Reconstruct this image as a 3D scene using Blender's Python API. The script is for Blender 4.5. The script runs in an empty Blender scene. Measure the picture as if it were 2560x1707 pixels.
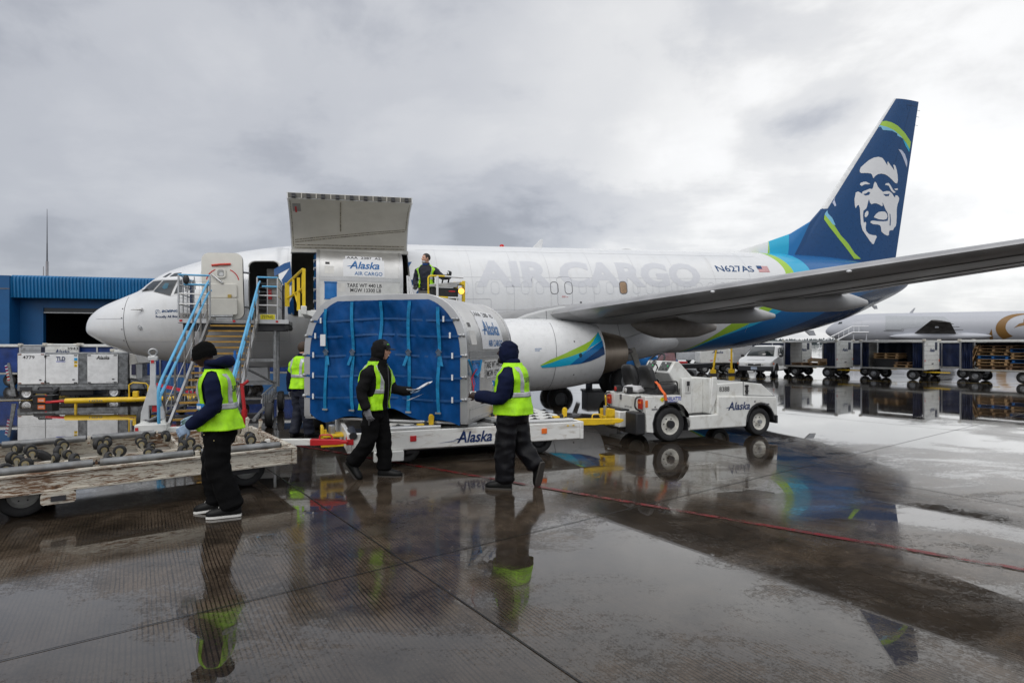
import bpy, bmesh, math, random
from mathutils import Vector, Matrix, noise
random.seed(7)
SC = bpy.context.scene
COL = SC.collection
R = math.radians
# ---------------------------------------------------------------- camera, world, sun, exposure
cam = bpy.data.cameras.new('camera'); CAM = bpy.data.objects.new('camera', cam); COL.objects.link(CAM)
cam.sensor_width = 36; cam.lens = 36 * 1460 / 2560
CAM.location = (0, 0, 1.75); CAM.rotation_euler = (R(90), 0, 0)
cam.shift_y = (860 - 853.5) / 2560
cam.clip_start = .1; cam.clip_end = 6000
SC.camera = CAM
SUN_EL, SUN_AZ = R(48), R(205)       # high behind the camera, a little to its left
w = bpy.data.worlds.new('World'); SC.world = w; w.use_nodes = True
nt = w.node_tree; nt.nodes.clear()
def N(t, ty, **k):
    n = t.nodes.new(ty)
    for a, b in k.items(): setattr(n, a, b)
    return n
def math_(t, op, a, b=None, c=None, clamp=False):
    n = N(t, 'ShaderNodeMath', operation=op, use_clamp=clamp)
    for i, x in enumerate((a, b, c)):
        if x is None: continue
        if isinstance(x, (int, float)): n.inputs[i].default_value = x
        else: t.links.new(x, n.inputs[i])
    return n.outputs[0]
def ramp(t, fac, stops, interp='EASE'):
    n = N(t, 'ShaderNodeValToRGB'); e = n.color_ramp.elements; n.color_ramp.interpolation = interp
    while len(e) < len(stops): e.new(.5)
    for el, (p, c) in zip(e, stops):
        el.position = p; el.color = (c, c, c, 1) if isinstance(c, (int, float)) else (*c, 1)
    t.links.new(fac, n.inputs[0]); return n.outputs[0]
def mixc(t, fac, a, b, mode='MIX'):
    n = N(t, 'ShaderNodeMix', data_type='RGBA', blend_type=mode)
    for s, x in ((n.inputs[0], fac), (n.inputs[6], a), (n.inputs[7], b)):
        if isinstance(x, (int, float)): s.default_value = x
        elif isinstance(x, tuple): s.default_value = (*x, 1) if len(x) == 3 else x
        else: t.links.new(x, s)
    return n.outputs[2]
def noise_(t, vec, scale, detail=4, rough=.55, dist=0):
    n = N(t, 'ShaderNodeTexNoise'); n.inputs['Scale'].default_value = scale; n.inputs['Detail'].default_value = detail
    n.inputs['Roughness'].default_value = rough; n.inputs['Distortion'].default_value = dist
    if vec is not None: t.links.new(vec, n.inputs['Vector'])
    return n.outputs[0]
def mapping(t, vec, loc=(0, 0, 0), rot=(0, 0, 0), scale=(1, 1, 1)):
    n = N(t, 'ShaderNodeMapping'); n.inputs[1].default_value = loc; n.inputs[2].default_value = rot; n.inputs[3].default_value = scale
    t.links.new(vec, n.inputs[0]); return n.outputs[0]
out = N(nt, 'ShaderNodeOutputWorld')
sky = N(nt, 'ShaderNodeTexSky', sky_type='NISHITA', sun_disc=False, sun_elevation=SUN_EL, sun_rotation=SUN_AZ)
b1 = N(nt, 'ShaderNodeBackground'); b1.inputs[1].default_value = .1; nt.links.new(sky.outputs[0], b1.inputs[0])
tc = N(nt, 'ShaderNodeTexCoord'); sep = N(nt, 'ShaderNodeSeparateXYZ'); nt.links.new(tc.outputs['Generated'], sep.inputs[0])
dx, dy, dz = sep.outputs
zz = math_(nt, 'ADD', math_(nt, 'MAXIMUM', dz, 0), .16)
cmb = N(nt, 'ShaderNodeCombineXYZ')
nt.links.new(math_(nt, 'DIVIDE', dx, zz), cmb.inputs[0]); nt.links.new(math_(nt, 'DIVIDE', dy, zz), cmb.inputs[1])
c1 = noise_(nt, mapping(nt, cmb.outputs[0], (3.1, 7.4, 0), scale=(.34, .5, 1)), 1.0, 6, .5, .25)
c2 = noise_(nt, mapping(nt, cmb.outputs[0], (11.3, 2.2, 0), scale=(1.0, 1.3, 1)), 1.2, 6, .58, .3)
lump = noise_(nt, mapping(nt, tc.outputs['Generated'], (.7, 3.3, 1.9), scale=(1, 1, 1.5)), 3.4, 7, .55, .2)
big = noise_(nt, mapping(nt, tc.outputs['Generated'], (5.2, 1.1, .4), scale=(1, 1, 1.7)), 1.7, 3, .5)
cl = math_(nt, 'ADD', math_(nt, 'ADD', math_(nt, 'MULTIPLY', c2, .22), math_(nt, 'MULTIPLY', lump, .40)), math_(nt, 'MULTIPLY', big, .38))
cl = ramp(nt, cl, ((.38, .60), (.46, .85), (.54, 1.06), (.63, 1.18)))
# the overcast is thinnest low down to the right (behind the tail), and brighter overhead and behind the camera
dt_ = N(nt, 'ShaderNodeVectorMath', operation='DOT_PRODUCT'); nt.links.new(tc.outputs['Generated'], dt_.inputs[0]); dt_.inputs[1].default_value = (.55, .832, .06)
side = ramp(nt, dt_.outputs['Value'], ((.2, .445), (.72, .485), (.86, .61), (.95, .80), (1, .90)))
back = ramp(nt, math_(nt, 'SUBTRACT', math_(nt, 'MULTIPLY', dz, .9), math_(nt, 'MULTIPLY', dy, .55)), ((.0, 0), (.55, .1), (.8, 1)), 'EASE')
lum = math_(nt, 'MULTIPLY', cl, math_(nt, 'ADD', math_(nt, 'MULTIPLY', side, 1.0), math_(nt, 'MULTIPLY', back, .56)))
lowband = ramp(nt, dz, ((.0, .80), (.10, .97), (.3, 1.0), (.5, 1.08)))
lum = math_(nt, 'MULTIPLY', lum, lowband)
ccol = mixc(nt, ramp(nt, lum, ((.3, 0), (.8, 1))), (.90, .945, 1.06), (1.0, 1.0, 1.0))
b2 = N(nt, 'ShaderNodeBackground'); nt.links.new(ccol, b2.inputs[0]); nt.links.new(lum, b2.inputs[1])
mx = N(nt, 'ShaderNodeMixShader'); mx.inputs[0].default_value = .93
nt.links.new(b1.outputs[0], mx.inputs[1]); nt.links.new(b2.outputs[0], mx.inputs[2]); nt.links.new(mx.outputs[0], out.inputs[0])
sl = bpy.data.lights.new('sun', 'SUN'); sl.energy = .55; sl.angle = R(24); sl.color = (1, .97, .93)
so = bpy.data.objects.new('sun', sl); COL.objects.link(so); so.location = (0, -30, 60)
sd = Vector((math.sin(SUN_AZ) * math.cos(SUN_EL), math.cos(SUN_AZ) * math.cos(SUN_EL), math.sin(SUN_EL)))
so.rotation_euler = sd.to_track_quat('Z', 'Y').to_euler()
SC.view_settings.view_transform = 'Standard'; SC.view_settings.look = 'None'
SC.view_settings.exposure = .26; SC.view_settings.gamma = 1; SC.view_settings.use_curve_mapping = False
SC.cycles.max_bounces = 8; SC.cycles.use_denoising = True
# ---------------------------------------------------------------- materials
def mat(name, col, r=.5, m=0, var=.12, vs=5, bump=0, bs=60, coat=0, spec=.5, dirt=0, dcol=(.09, .075, .06), ds=2.5, stretch=None, emit=0, alpha=1, trans=0):
    x = bpy.data.materials.new(name); x.use_nodes = True; t = x.node_tree
    p = t.nodes['Principled BSDF']
    tc = N(t, 'ShaderNodeTexCoord').outputs['Object']
    if stretch: tc = mapping(t, tc, scale=stretch)
    n1 = noise_(t, tc, vs, 5, .6)
    lo = tuple(c * (1 - var) for c in col); hi = tuple(min(1, c * (1 + var * .6)) for c in col)
    c = mixc(t, ramp(t, n1, ((.3, 0), (.7, 1))), lo, hi)
    if dirt:
        n2 = noise_(t, tc, ds, 8, .68, .4)
        c = mixc(t, math_(t, 'MULTIPLY', ramp(t, n2, ((.48, 0), (.66, 1))), dirt), c, dcol)
    t.links.new(c, p.inputs['Base Color'])
    p.inputs['Metallic'].default_value = m; p.inputs['Specular IOR Level'].default_value = spec
    rr = math_(t, 'ADD', math_(t, 'MULTIPLY', n1, .3 * r), r * .85)
    t.links.new(rr, p.inputs['Roughness'])
    p.inputs['Coat Weight'].default_value = coat; p.inputs['Coat Roughness'].default_value = .08
    if trans: p.inputs['Transmission Weight'].default_value = trans
    if alpha < 1: p.inputs['Alpha'].default_value = alpha
    if bump:
        b = N(t, 'ShaderNodeBump'); b.inputs['Strength'].default_value = bump; b.inputs['Distance'].default_value = .01
        t.links.new(noise_(t, tc, bs, 3, .6), b.inputs['Height']); t.links.new(b.outputs[0], p.inputs['Normal'])
    if emit:
        p.inputs['Emission Color'].default_value = (*col, 1); p.inputs['Emission Strength'].default_value = emit
    return x
m_ = {}
def K(k, *a, **kw):
    if k not in m_: m_[k] = mat(k, *a, **kw)
    return m_[k]
WHITE = K('white_paint', (.77, .78, .79), .28, var=.05, coat=.3, dirt=.05, dcol=(.55, .54, .52), ds=.5)
WHITE2 = K('white_equipment_paint', (.74, .75, .73), .38, var=.06, coat=.15, dirt=.32, dcol=(.40, .37, .32), ds=3.5)
ALU = K('brushed_aluminium', (.60, .60, .60), .34, .9, var=.10, vs=2, bump=.08, bs=8)
ALU2 = K('aluminium_sheet', (.66, .655, .64), .36, .75, var=.14, vs=1.6, bump=.25, bs=3.5)
STEEL = K('galvanised_steel', (.42, .43, .44), .42, .7, var=.25, vs=9, dirt=.4, dcol=(.2, .19, .18))
DARK = K('dark_steel', (.05, .05, .055), .5, .3)
BLACK = K('black_rubber', (.018, .018, .019), .6, var=.3, vs=20, bump=.1)
BLKP = K('black_plastic', (.02, .02, .022), .42)
YEL = K('yellow_paint', (.80, .52, .015), .4, dirt=.25, dcol=(.30, .19, .05), ds=6)
RED = K('red_paint', (.55, .02, .025), .4)
ORG = K('orange_plastic', (.85, .17, .02), .4)
SKYB = K('sky_blue_handrail_paint', (.11, .43, .72), .35)
NAVY = K('navy_livery_paint', (.003, .058, .185), .28, var=.05, coat=.1, spec=.35)
MBLUE = K('mid_blue_livery_paint', (.004, .165, .44), .25, var=.04, coat=.3)
CYAN = K('cyan_livery_paint', (.012, .42, .66), .25, var=.04, coat=.3)
LIME = K('lime_livery_paint', (.36, .60, .045), .25, var=.04, coat=.3)
LBLUE = K('pale_blue_livery_paint', (.20, .52, .74), .25, var=.04, coat=.3)
PALEV = K('pale_lavender_paint', (.55, .60, .75), .3, var=.04)
LOGOW = K('logo_white', (.78, .79, .81), .3, var=.02)
LETG = K('pale_grey_lettering', (.645, .66, .70), .35, var=.02)
INK = K('dark_blue_lettering', (.01, .03, .12), .4, var=.05)
INKK = K('black_lettering', (.02, .02, .022), .4, var=.05)
LOGOB = K('container_blue_lettering', (.015, .14, .38), .4, var=.05)
SEAM = K('seam_line', (.42, .43, .46), .5)
SEAMD = K('dark_seam_line', (.14, .14, .15), .5)
GLASSD = K('cockpit_glass', (.02, .03, .04), .08, var=.5, vs=3, spec=.7)
TARP = K('blue_tarpaulin', (.0008, .058, .215), .5, var=.3, vs=3, bump=.6, bs=5, spec=.15)
CURT = K('blue_cart_curtain', (.008, .04, .20), .48, var=.4, vs=2.5, bump=.4, bs=5)
CURTN = K('navy_cart_curtain', (.006, .014, .05), .5, var=.4, vs=2.5, bump=.4, bs=5)
STRAP = K('light_blue_webbing', (.006, .20, .43), .6, var=.3, vs=14, spec=.3)
HIVIS = K('lime_hi_vis_fabric', (.43, .95, .003), .62, var=.25, vs=5, bump=.5, bs=14, dirt=.35, dcol=(.16, .30, .01), ds=3.5)
REFL = K('reflective_silver_tape', (.52, .53, .55), .38, .3, var=.12)
WOOD = K('pallet_wood', (.40, .25, .12), .7, var=.4, vs=4, stretch=(1, 1, 6))
WOODD = K('dark_pallet_wood', (.22, .13, .07), .75, var=.4, vs=4)
PBLUE = K('blue_pallet_paint', (.01, .10, .30), .6, var=.3)
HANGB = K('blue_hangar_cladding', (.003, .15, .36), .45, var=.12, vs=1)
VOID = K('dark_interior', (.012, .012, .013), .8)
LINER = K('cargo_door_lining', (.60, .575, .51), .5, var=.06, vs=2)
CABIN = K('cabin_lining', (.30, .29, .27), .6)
CREAM = K('cream_door_panel', (.66, .645, .59), .45, var=.04)
AMBER = K('amber_lamp', (1, .45, .06), .3, emit=2.2)
# ---------------------------------------------------------------- mesh builder
def frame_of(d):
    d = Vector(d).normalized(); u = Vector((0, 0, 1)) if abs(d.z) < .95 else Vector((1, 0, 0))
    a = d.cross(u).normalized(); return a, d.cross(a).normalized()
class MB:
    def __init__(s): s.v = []; s.f = []; s.m = []; s.mi = 0
    def add(s, vs, fs):
        o = len(s.v); s.v += [Vector(v) for v in vs]; s.f += [tuple(i + o for i in f) for f in fs]; s.m += [s.mi] * len(fs); return s
    def box(s, c, d, rot=None):
        c = Vector(c); hx, hy, hz = d[0] / 2, d[1] / 2, d[2] / 2
        vs = [Vector((a * hx, b * hy, e * hz)) for a in (-1, 1) for b in (-1, 1) for e in (-1, 1)]
        if rot is not None: vs = [rot @ v for v in vs]
        return s.add([v + c for v in vs], [(0, 1, 3, 2), (4, 6, 7, 5), (0, 4, 5, 1), (2, 3, 7, 6), (0, 2, 6, 4), (1, 5, 7, 3)])
    def bx(s, x0, x1, y0, y1, z0, z1): return s.box(((x0 + x1) / 2, (y0 + y1) / 2, (z0 + z1) / 2), (x1 - x0, y1 - y0, z1 - z0))
    def cyl(s, p, q, r, r2=None, n=14, cap=True):
        p, q = Vector(p), Vector(q); r2 = r if r2 is None else r2; a, b = frame_of(q - p)
        vs = [c + (a * math.cos(6.28319 * i / n) + b * math.sin(6.28319 * i / n)) * rr for c, rr in ((p, r), (q, r2)) for i in range(n)]
        fs = [(i, (i + 1) % n, n + (i + 1) % n, n + i) for i in range(n)]
        if cap: fs += [tuple(range(n))[::-1], tuple(range(n, 2 * n))]
        return s.add(vs, fs)
    def tube(s, pts, r, n=8, closed=False, fillet=0):
        pts = [Vector(p) for p in pts]
        if fillet:
            q = [pts[0]]
            for i in range(1, len(pts) - 1):
                a, b, c = pts[i - 1], pts[i], pts[i + 1]; f = min(fillet, (a - b).length * .45, (c - b).length * .45)
                p0 = b + (a - b).normalized() * f; p2 = b + (c - b).normalized() * f
                for k in range(5):
                    u = k / 4; q.append(p0 * (1 - u) ** 2 + b * 2 * u * (1 - u) + p2 * u * u)
            q.append(pts[-1]); pts = q
        L = len(pts); rings = []; a = None
        for i in range(L):
            d = (pts[(i + 1) % L] - pts[i - 1]) if closed else (pts[min(i + 1, L - 1)] - pts[max(i - 1, 0)])
            d.normalize()
            if a is None: a, b = frame_of(d)
            else:
                a = (a - d * a.dot(d)).normalized(); b = d.cross(a)
            rr = r[i] if isinstance(r, (list, tuple)) else r
            rings.append([pts[i] + (a * math.cos(6.28319 * k / n) + b * math.sin(6.28319 * k / n)) * rr for k in range(n)])
        return s.loft(rings, cap=not closed, loop=closed)
    def loft(s, rings, cap=True, loop=False, closed=True):
        n = len(rings[0]); L = len(rings); fs = []
        for i in range(L if loop else L - 1):
            j = (i + 1) % L
            for k in range(n if closed else n - 1): fs.append((i * n + k, i * n + (k + 1) % n, j * n + (k + 1) % n, j * n + k))
        if cap and not loop: fs += [tuple(range(n))[::-1], tuple(range((L - 1) * n, L * n))]
        return s.add([v for r in rings for v in r], fs)
    def prism(s, poly, o, u, v, wv):
        o, u, v, wv = map(Vector, (o, u, v, wv)); n = len(poly)
        vs = [o + u * a + v * b for a, b in poly]; vs += [x + wv for x in vs]
        return s.add(vs, [tuple(range(n))[::-1], tuple(range(n, 2 * n))] + [(i, (i + 1) % n, n + (i + 1) % n, n + i) for i in range(n)])
    def ell(s, c, r, nu=16, nv=10, rot=None):
        c = Vector(c); r = r if isinstance(r, (tuple, list)) else (r, r, r); rings = []
        for j in range(nv + 1):
            ph = math.pi * (j + .001) / (nv + .002); ring = []
            for i in range(nu):
                p = Vector((r[0] * math.sin(ph) * math.cos(6.28319 * i / nu), r[1] * math.sin(ph) * math.sin(6.28319 * i / nu), -r[2] * math.cos(ph)))
                ring.append(c + (rot @ p if rot is not None else p))
            rings.append(ring)
        return s.loft(rings)
    def lathe(s, prof, c, ax, n=24, cap=False):
        c = Vector(c); ax = Vector(ax).normalized(); a, b = frame_of(ax)
        return s.loft([[c + ax * h + (a * math.cos(6.28319 * k / n) + b * math.sin(6.28319 * k / n)) * r for k in range(n)] for h, r in prof], cap=cap)
    def torus(s, c, ax, r, q, n=24, k=8):
        c = Vector(c); a, b = frame_of(ax)
        return s.tube([c + (a * math.cos(6.28319 * i / n) + b * math.sin(6.28319 * i / n)) * r for i in range(n)], q, k, closed=True)
    def xf(s, M):
        s.v = [M @ v for v in s.v]; return s
    def mesh(s, name, mats=()):
        me = bpy.data.meshes.new(name); me.from_pydata([tuple(v) for v in s.v], [], s.f)
        for x in mats: me.materials.append(x)
        if len(mats) > 1: me.polygons.foreach_set('material_index', s.m)
        bm = bmesh.new(); bm.from_mesh(me); bmesh.ops.recalc_face_normals(bm, faces=bm.faces[:]); bm.to_mesh(me); bm.free()
        me.update(); return me
    def build(s, name, mats, parent=None, smooth=35, bev=0, loc=None, rz=0, label=None, seg=2):
        mats = mats if isinstance(mats, (list, tuple)) else [mats]
        return link(name, s.mesh(name, mats), parent, smooth, bev, loc, rz, label, seg)
def link(name, me, parent=None, smooth=35, bev=0, loc=None, rz=0, label=None, seg=2):
    o = bpy.data.objects.new(name, me); COL.objects.link(o)
    if smooth:
        me.shade_smooth()
        try: me.set_sharp_from_angle(angle=R(smooth))
        except Exception: pass
    if bev:
        b = o.modifiers.new('bevel', 'BEVEL'); b.width = bev; b.segments = seg; b.limit_method = 'ANGLE'; b.angle_limit = R(40); b.harden_normals = False
    if parent: o.parent = parent
    if loc is not None: o.location = loc
    if rz: o.rotation_euler = (0, 0, rz)
    if label: o['label'] = label
    return o
def thing(name, label, cat, loc=(0, 0, 0), rz=0, group=None):
    o = bpy.data.objects.new(name, None); COL.objects.link(o); o.empty_display_size = .2
    o.location = loc; o.rotation_euler = (0, 0, rz); o['label'] = label; o['category'] = cat
    if group: o['group'] = group
    return o
def tag(o, label, cat, group=None):
    o['label'] = label; o['category'] = cat
    if group: o['group'] = group
    return o
def struct(o, kind='structure'): o['kind'] = kind; return o
def copy_tree(o, parent=None):
    c = o.copy(); COL.objects.link(c)
    if parent: c.parent = parent
    for ch in list(o.children): copy_tree(ch, c)
    return c
# flat 2D shapes laid on a real surface: fn(x, y) -> point
def drape(name, me, fn, mt, parent, cut=.07, smooth=35):
    bm = bmesh.new(); bm.from_mesh(me)
    if cut:
        for ax in (0, 1):
            c = [v.co[ax] for v in bm.verts]; lo, hi = min(c), max(c); k = math.ceil(lo / cut) * cut
            no = (1, 0, 0) if ax == 0 else (0, 1, 0)
            while k < hi:
                bmesh.ops.bisect_plane(bm, geom=bm.verts[:] + bm.edges[:] + bm.faces[:], plane_co=(k, 0, 0) if ax == 0 else (0, k, 0), plane_no=no)
                k += cut
    for v in bm.verts: v.co = fn(v.co.x, v.co.y)
    m2 = bpy.data.meshes.new(name); bm.to_mesh(m2); bm.free(); m2.materials.append(mt)
    return link(name, m2, parent, smooth)
def polymesh(polys):
    bm = bmesh.new()
    for p in polys:
        es = []; vs = [bm.verts.new((a, b, 0)) for a, b in p]
        for i in range(len(vs)): es.append(bm.edges.new((vs[i], vs[(i + 1) % len(vs)])))
        bmesh.ops.triangle_fill(bm, use_beauty=True, use_dissolve=False, edges=es)
    me = bpy.data.meshes.new('poly'); bm.to_mesh(me); bm.free(); return me
def stripmesh(path, wd, closed=False):
    P = [Vector((a, b, 0)) for a, b in path]; n = len(P); L = []; 
    for i in range(n):
        d = (P[(i + 1) % n] - P[i - 1]) if closed else (P[min(i + 1, n - 1)] - P[max(i - 1, 0)])
        d.normalize(); q = Vector((-d.y, d.x, 0)) * wd / 2; L += [P[i] + q, P[i] - q]
    fs = [(2 * i, 2 * i + 1, (2 * i + 3) % (2 * n), (2 * i + 2) % (2 * n)) for i in range(n if closed else n - 1)]
    me = bpy.data.meshes.new('strip'); me.from_pydata([tuple(v) for v in L], [], fs); return me
def rrect(x0, x1, y0, y1, r, k=5):
    o = []
    for cx, cy, a in ((x1 - r, y1 - r, 0), (x0 + r, y1 - r, 90), (x0 + r, y0 + r, 180), (x1 - r, y0 + r, 270)):
        for i in range(k): b = R(a + 90 * i / (k - 1)); o.append((cx + r * math.cos(b), cy + r * math.sin(b)))
    return o
_tc = {}
def textmesh(body, shear=0, bold=0):
    cu = bpy.data.curves.new('t', 'FONT'); cu.body = body; cu.shear = shear; cu.offset = bold; cu.size = 1; cu.resolution_u = 3
    ob = bpy.data.objects.new('t', cu); COL.objects.link(ob); dg = bpy.context.evaluated_depsgraph_get(); dg.update()
    me = bpy.data.meshes.new_from_object(ob.evaluated_get(dg)); bpy.data.objects.remove(ob); bpy.data.curves.remove(cu)
    return me
def alaska_mesh():
    me = textmesh('Alaska', .28, .022)
    bm = bmesh.new(); bm.from_mesh(me)
    xs = [v.co.x for v in bm.verts]
    # long crossbar of the capital sweeping to the left, and its rising stroke
    for poly in (((-.34, .17), (-.02, .26), (.42, .30), (.42, .24), (.02, .19)), ((-.02, .0), (.10, .0), (.52, .80), (.46, .80))):
        vs = [bm.verts.new((a, b, 0)) for a, b in poly]; bm.faces.new(vs)
    bm.to_mesh(me); bm.free(); return me
def put(name, me, x0, x1, y0, y1, fn, mt, parent, cut=0):
    xs = [v.co.x for v in me.vertices]; ys = [v.co.y for v in me.vertices]
    a, b, c, d = min(xs), max(xs), min(ys), max(ys)
    for v in me.vertices:
        v.co = (x0 + (v.co.x - a) / (b - a) * (x1 - x0), y0 + (v.co.y - c) / (d - c) * (y1 - y0), 0)
    return drape(name, me, fn, mt, parent, cut, 0)
def words(name, body, x0, x1, y0, y1, fn, mt, parent, cut=0, shear=0, bold=.01):
    return put(name, textmesh(body, shear, bold), x0, x1, y0, y1, fn, mt, parent, cut)
def plane_fn(o, u, v, off=.004):
    o, u, v = Vector(o), Vector(u), Vector(v); n = u.cross(v).normalized() * off
    return lambda x, y: o + u * x + v * y + n
def wheel(parent, c, ax, r, wd, hub=.55, name='wheel', hubmat=None, face=1):
    ax = Vector(ax).normalized(); c = Vector(c)
    e = thing_part(name, parent, c)
    h = wd / 2
    MB().lathe([(-h * .8, r * hub), (-h, r * .72), (-h * .9, r * .93), (-h * .55, r), (h * .55, r), (h * .9, r * .93), (h, r * .72), (h * .8, r * hub)], (0, 0, 0), ax, 28).build('tyre', BLACK, e, 50)
    b = MB(); b.lathe([(h * .8, r * hub), (h * .55, r * hub * .93), (h * .3, r * hub * .80), (h * .35, r * .22), (h * .62, r * .2), (h * .66, r * .02)], (0, 0, 0), ax, 24)
    b.lathe([(-h * .8, r * hub), (-h * .55, r * hub * .93), (-h * .3, r * hub * .80), (-h * .4, r * .02)], (0, 0, 0), ax, 24)
    a, bb = frame_of(ax)
    b.mi = 1
    for i in range(6):
        t = a * math.cos(i * 1.0472) + bb * math.sin(i * 1.0472); b.cyl(t * r * hub * .55 + ax * h * .3, t * r * hub * .55 + ax * h * .48, r * .035, n=6)
    b.build('rim', [hubmat or STEEL, DARK], e, 40)
    return e
def thing_part(name, parent, c=(0, 0, 0)):
    o = bpy.data.objects.new(name, None); COL.objects.link(o); o.parent = parent; o.location = c; o.empty_display_size = .1; return o
# ---------------------------------------------------------------- tarmac
def ground_mat():
    x = bpy.data.materials.new('wet_tined_concrete'); x.use_nodes = True; t = x.node_tree; p = t.nodes['Principled BSDF']
    oc = N(t, 'ShaderNodeTexCoord').outputs['Object']
    g = mapping(t, oc, rot=(0, 0, R(57.5)))                       # x runs along the grooves
    sp = N(t, 'ShaderNodeSeparateXYZ'); t.links.new(oc, sp.inputs[0])
    fine = noise_(t, oc, 75, 3, .8); grit = noise_(t, oc, 24, 4, .75); mid = noise_(t, oc, 2.2, 8, .7, .4)
    sg = N(t, 'ShaderNodeSeparateXYZ'); t.links.new(g, sg.inputs[0])
    wob = math_(t, 'MULTIPLY', noise_(t, mapping(t, g, scale=(.8, 6, 1)), 1.0, 3, .6), 1.6)
    gw = math_(t, 'FRACT', math_(t, 'ADD', math_(t, 'MULTIPLY', sg.outputs[1], 36), wob))
    gr = ramp(t, gw, ((.0, 0), (.10, 1), (.32, 1), (.44, 0)), 'LINEAR')      # tined grooves about 28 mm apart
    gr = math_(t, 'MULTIPLY', gr, ramp(t, noise_(t, mapping(t, g, scale=(1.1, 9, 1)), 1.0, 5, .65), ((.30, .15), (.55, 1))))
    pud = noise_(t, mapping(t, g, (2.3, 4.1, 0), scale=(.17, .22, 1)), 1.0, 8, .60, .9)
    pud2 = noise_(t, mapping(t, oc, (5, 1, 0), scale=(.55, .95, 1)), 1.0, 9, .72, .6)
    far = ramp(t, math_(t, 'DIVIDE', sp.outputs[1], 30), ((.22, 0), (.40, .10), (1, .12)))
    rt = ramp(t, math_(t, 'ADD', math_(t, 'DIVIDE', sp.outputs[0], 16), .5), ((.45, 0), (.7, -.01)))
    pm = math_(t, 'ADD', math_(t, 'ADD', math_(t, 'MULTIPLY', pud, .54), math_(t, 'MULTIPLY', pud2, .46)), math_(t, 'ADD', far, rt))
    speck = math_(t, 'MULTIPLY', math_(t, 'SUBTRACT', math_(t, 'ADD', math_(t, 'MULTIPLY', fine, .5), math_(t, 'MULTIPLY', grit, .5)), .5), .42)
    pmk = math_(t, 'ADD', pm, speck)
    puddle = ramp(t, pmk, ((.490, 0), (.535, 1)))                  # standing water
    dry = ramp(t, pmk, ((.395, 1), (.435, 0)))                     # only damp
    gm = math_(t, 'ADD', math_(t, 'MULTIPLY', mid, .5), math_(t, 'ADD', math_(t, 'MULTIPLY', grit, .25), math_(t, 'MULTIPLY', fine, .25)))
    base = mixc(t, ramp(t, gm, ((.36, 0), (.64, 1))), (.020, .0145, .0100), (.110, .083, .060))
    gr = math_(t, 'MULTIPLY', gr, ramp(t, noise_(t, oc, .7, 5, .6), ((.32, .35), (.6, 1))))
    base = mixc(t, math_(t, 'MULTIPLY', gr, .92), base, (.008, .0068, .006))
    base = mixc(t, math_(t, 'MULTIPLY', ramp(t, fine, ((.62, 0), (.70, 1))), .7), base, (.21, .175, .14))
    base = mixc(t, math_(t, 'MULTIPLY', puddle, .55), base, (.018, .015, .012))
    t.links.new(base, p.inputs['Base Color'])
    rgh = math_(t, 'ADD', math_(t, 'MULTIPLY', math_(t, 'SUBTRACT', 1, puddle), .021), .006)
    rgh = math_(t, 'ADD', rgh, math_(t, 'MULTIPLY', dry, .28))
    rgh = math_(t, 'ADD', rgh, math_(t, 'MULTIPLY', ramp(t, math_(t, 'DIVIDE', sp.outputs[1], 40), ((.22, 0), (.6, 1))), math_(t, 'MULTIPLY', ramp(t, noise_(t, mapping(t, oc, scale=(.25, .9, 1)), 1.0, 6, .65), ((.35, .25), (.62, 1))), .085)))
    t.links.new(rgh, p.inputs['Roughness']); t.links.new(rgh, p.inputs['Coat Roughness'])
    p.inputs['IOR'].default_value = 1.34
    t.links.new(math_(t, 'MULTIPLY', puddle, .85), p.inputs['Coat Weight']); p.inputs['Coat IOR'].default_value = 1.4
    inv = math_(t, 'SUBTRACT', 1, math_(t, 'MULTIPLY', puddle, .95))
    hgt = math_(t, 'ADD', math_(t, 'MULTIPLY', gr, .22), math_(t, 'MULTIPLY', fine, .30))
    hgt = math_(t, 'MULTIPLY', hgt, inv)
    rip = noise_(t, mapping(t, oc, scale=(1, 2.2, 1)), 5.5, 3, .5)
    hgt = math_(t, 'ADD', hgt, math_(t, 'MULTIPLY', rip, .22))
    b = N(t, 'ShaderNodeBump'); b.inputs['Strength'].default_value = .055; b.inputs['Distance'].default_value = .010
    t.links.new(hgt, b.inputs['Height']); t.links.new(b.outputs[0], p.inputs['Normal'])
    return x
GM = ground_mat()
MB().add([(-2500, -1500, 0), (2500, -1500, 0), (2500, 3500, 0), (-2500, 3500, 0)], [(0, 1, 2, 3)]).build('tarmac', GM)
struct(bpy.data.objects['tarmac'])
def strip_on_ground(name, p, q, wd, mt, z=.004):
    p, q = Vector((*p, z)), Vector((*q, z)); n = Vector((-(q - p).y, (q - p).x, 0)).normalized() * wd / 2; k = 40; b = MB()
    L = []
    for i in range(k + 1):
        c = p.lerp(q, i / k); L += [c + n, c - n]
    b.add(L, [(2 * i, 2 * i + 1, 2 * i + 3, 2 * i + 2) for i in range(k)])
    return struct(b.build(name, mt, smooth=0))
JOINT = mat('joint_sealant', (.014, .013, .013), .25, spec=.4, bump=.3)
JOINT.node_tree.nodes['Principled BSDF'].inputs['IOR'].default_value = 1.33
ju = Vector((.590, -.807)); jv = Vector((.807, .590)); J0 = Vector((-.85, 4.67))
for i in range(-2, 5):
    c = J0 + jv * 6.1 * i; strip_on_ground('pavement_joint', c - ju * 40, c + ju * 9, .013, JOINT)
for i in range(-6, 2):
    c = J0 + ju * 6.1 * i; strip_on_ground('pavement_joint', c - jv * 14, c + jv * 30, .010, JOINT, .0045)
REDL = mat('red_ground_paint', (.17, .005, .007), .30, spec=.2, var=.3, vs=4, dirt=.95, dcol=(.045, .03, .024), ds=4, bump=.15, bs=40)
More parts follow.
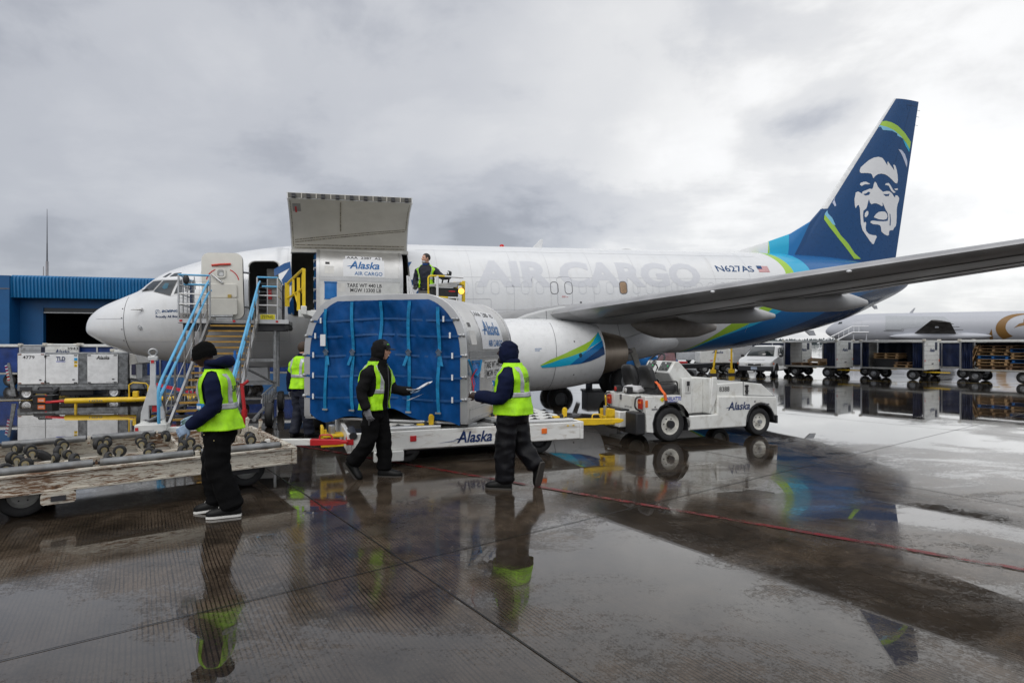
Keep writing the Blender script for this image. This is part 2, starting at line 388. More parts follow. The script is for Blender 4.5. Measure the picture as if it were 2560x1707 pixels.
t_ = REDL.node_tree; t_.links.new(ramp(t_, noise_(t_, N(t_, 'ShaderNodeTexCoord').outputs['Object'], 3.5, 9, .75, .3), ((.44, 1), (.60, .05))), t_.nodes['Principled BSDF'].inputs['Alpha'])
strip_on_ground('red_line', (-9.6, 14.31), (12, -1.26), .075, REDL, .008)
YELL = mat('yellow_ground_paint', (.35, .22, .01), .22, var=.3, vs=3, dirt=.7, dcol=(.06, .05, .04), ds=4)
strip_on_ground('yellow_line', (-24, 15.2), (-14, 18.5), .30, YELL, .008)
strip_on_ground('yellow_line', (8, 31), (30, 22.5), .16, YELL, .008)
def interp(tb,x):
    n=len(tb)
    if x<=tb[0][0]: return tb[0][1]
    if x>=tb[-1][0]: return tb[-1][1]
    i=0
    while tb[i+1][0]<x: i+=1
    x0,y0=tb[i];x1,y1=tb[i+1];h=x1-x0;d=(y1-y0)/h
    def sl(j):
        if j==0: return (tb[1][1]-tb[0][1])/(tb[1][0]-tb[0][0])
        if j==n-1: return (tb[-1][1]-tb[-2][1])/(tb[-1][0]-tb[-2][0])
        a=(tb[j][1]-tb[j-1][1])/(tb[j][0]-tb[j-1][0]);b=(tb[j+1][1]-tb[j][1])/(tb[j+1][0]-tb[j][0])
        return 0 if a*b<=0 else 2*a*b/(a+b)
    m0,m1=sl(i),sl(i+1);u=(x-x0)/h
    return (2*u**3-3*u*u+1)*y0+(u**3-2*u*u+u)*h*m0+(3*u*u-2*u**3)*y1+(u**3-u*u)*h*m1
FT=[(0,-2.68),(.03,-2.5),(.11,-2.33),(.4,-2.06),(1.08,-1.73),(1.48,-1.54),(1.82,-1.24),(2.23,-.98),(2.73,-.79),(3.27,-.61),(4.31,-.34),(5.38,-.17),(6.5,-.06),(7.8,0),(22.7,0),(27,-.1),(30,-.38),(32.2,-.75),(32.5,-.86)]
FB=[(0,-2.72),(.03,-2.82),(.19,-2.95),(.54,-3.19),(1.12,-3.44),(1.48,-3.55),(2.3,-3.75),(4.4,-4.0),(6,-4.04),(20.5,-4.04),(22.2,-3.98),(23.86,-3.81),(24.71,-3.62),(26.3,-3.33),(28.33,-2.87),(30.27,-2.22),(32.19,-1.46),(32.5,-1.15)]
FW=[(0,.02),(.03,.15),(.19,.37),(.54,.66),(1.12,.98),(1.48,1.12),(1.82,1.24),(2.23,1.36),(3.27,1.58),(4.31,1.73),(5.38,1.82),(6.5,1.86),(7.8,1.88),(21.5,1.88),(24,1.8),(26.3,1.6),(28.3,1.28),(30.3,.8),(32,.34),(32.5,.13)]
FZ=[(0,-2.70),(1.12,-2.62),(2.23,-2.4),(4.3,-2.05),(6.5,-1.92),(8,-1.88),(22,-1.88),(26,-1.75),(28,-1.6),(30,-1.3),(32,-1.05),(32.5,-1.0)]
def fsec(s): return interp(FT,s),interp(FB,s),interp(FW,s),interp(FZ,s)
def fsurf(s,z):
    t,b,w,c=fsec(s)
    h=(t-c) if z>c else (c-b)
    q=(z-c)/h
    return w*math.sqrt(max(0.0,1-q*q))
NR = [(10.35,.80),(10.42,.88),(10.6,.94),(11.1,1.0),(11.8,1.03),(12.6,1.01),(13.3,.955),(13.8,.885),(14.08,.83)]
def nsurf(s,z):
    r=interp(NR,s);zc=-3.78
    return 4.83+math.sqrt(max(0,r*r-(z-zc)**2))
FACE1=[(29.52,3.65),(29.51,3.74),(29.59,3.89),(29.82,4.06),(30.06,4.23),(30.35,4.36),(30.62,4.41),(30.84,4.38),(30.96,4.27),(31.05,4.16),(31.15,4.05),(31.14,4.19),(31.18,4.25),(31.32,4.11),(31.51,3.96),(31.6,3.87),(31.57,4.01),(31.53,4.1),(31.58,4.15),(31.68,4.09),(31.77,3.9),(31.83,3.67),(31.85,3.47),(31.8,3.31),(31.69,3.3),(31.57,3.36),(31.45,3.44),(31.29,3.53),(31.14,3.6),(30.96,3.65),(30.71,3.66),(30.53,3.62),(30.38,3.54),(30.32,3.49),(30.26,3.42),(30.22,3.47),(30.19,3.56),(30.12,3.62),(29.97,3.64),(29.76,3.63),(29.58,3.62)]
FACE2=[(29.46,3.08),(29.49,3.17),(29.67,3.23),(29.82,3.24),(30.06,3.15),(29.88,3.13),(29.73,3.12),(29.55,3.04)]
FACE3=[(30.97,3.17),(31.02,3.24),(31.2,3.28),(31.29,3.23),(31.38,3.14),(31.48,3.03),(31.57,2.95),(31.68,2.91),(31.63,2.86),(31.51,2.87),(31.38,2.95),(31.29,3.06),(31.23,3.15),(31.11,3.17)]
FACE4=[(31.59,3.03),(31.66,3.06),(31.85,3.08),(31.85,3.02),(31.69,2.99)]
FACE5=[(29.2,2.73),(29.32,2.78),(29.44,2.74),(29.55,2.69),(29.58,2.79),(29.76,2.85),(30.0,2.94),(30.14,2.93),(30.22,3.01),(30.26,3.17),(30.34,3.28),(30.43,3.22),(30.5,3.07),(30.62,2.97),(30.75,2.9),(30.84,2.85),(31.08,2.91),(31.26,2.91),(31.45,2.82),(31.57,2.7),(31.66,2.65),(31.67,2.76),(31.82,2.76),(31.95,2.65),(31.91,2.51),(31.82,2.34),(31.77,2.13),(31.77,1.8),(31.75,1.52),(31.7,1.36),(31.6,1.29),(31.51,1.17),(31.29,1.15),(31.23,1.07),(31.23,0.94),(31.11,0.9),(30.9,0.96),(30.71,1.07),(30.68,1.26),(30.62,1.34),(30.47,1.37),(30.17,1.37),(30.0,1.42),(30.01,1.5),(30.17,1.53),(30.47,1.52),(30.84,1.53),(31.14,1.57),(31.18,1.74),(31.14,1.92),(31.02,2.05),(30.93,2.17),(30.84,2.32),(30.78,2.37),(30.81,2.25),(30.75,2.2),(30.62,2.25),(30.41,2.31),(30.23,2.3),(30.09,2.25),(30.0,2.31),(29.94,2.47),(29.89,2.37),(29.81,2.14),(29.76,2.05),(29.58,1.93),(29.55,1.72),(29.57,1.49),(29.59,1.4),(29.67,1.45),(29.73,1.41),(29.69,1.18),(29.73,1.04),(29.88,0.93),(30.12,0.88),(30.35,0.88),(30.4,0.81),(30.32,0.7),(30.2,0.49),(30.13,0.48),(29.94,0.62),(29.7,0.86),(29.49,1.08),(29.41,1.35),(29.39,1.72),(29.38,2.03),(29.32,2.19),(29.23,2.14),(29.14,2.03),(29.1,2.13),(29.1,2.43)]
FACE6=[(30.22,1.69),(30.35,1.82),(30.53,1.93),(30.75,1.97),(30.96,1.97),(31.08,1.89),(31.13,1.76),(31.05,1.64),(30.84,1.6),(30.53,1.61),(30.29,1.66)]
FACE7=[(29.64,1.7),(29.67,1.84),(29.79,1.94),(29.88,1.92),(29.88,1.8),(29.79,1.69),(29.7,1.65)]
FDK1=[(29.61,2.68),(29.76,2.71),(29.94,2.81),(30.03,2.75),(29.94,2.66),(29.73,2.62)]
FDK2=[(30.84,2.76),(31.08,2.76),(31.27,2.8),(31.2,2.69),(30.99,2.67)]
FDK3=[(31.27,1.9),(31.32,1.88),(31.35,1.6),(31.34,1.36),(31.27,1.37),(31.29,1.65)]
FLIME1=[(30.85,6.06),(31.2,6.1),(31.51,6.05),(31.88,5.92),(32.31,5.67),(32.77,5.29),(32.69,4.95),(32.44,5.21),(32.06,5.47),(31.63,5.69),(31.2,5.82),(30.75,5.89)]
FLB1=[(30.75,5.89),(31.2,5.82),(31.63,5.69),(32.06,5.47),(32.19,5.38),(31.82,5.47),(31.82,5.56),(31.51,5.66),(30.96,5.66),(30.9,5.81),(30.62,5.75)]
FBL1=[(32.19,5.36),(32.47,5.19),(32.68,4.95),(32.65,4.81),(32.38,5.07)]
FPALE1=[(31.88,4.87),(32.13,4.84),(32.34,4.69),(32.5,4.42),(32.52,4.28),(32.47,4.09),(32.34,4.32),(32.13,4.63)]
FPALE2=[(27.9,2.44),(28.02,2.63),(28.08,2.38),(28.12,2.12),(28.05,2.08),(27.97,2.24)]
FLIME2=[(27.3,1.73),(27.48,1.77),(27.9,1.27),(28.23,0.8),(28.61,0.48),(28.99,0.04),(29.37,-0.2),(28.94,-0.21),(28.61,0.14),(28.13,0.62),(27.67,1.15)]
FLB2=[(27.36,1.77),(27.53,1.91),(27.85,1.57),(27.99,1.24),(27.85,1.27),(27.53,1.7)]
DLIME=[(24.62,0.51),(24.6,-0.04),(24.5,-0.04)]
DCYAN=[(24.62,0.51),(25.67,0.84),(25.51,-0.04),(24.6,-0.04)]
DBLUE=[(25.67,0.84),(26.78,1.34),(25.85,-0.04),(25.51,-0.04)]
ELIME=[(12.09,-4.03),(12.38,-3.89),(12.73,-3.77),(13.1,-3.63),(13.4,-3.52),(13.61,-3.43),(13.79,-3.31),(13.94,-3.21),(13.7,-3.46),(13.56,-3.59),(13.46,-3.68),(13.28,-3.74),(13.0,-3.82),(12.65,-3.9),(12.39,-3.98),(12.1,-4.05)]
ECYAN=[(12.1,-4.05),(12.39,-3.98),(12.65,-3.9),(13.0,-3.82),(13.28,-3.74),(13.46,-3.68),(13.63,-3.51),(13.76,-3.38),(13.97,-3.18),(14.01,-3.42),(13.78,-3.53),(13.58,-3.62),(13.42,-3.73),(13.19,-3.88),(12.95,-4.06),(12.66,-4.09),(12.4,-4.1),(12.15,-4.1)]
EBLUE=[(14.02,-3.42),(14.03,-3.57),(13.83,-3.7),(13.63,-3.81),(13.48,-3.9),(13.26,-4.04),(12.95,-4.06),(13.19,-3.88),(13.42,-3.73),(13.68,-3.59)]
ENAVY=[(14.03,-3.57),(14.05,-3.81),(13.83,-3.9),(13.58,-3.98),(13.26,-4.04),(13.48,-3.9),(13.67,-3.79)]
SW1=[(5.32,-1.06),(5.42,-0.99),(5.6,-0.87),(5.77,-0.81),(5.84,-1.48),(5.66,-1.73),(5.59,-1.57),(5.53,-1.4),(5.76,-1.02),(5.43,-1.22),(5.33,-1.29)]
SW2=[(5.68,-2.22),(5.75,-2.06),(5.82,-1.91),(5.85,-1.98),(5.86,-2.42),(5.69,-2.41),(5.68,-2.34)]
SW3=[(3.63,-2.35),(3.93,-2.37),(3.84,-2.43),(3.63,-2.44)]
SW4=[(9.28,-0.79),(9.41,-0.77),(9.28,-0.98)]
SW5=[(9.28,-1.38),(9.63,-1.37),(9.29,-1.6)]
SW6=[(9.4,-1.93),(9.48,-1.77),(9.64,-1.58),(9.84,-1.43),(9.8,-1.95)]
W1=[(1.68,-1.64),(1.78,-1.49),(1.93,-1.35),(2.2,-1.34),(2.01,-1.62)]
W2=[(2.05,-1.67),(2.27,-1.35),(2.66,-1.35),(2.51,-1.81)]
W3=[(2.61,-1.77),(2.74,-1.35),(2.84,-1.34),(2.88,-1.71)]
W4=[(2.87,-1.37),(3.16,-1.36),(3.2,-1.63),(2.92,-1.69)]
EB1=[(2.2,-1.22),(2.37,-1.09),(2.44,-1.1),(2.3,-1.23)]
EB2=[(2.4,-1.22),(2.53,-1.11),(2.74,-1.1),(2.69,-1.21)]
FRAME=[(1.65,-1.66),(1.77,-1.47),(1.93,-1.31),(2.21,-1.3),(2.89,-1.31),(2.93,-1.75),(2.53,-1.84),(2.0,-1.67)]
# ---------------------------------------------------------------- the freighter (local x = aft from the nose, -y = port side, z from the crown line)
TH = R(17.5); PH = .0283
JET = thing('cargo_jet', 'white narrow-body cargo jet with blue and green tail, cargo door raised, being loaded', 'airplane', (-12.645, 17.244, 4.88))
JET.rotation_euler = (Matrix.Rotation(TH, 3, 'Z') @ Matrix.Rotation(-PH, 3, 'Y')).to_euler()
JM = Matrix.Translation(JET.location) @ JET.rotation_euler.to_matrix().to_4x4()
P3 = lambda s, t, z: Vector((s, -t, z))
def on_fus(off=.006):
    def f(s, z):
        z = min(z, interp(FT, s) - .006); return P3(s, fsurf(s, z) + off, z)
    return f
def livery():
    x = bpy.data.materials.new('fuselage_livery'); x.use_nodes = True; t = x.node_tree; p = t.nodes['Principled BSDF']
    oc = N(t, 'ShaderNodeTexCoord').outputs['Object']; sp = N(t, 'ShaderNodeSeparateXYZ'); t.links.new(oc, sp.inputs[0])
    zn = math_(t, 'DIVIDE', math_(t, 'ADD', sp.outputs[2], 5), 6, clamp=True)
    def edge(pts):
        n = N(t, 'ShaderNodeFloatCurve'); c = n.mapping.curves[0]
        pts = sorted(pts, key=lambda q: q[1])
        L = [((z + 5) / 6, (s - 16) / 16) for s, z in pts]
        while len(c.points) < len(L): c.points.new(.5, .5)
        for q, (a, b) in zip(c.points, L): q.location = (a, b)
        n.mapping.update(); t.links.new(zn, n.inputs[1])
        e = math_(t, 'MULTIPLY_ADD', n.outputs[0], 16, 16)
        return math_(t, 'GREATER_THAN', sp.outputs[0], e)
    lime = [(18.2, -5), (20.2, -3.8), (20.85, -3.36), (21.35, -3.0), (22.9, -2.2), (23.7, -1.6), (24.0, -1.0), (23.95, -.6), (23.75, -.15), (23.6, .6)]
    lend = [(18.7, -5), (20.25, -3.85), (20.95, -3.5), (21.75, -3.2), (22.2, -3.0), (23.5, -2.2), (24.15, -1.6), (24.42, -1.0), (24.34, -.6), (24.1, -.15), (23.95, .6)]
    cend = [(18.8, -5), (20.3, -3.88), (21.1, -3.5), (22.0, -3.2), (22.6, -3.0), (24.2, -2.2), (25.0, -1.6), (25.32, -1.05), (25.3, -.6), (25.1, -.15), (24.9, .6)]
    bend = [(19.0, -5), (20.9, -4.1), (22.2, -3.7), (24, -3.3), (25.6, -2.8), (27.0, -2.2), (29.5, -1.6), (31.9, -1.0), (31.9, .6)]
    n1 = noise_(t, mapping(t, oc, scale=(.4, 1, 1)), 1.6, 5, .6)
    white = mixc(t, ramp(t, n1, ((.35, 0), (.7, 1))), (.74, .755, .775), (.79, .80, .81))
    grime = noise_(t, mapping(t, oc, scale=(2.2, 1, .35)), 1.8, 6, .65)
    white = mixc(t, math_(t, 'MULTIPLY', ramp(t, grime, ((.50, 0), (.72, 1))), .16), white, (.52, .50, .46))
    c = mixc(t, edge(lime), white, (.36, .60, .045)); c = mixc(t, edge(lend), c, (.03, .42, .68))
    c = mixc(t, edge(cend), c, (.006, .125, .36)); c = mixc(t, edge(bend), c, (.007, .05, .15))
    t.links.new(c, p.inputs['Base Color']); p.inputs['Roughness'].default_value = .24; p.inputs['Coat Weight'].default_value = .3
    b = N(t, 'ShaderNodeBump'); b.inputs['Strength'].default_value = .09; b.inputs['Distance'].default_value = .02
    t.links.new(noise_(t, mapping(t, oc, scale=(1.1, 1, 2.2)), 1.3, 2), b.inputs['Height']); t.links.new(b.outputs[0], p.inputs['Normal'])
    return x
LIV = livery()
NA = 72
def fring(s, k=1.0, inset=0):
    t, b, w_, c = fsec(s); w_ = max(.01, w_ - inset); ht = max(.005, t - c - inset); hb = max(.005, c - b - inset)
    return [Vector((s, w_ * math.cos(6.28319 * i / NA), c + (ht if i < NA / 2 else hb) * math.sin(6.28319 * i / NA))) for i in range(NA)]
st = [0, .015, .03, .06, .1, .15, .2, .28, .36, .45, .55, .66, .8, .95, 1.1, 1.25] + [1.25 + .15 * i for i in range(1, 30)] + [5.75 + .5 * i for i in range(1, 34)] + [22.25 + .4 * i for i in range(1, 25)] + [32.0, 32.2, 32.35, 32.45, 32.5]
fb = MB(); fb.loft([fring(s) for s in st])
fme = fb.mesh('fuselage', [LIV])
bm = bmesh.new(); bm.from_mesh(fme)
L1 = (4.62, 5.45, -2.60, -.80); CD = (5.80, 9.30, -2.47, -.42)
for s0, s1, z0, z1 in (L1, CD):
    for co, no in (((s0, 0, 0), (1, 0, 0)), ((s1, 0, 0), (1, 0, 0)), ((0, 0, z0), (0, 0, 1)), ((0, 0, z1), (0, 0, 1))):
        fs = [f for f in bm.faces if s0 - .6 < f.calc_center_median().x < s1 + .6]
        es = {e for f in fs for e in f.edges}; vs = {v for f in fs for v in f.verts}
        bmesh.ops.bisect_plane(bm, geom=list(vs) + list(es) + fs, plane_co=co, plane_no=no)
    kill = [f for f in bm.faces if s0 < f.calc_center_median().x < s1 and z0 < f.calc_center_median().z < z1 and f.calc_center_median().y < 0]
    bmesh.ops.delete(bm, geom=kill, context='FACES')
bm.to_mesh(fme); bm.free()
FUS = link('fuselage', fme, JET, 50)
def decal(name, polys, fn, mt, parent=None, cut=.08): return drape(name, polymesh(polys), fn, mt, parent or FUS, cut)
def line(name, path, wd, fn, mt=SEAM, parent=None, closed=False, cut=.1): return drape(name, stripmesh(path, wd, closed), fn, mt, parent or FUS, cut)
# cabin behind the doors: lining, floor, bulkheads
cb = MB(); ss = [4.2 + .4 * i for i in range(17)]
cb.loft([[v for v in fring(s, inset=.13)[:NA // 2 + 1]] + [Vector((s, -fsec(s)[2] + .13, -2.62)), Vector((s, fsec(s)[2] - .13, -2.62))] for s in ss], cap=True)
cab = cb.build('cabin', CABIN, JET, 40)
cme = cab.data; bm = bmesh.new(); bm.from_mesh(cme)
for s0, s1, z0, z1 in (L1, CD):
    for co, no in (((s0, 0, 0), (1, 0, 0)), ((s1, 0, 0), (1, 0, 0)), ((0, 0, z0), (0, 0, 1)), ((0, 0, z1), (0, 0, 1))):
        fs = [f for f in bm.faces if s0 - .6 < f.calc_center_median().x < s1 + .6]
        bmesh.ops.bisect_plane(bm, geom=list({v for f in fs for v in f.verts}) + list({e for f in fs for e in f.edges}) + fs, plane_co=co, plane_no=no)
    kill = [f for f in bm.faces if s0 < f.calc_center_median().x < s1 and z0 < f.calc_center_median().z < z1 and f.calc_center_median().y < -.9]
    bmesh.ops.delete(bm, geom=kill, context='FACES')
bm.to_mesh(cme); bm.free()
MB().bx(5.05, 5.42, -.75, .1, -2.62, -.95).bx(4.98, 5.46, -.8, .1, -1.55, -1.5).build('galley_locker', K('galley_grey', (.42, .41, .38), .5), cab)
MB().box((5.12, -.78, -1.75), (.10, .06, .3)).build('fire_extinguisher', RED, cab)
# door surrounds
for nm, (s0, s1, z0, z1), rr in (('door_surround', L1, .17), ('cargo_door_surround', CD, .10)):
    o = rrect(s0, s1, z0, z1, rr); b = MB(); q = []
    for s, z in o: q.append((P3(s, fsurf(s, z) + .004, z), P3(s, fsurf(s, z) - .16, z), P3(s + (.022 if s > (s0 + s1) / 2 else -.022), fsurf(s, z) + .006, z + (.022 if z > (z0 + z1) / 2 else -.022))))
    n = len(o)
    b.add([a[0] for a in q] + [a[1] for a in q] + [a[2] for a in q], [(i, (i + 1) % n, n + (i + 1) % n, n + i) for i in range(n)] + [(i, (i + 1) % n, 2 * n + (i + 1) % n, 2 * n + i) for i in range(n)])
    b.build(nm, K('door_frame_metal', (.40, .40, .38), .4, .3), FUS, 40)
    cs = []
    for cx, cz, kx, kz in ((s0, z0, 1, 1), (s1, z0, -1, 1), (s0, z1, 1, -1), (s1, z1, -1, -1)):
        cs.append([(cx, cz)] + [(cx + kx * (rr - rr * math.cos(R(a))), cz + kz * (rr - rr * math.sin(R(a)))) for a in (0, 22, 45, 68, 90)])
    decal('corner_skin', cs, on_fus(0), WHITE)
MB().bx(5.82, 9.28, -1.70, -1.50, -.56, -.47).build('door_header_light', K('header_trim', (.55, .54, .5), .5), cab)
MB().tube([P3(5.95 + .35 * i, 1.60, -2.52 + (.03 if i % 2 else 0)) for i in range(10)], .035, 6).build('sill_latch_row', DARK, FUS)
# upper cargo door, swung up about its hinge at the crown
H = (fsurf(7.5, -.42), -.42); A0 = R(111); arc = []
for i in range(13):
    z = -.42 - 2.05 * i / 12; arc.append((fsurf(7.5, z), z))
def swing(t, z):
    a, b = t - H[0], z - H[1]; return H[0] + a * math.cos(A0) - b * math.sin(A0) + .02, H[1] + a * math.sin(A0) + b * math.cos(A0) + .03
def inner(i, d):
    t, z = arc[i]; n = Vector((t / 1.88 ** 2, (z + 1.88) / (1.88 ** 2))).normalized(); return swing(t - n.x * d, z - n.y * d)
cd = MB(); S0, S1 = CD[0] + .01, CD[1] - .01
o_ = [swing(*a) for a in arc]; i_ = [inner(i, .17) for i in range(13)]
loop = o_ + i_[::-1]
cd.loft([[P3(s, t, z) for t, z in loop] for s in [S0 + (S1 - S0) * i / 12 for i in range(13)]])
CDO = cd.build('cargo_door', WHITE, JET, 40)
inn = MB(); i2 = [inner(i, .174) for i in range(13)]
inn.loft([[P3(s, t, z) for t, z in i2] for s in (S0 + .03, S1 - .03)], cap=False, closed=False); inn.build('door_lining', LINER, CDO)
def on_lining(off=.182):
    def f(s, u):
        u = min(max(u, 0), 1) * 12; i = min(11, int(u)); a, b = inner(i, off), inner(i + 1, off); k = u - i
        return P3(s, a[0] + (b[0] - a[0]) * k, a[1] + (b[1] - a[1]) * k)
    return f
RIV = K('lining_rivets', (.36, .32, .25), .6, var=.75, vs=26)
for (a, b_), (c, d), wd in [((S0 + .07, .04), (S0 + .07, .93), .022), ((S1 - .07, .3), (S1 - .07, .93), .022), ((S0 + 1.44, .25), (S0 + 1.44, .93), .04), ((S0 + .12, .12), (S1 - .1, .31), .012), ((S0 + .12, .09), (S1 - .1, .28), .012), ((S0 + .1, .03), (S1 - .1, .03), .010), ((S0 + .1, .06), (S1 - .1, .06), .010)]:
    line('rivet_seam', [(a + (c - a) * k / 30, b_ + (d - b_) * k / 30) for k in range(31)], wd, on_lining(), RIV, CDO, cut=0)
decal('handle_recess', [[(S0 + .12, .62), (S0 + .34, .62), (S0 + .34, .83), (S0 + .12, .83)]], on_lining(.178), K('recess_grey', (.30, .29, .27), .5), CDO, 0)
decal('red_handle', [[(S0 + .18, .60), (S0 + .23, .60), (S0 + .23, .75), (S0 + .18, .75)]], on_lining(.19), RED, CDO, 0)
MB().add([P3(s, *inner(12, d)) + Vector((0, -.006, .002)) for s in (S0 + .03, S1 - .03) for d in (.02, .16)], [(0, 1, 3, 2)]).build('door_edge_shade', K('painted_shadow_grey', (.16, .155, .14), .6), CDO)  # flat strip along the edge, its shade put into the grey
for i in range(9):
    s = S0 + .18 + i * (S1 - S0 - .36) / 8; a = inner(12, .09)
    lb = MB(); lb.box(P3(s, a[0] + .03, a[1] + .0), (.10, .09, .10)); lb.cyl(P3(s - .05, a[0] + .06, a[1] - .05), P3(s + .05, a[0] + .06, a[1] - .05), .035); lb.build('latch', DARK, CDO)
    if i < 8:
        MB().box(P3(s + .21, a[0] + .015, a[1]), (.025, .06, .14)).build('edge_rib', LINER, CDO)
# forward passenger door, open against the fuselage, its inner face outward
dm = MB(); DS0, DS1, DZ0, DZ1 = 3.52, 4.56, -2.56, -.70
rr = rrect(DS0, DS1, DZ0, DZ1, .20, 7)
dt = lambda s, z, o=0: 2.28 + .10 * (1 - ((z + 1.75) / .95) ** 2) + o
n = len(rr)
PD = thing_part('passenger_door', JET)
b = MB(); fr = [P3(s, dt(s, z), z) for s, z in rr]; bk = [P3(s, dt(s, z, -.16), z) for s, z in rr]
b.add(fr + bk, [(i, (i + 1) % n, n + (i + 1) % n, n + i) for i in range(n)])
b.build('door_rim', K('door_seal', (.10, .10, .10), .5), PD, 30)
fn = lambda s, z: P3(s, dt(s, z), z)
drape('door_panel', polymesh([rr]), fn, CREAM, PD, .09)
drape('door_skin', polymesh([rr]), lambda s, z: P3(s, dt(s, z, -.16), z), WHITE, PD, .09)
fo = lambda o: (lambda s, z: P3(s, dt(s, z, o), z))
def pad(name, s0, s1, z0, z1, th, mt, par=PD, r=.05):
    q = rrect(s0, s1, z0, z1, r, 4); k = len(q); b = MB()
    b.add([P3(s, dt(s, z, .002), z) for s, z in q] + [P3(s, dt(s, z, th), z) for s, z in q], [(i, (i + 1) % k, k + (i + 1) % k, k + i) for i in range(k)] + [tuple(range(k, 2 * k))])
    return b.build(name, mt, par, 30, bev=min(.012, th / 3))
pad('slide_pack', DS0 + .13, DS1 - .15, DZ0 + .12, DZ0 + .58, .12, CREAM)
pad('lower_trim', DS0 + .13, DS1 - .15, DZ0 + .60, DZ0 + .98, .05, CREAM)
pad('window_surround', DS0 + .35, DS0 + .62, -1.42, -1.14, .04, CREAM, r=.08)
pad('door_window', DS0 + .40, DS0 + .57, -1.37, -1.18, .045, K('window_recess', (.33, .33, .32), .3), r=.05)
decal('window_pane', [rrect(DS0 + .45, DS0 + .56, -1.36, -1.26, .045)], fo(.05), K('painted_window_glow', (.62, .63, .63), .2), PD, 0)  # pale patch: light through the pane is put into its colour
MB().tube([P3(DS0 + .26, dt(0, -1.05, .02), -1.06), P3(DS0 + .5, dt(0, -1.03, .05), -1.035), P3(DS0 + .74, dt(0, -1.02, .02), -1.02)], .03, 6).build('red_strap', K('red_strap_web', (.62, .06, .035), .5), PD)
cx, cz = DS0 + .53, -1.52
line('red_arc', [(cx + .41 * math.cos(R(a)), cz + .38 * math.sin(R(a))) for a in range(8, 66, 6)], .026, fo(.008), RED, PD)
line('red_arc', [(cx + .41 * math.cos(R(a)), cz + .38 * math.sin(R(a))) for a in range(116, 176, 6)], .026, fo(.008), RED, PD)
b = MB(); b.tube([P3(DS0 + .25, dt(0, -1.3, .05), -1.30), P3(DS0 + .50, dt(0, -1.5, .07), -1.53)], [.022, .035], 8); b.ell(P3(DS0 + .52, dt(0, -1.5, .06), -1.55), (.045, .03, .035)); b.build('door_handle', ALU, PD)
pad('yellow_gauge', DS1 - .38, DS1 - .29, -1.98, -1.88, .125, K('gauge_yellow', (.45, .32, .08), .5), r=.01)
b = MB(); b.box(P3(DS0 + .55, 2.42, DZ0 - .02), (.42, .12, .14)); b.cyl(P3(DS0 + .15, 2.44, DZ0 + .09), P3(DS0 + .78, 2.44, DZ0 + .09), .03); b.build('girt_bar', STEEL, PD, bev=.01)
MB().cyl(P3(4.5, 1.95, -1.2), P3(4.66, 1.72, -1.2), .03).cyl(P3(4.5, 1.95, -2.2), P3(4.66, 1.72, -2.2), .03).build('hinge_arm', ALU, PD)
# flight deck windows
decal('windscreen_frame', [FRAME], on_fus(.004), K('window_frame_grey', (.50, .51, .52), .35, .3), cut=.04)
for q in (W1, W2, W3, W4, EB1, EB2): decal('cockpit_window', [q], on_fus(.012), GLASSD, cut=.04)
for i, q in enumerate((W2, W1)):
    line('window_gasket', q, .022, on_fus(.016), K('gasket', (.09, .09, .09), .5), closed=True)
decal('painted_seat_reflection', [[(2.26, -1.56), (2.33, -1.42), (2.44, -1.44), (2.42, -1.58), (2.34, -1.62)]], on_fus(.0135), K('reflection_blue_grey', (.03, .12, .18), .1), cut=.04)  # reflection of a seat, put on the pane as a coloured patch
MB().tube([P3(1.66, fsurf(1.66, -1.64) + .03, -1.62), P3(1.84, fsurf(1.84, -1.6) + .03, -1.585)], .012, 6).build('wiper', BLKP, FUS)
# radome, probes, seams
line('radome_seam', [(1.30 - .06 * math.cos((z + 2.5) / .9), z) for z in [-3.45 + .08 * i for i in range(22)]], .016, on_fus(.005), SEAMD)
line('radome_strip', [(.42, -2.42), (1.25, -2.44)], .012, on_fus(.006)); line('radome_strip', [(.42, -2.93), (1.27, -3.05)], .014, on_fus(.006), K('strip_white', (.7, .7, .7), .4))
for z in (-2.15, -2.42, -2.74, -3.06): MB().ell(P3(1.19, fsurf(1.19, z) + .002, z), .018).build('fastener', SEAMD, FUS)
b = MB(); b.tube([P3(1.74, fsurf(1.74, -2.19) - .02, -2.19), P3(1.74, fsurf(1.74, -2.19) + .08, -2.185), P3(1.50, fsurf(1.74, -2.19) + .10, -2.20)], [.05, .035, .012], 8); b.build('pitot_probe', ALU, FUS)
MB().lathe([(0, .075), (.012, .07), (.012, .045), (.03, .04), (.035, .002)], P3(1.70, fsurf(1.70, -2.7), -2.7), (0, -1, .05), 20).build('static_port', STEEL, FUS)
for s in (3.3, 5.7, 10.2, 11.3, 12.7, 14.0, 15.6, 17.3, 18.9, 20.6, 22.2): line('skin_seam', [(s, -3.3 + .1 * i) for i in range(33)], .008, on_fus(.003), K('faint_seam', (.50, .51, .53), .4))
for z, a, b_ in ((-.32, 9.6, 23), (-1.28, 9.6, 23.2), (-2.35, 9.5, 20), (-3.1, 1.3, 5.6), (-.25, 5.0, 5.75)): line('lap_seam', [(a + (b_ - a) * i / 40, z if b_ > 6 else z - .02 * i / 8) for i in range(41)], .008, on_fus(.003), K('faint_seam'))
BLANK = K('blanked_window_outline', (.58, .60, .63), .35)
k = 0
for i in range(-3, 18):
    s = 12.05 + .52 * i
    if s < 9.9 or k == 99: continue
    dk = i in (4, 5)
    line('window_outline', rrect(s - .135, s + .135, -1.84, -1.43, .11), .011 if not dk else .022, on_fus(.005), SEAMD if dk else BLANK, closed=True)
decal('bare_window', [rrect(16.73 - .13, 16.73 + .13, -1.83, -1.42, .10)], on_fus(.007), K('brown_window_shade', (.38, .25, .15), .35, var=.3))
line('bare_window_frame', rrect(16.73 - .14, 16.73 + .14, -1.84, -1.41, .10), .028, on_fus(.008), SEAMD, closed=True)
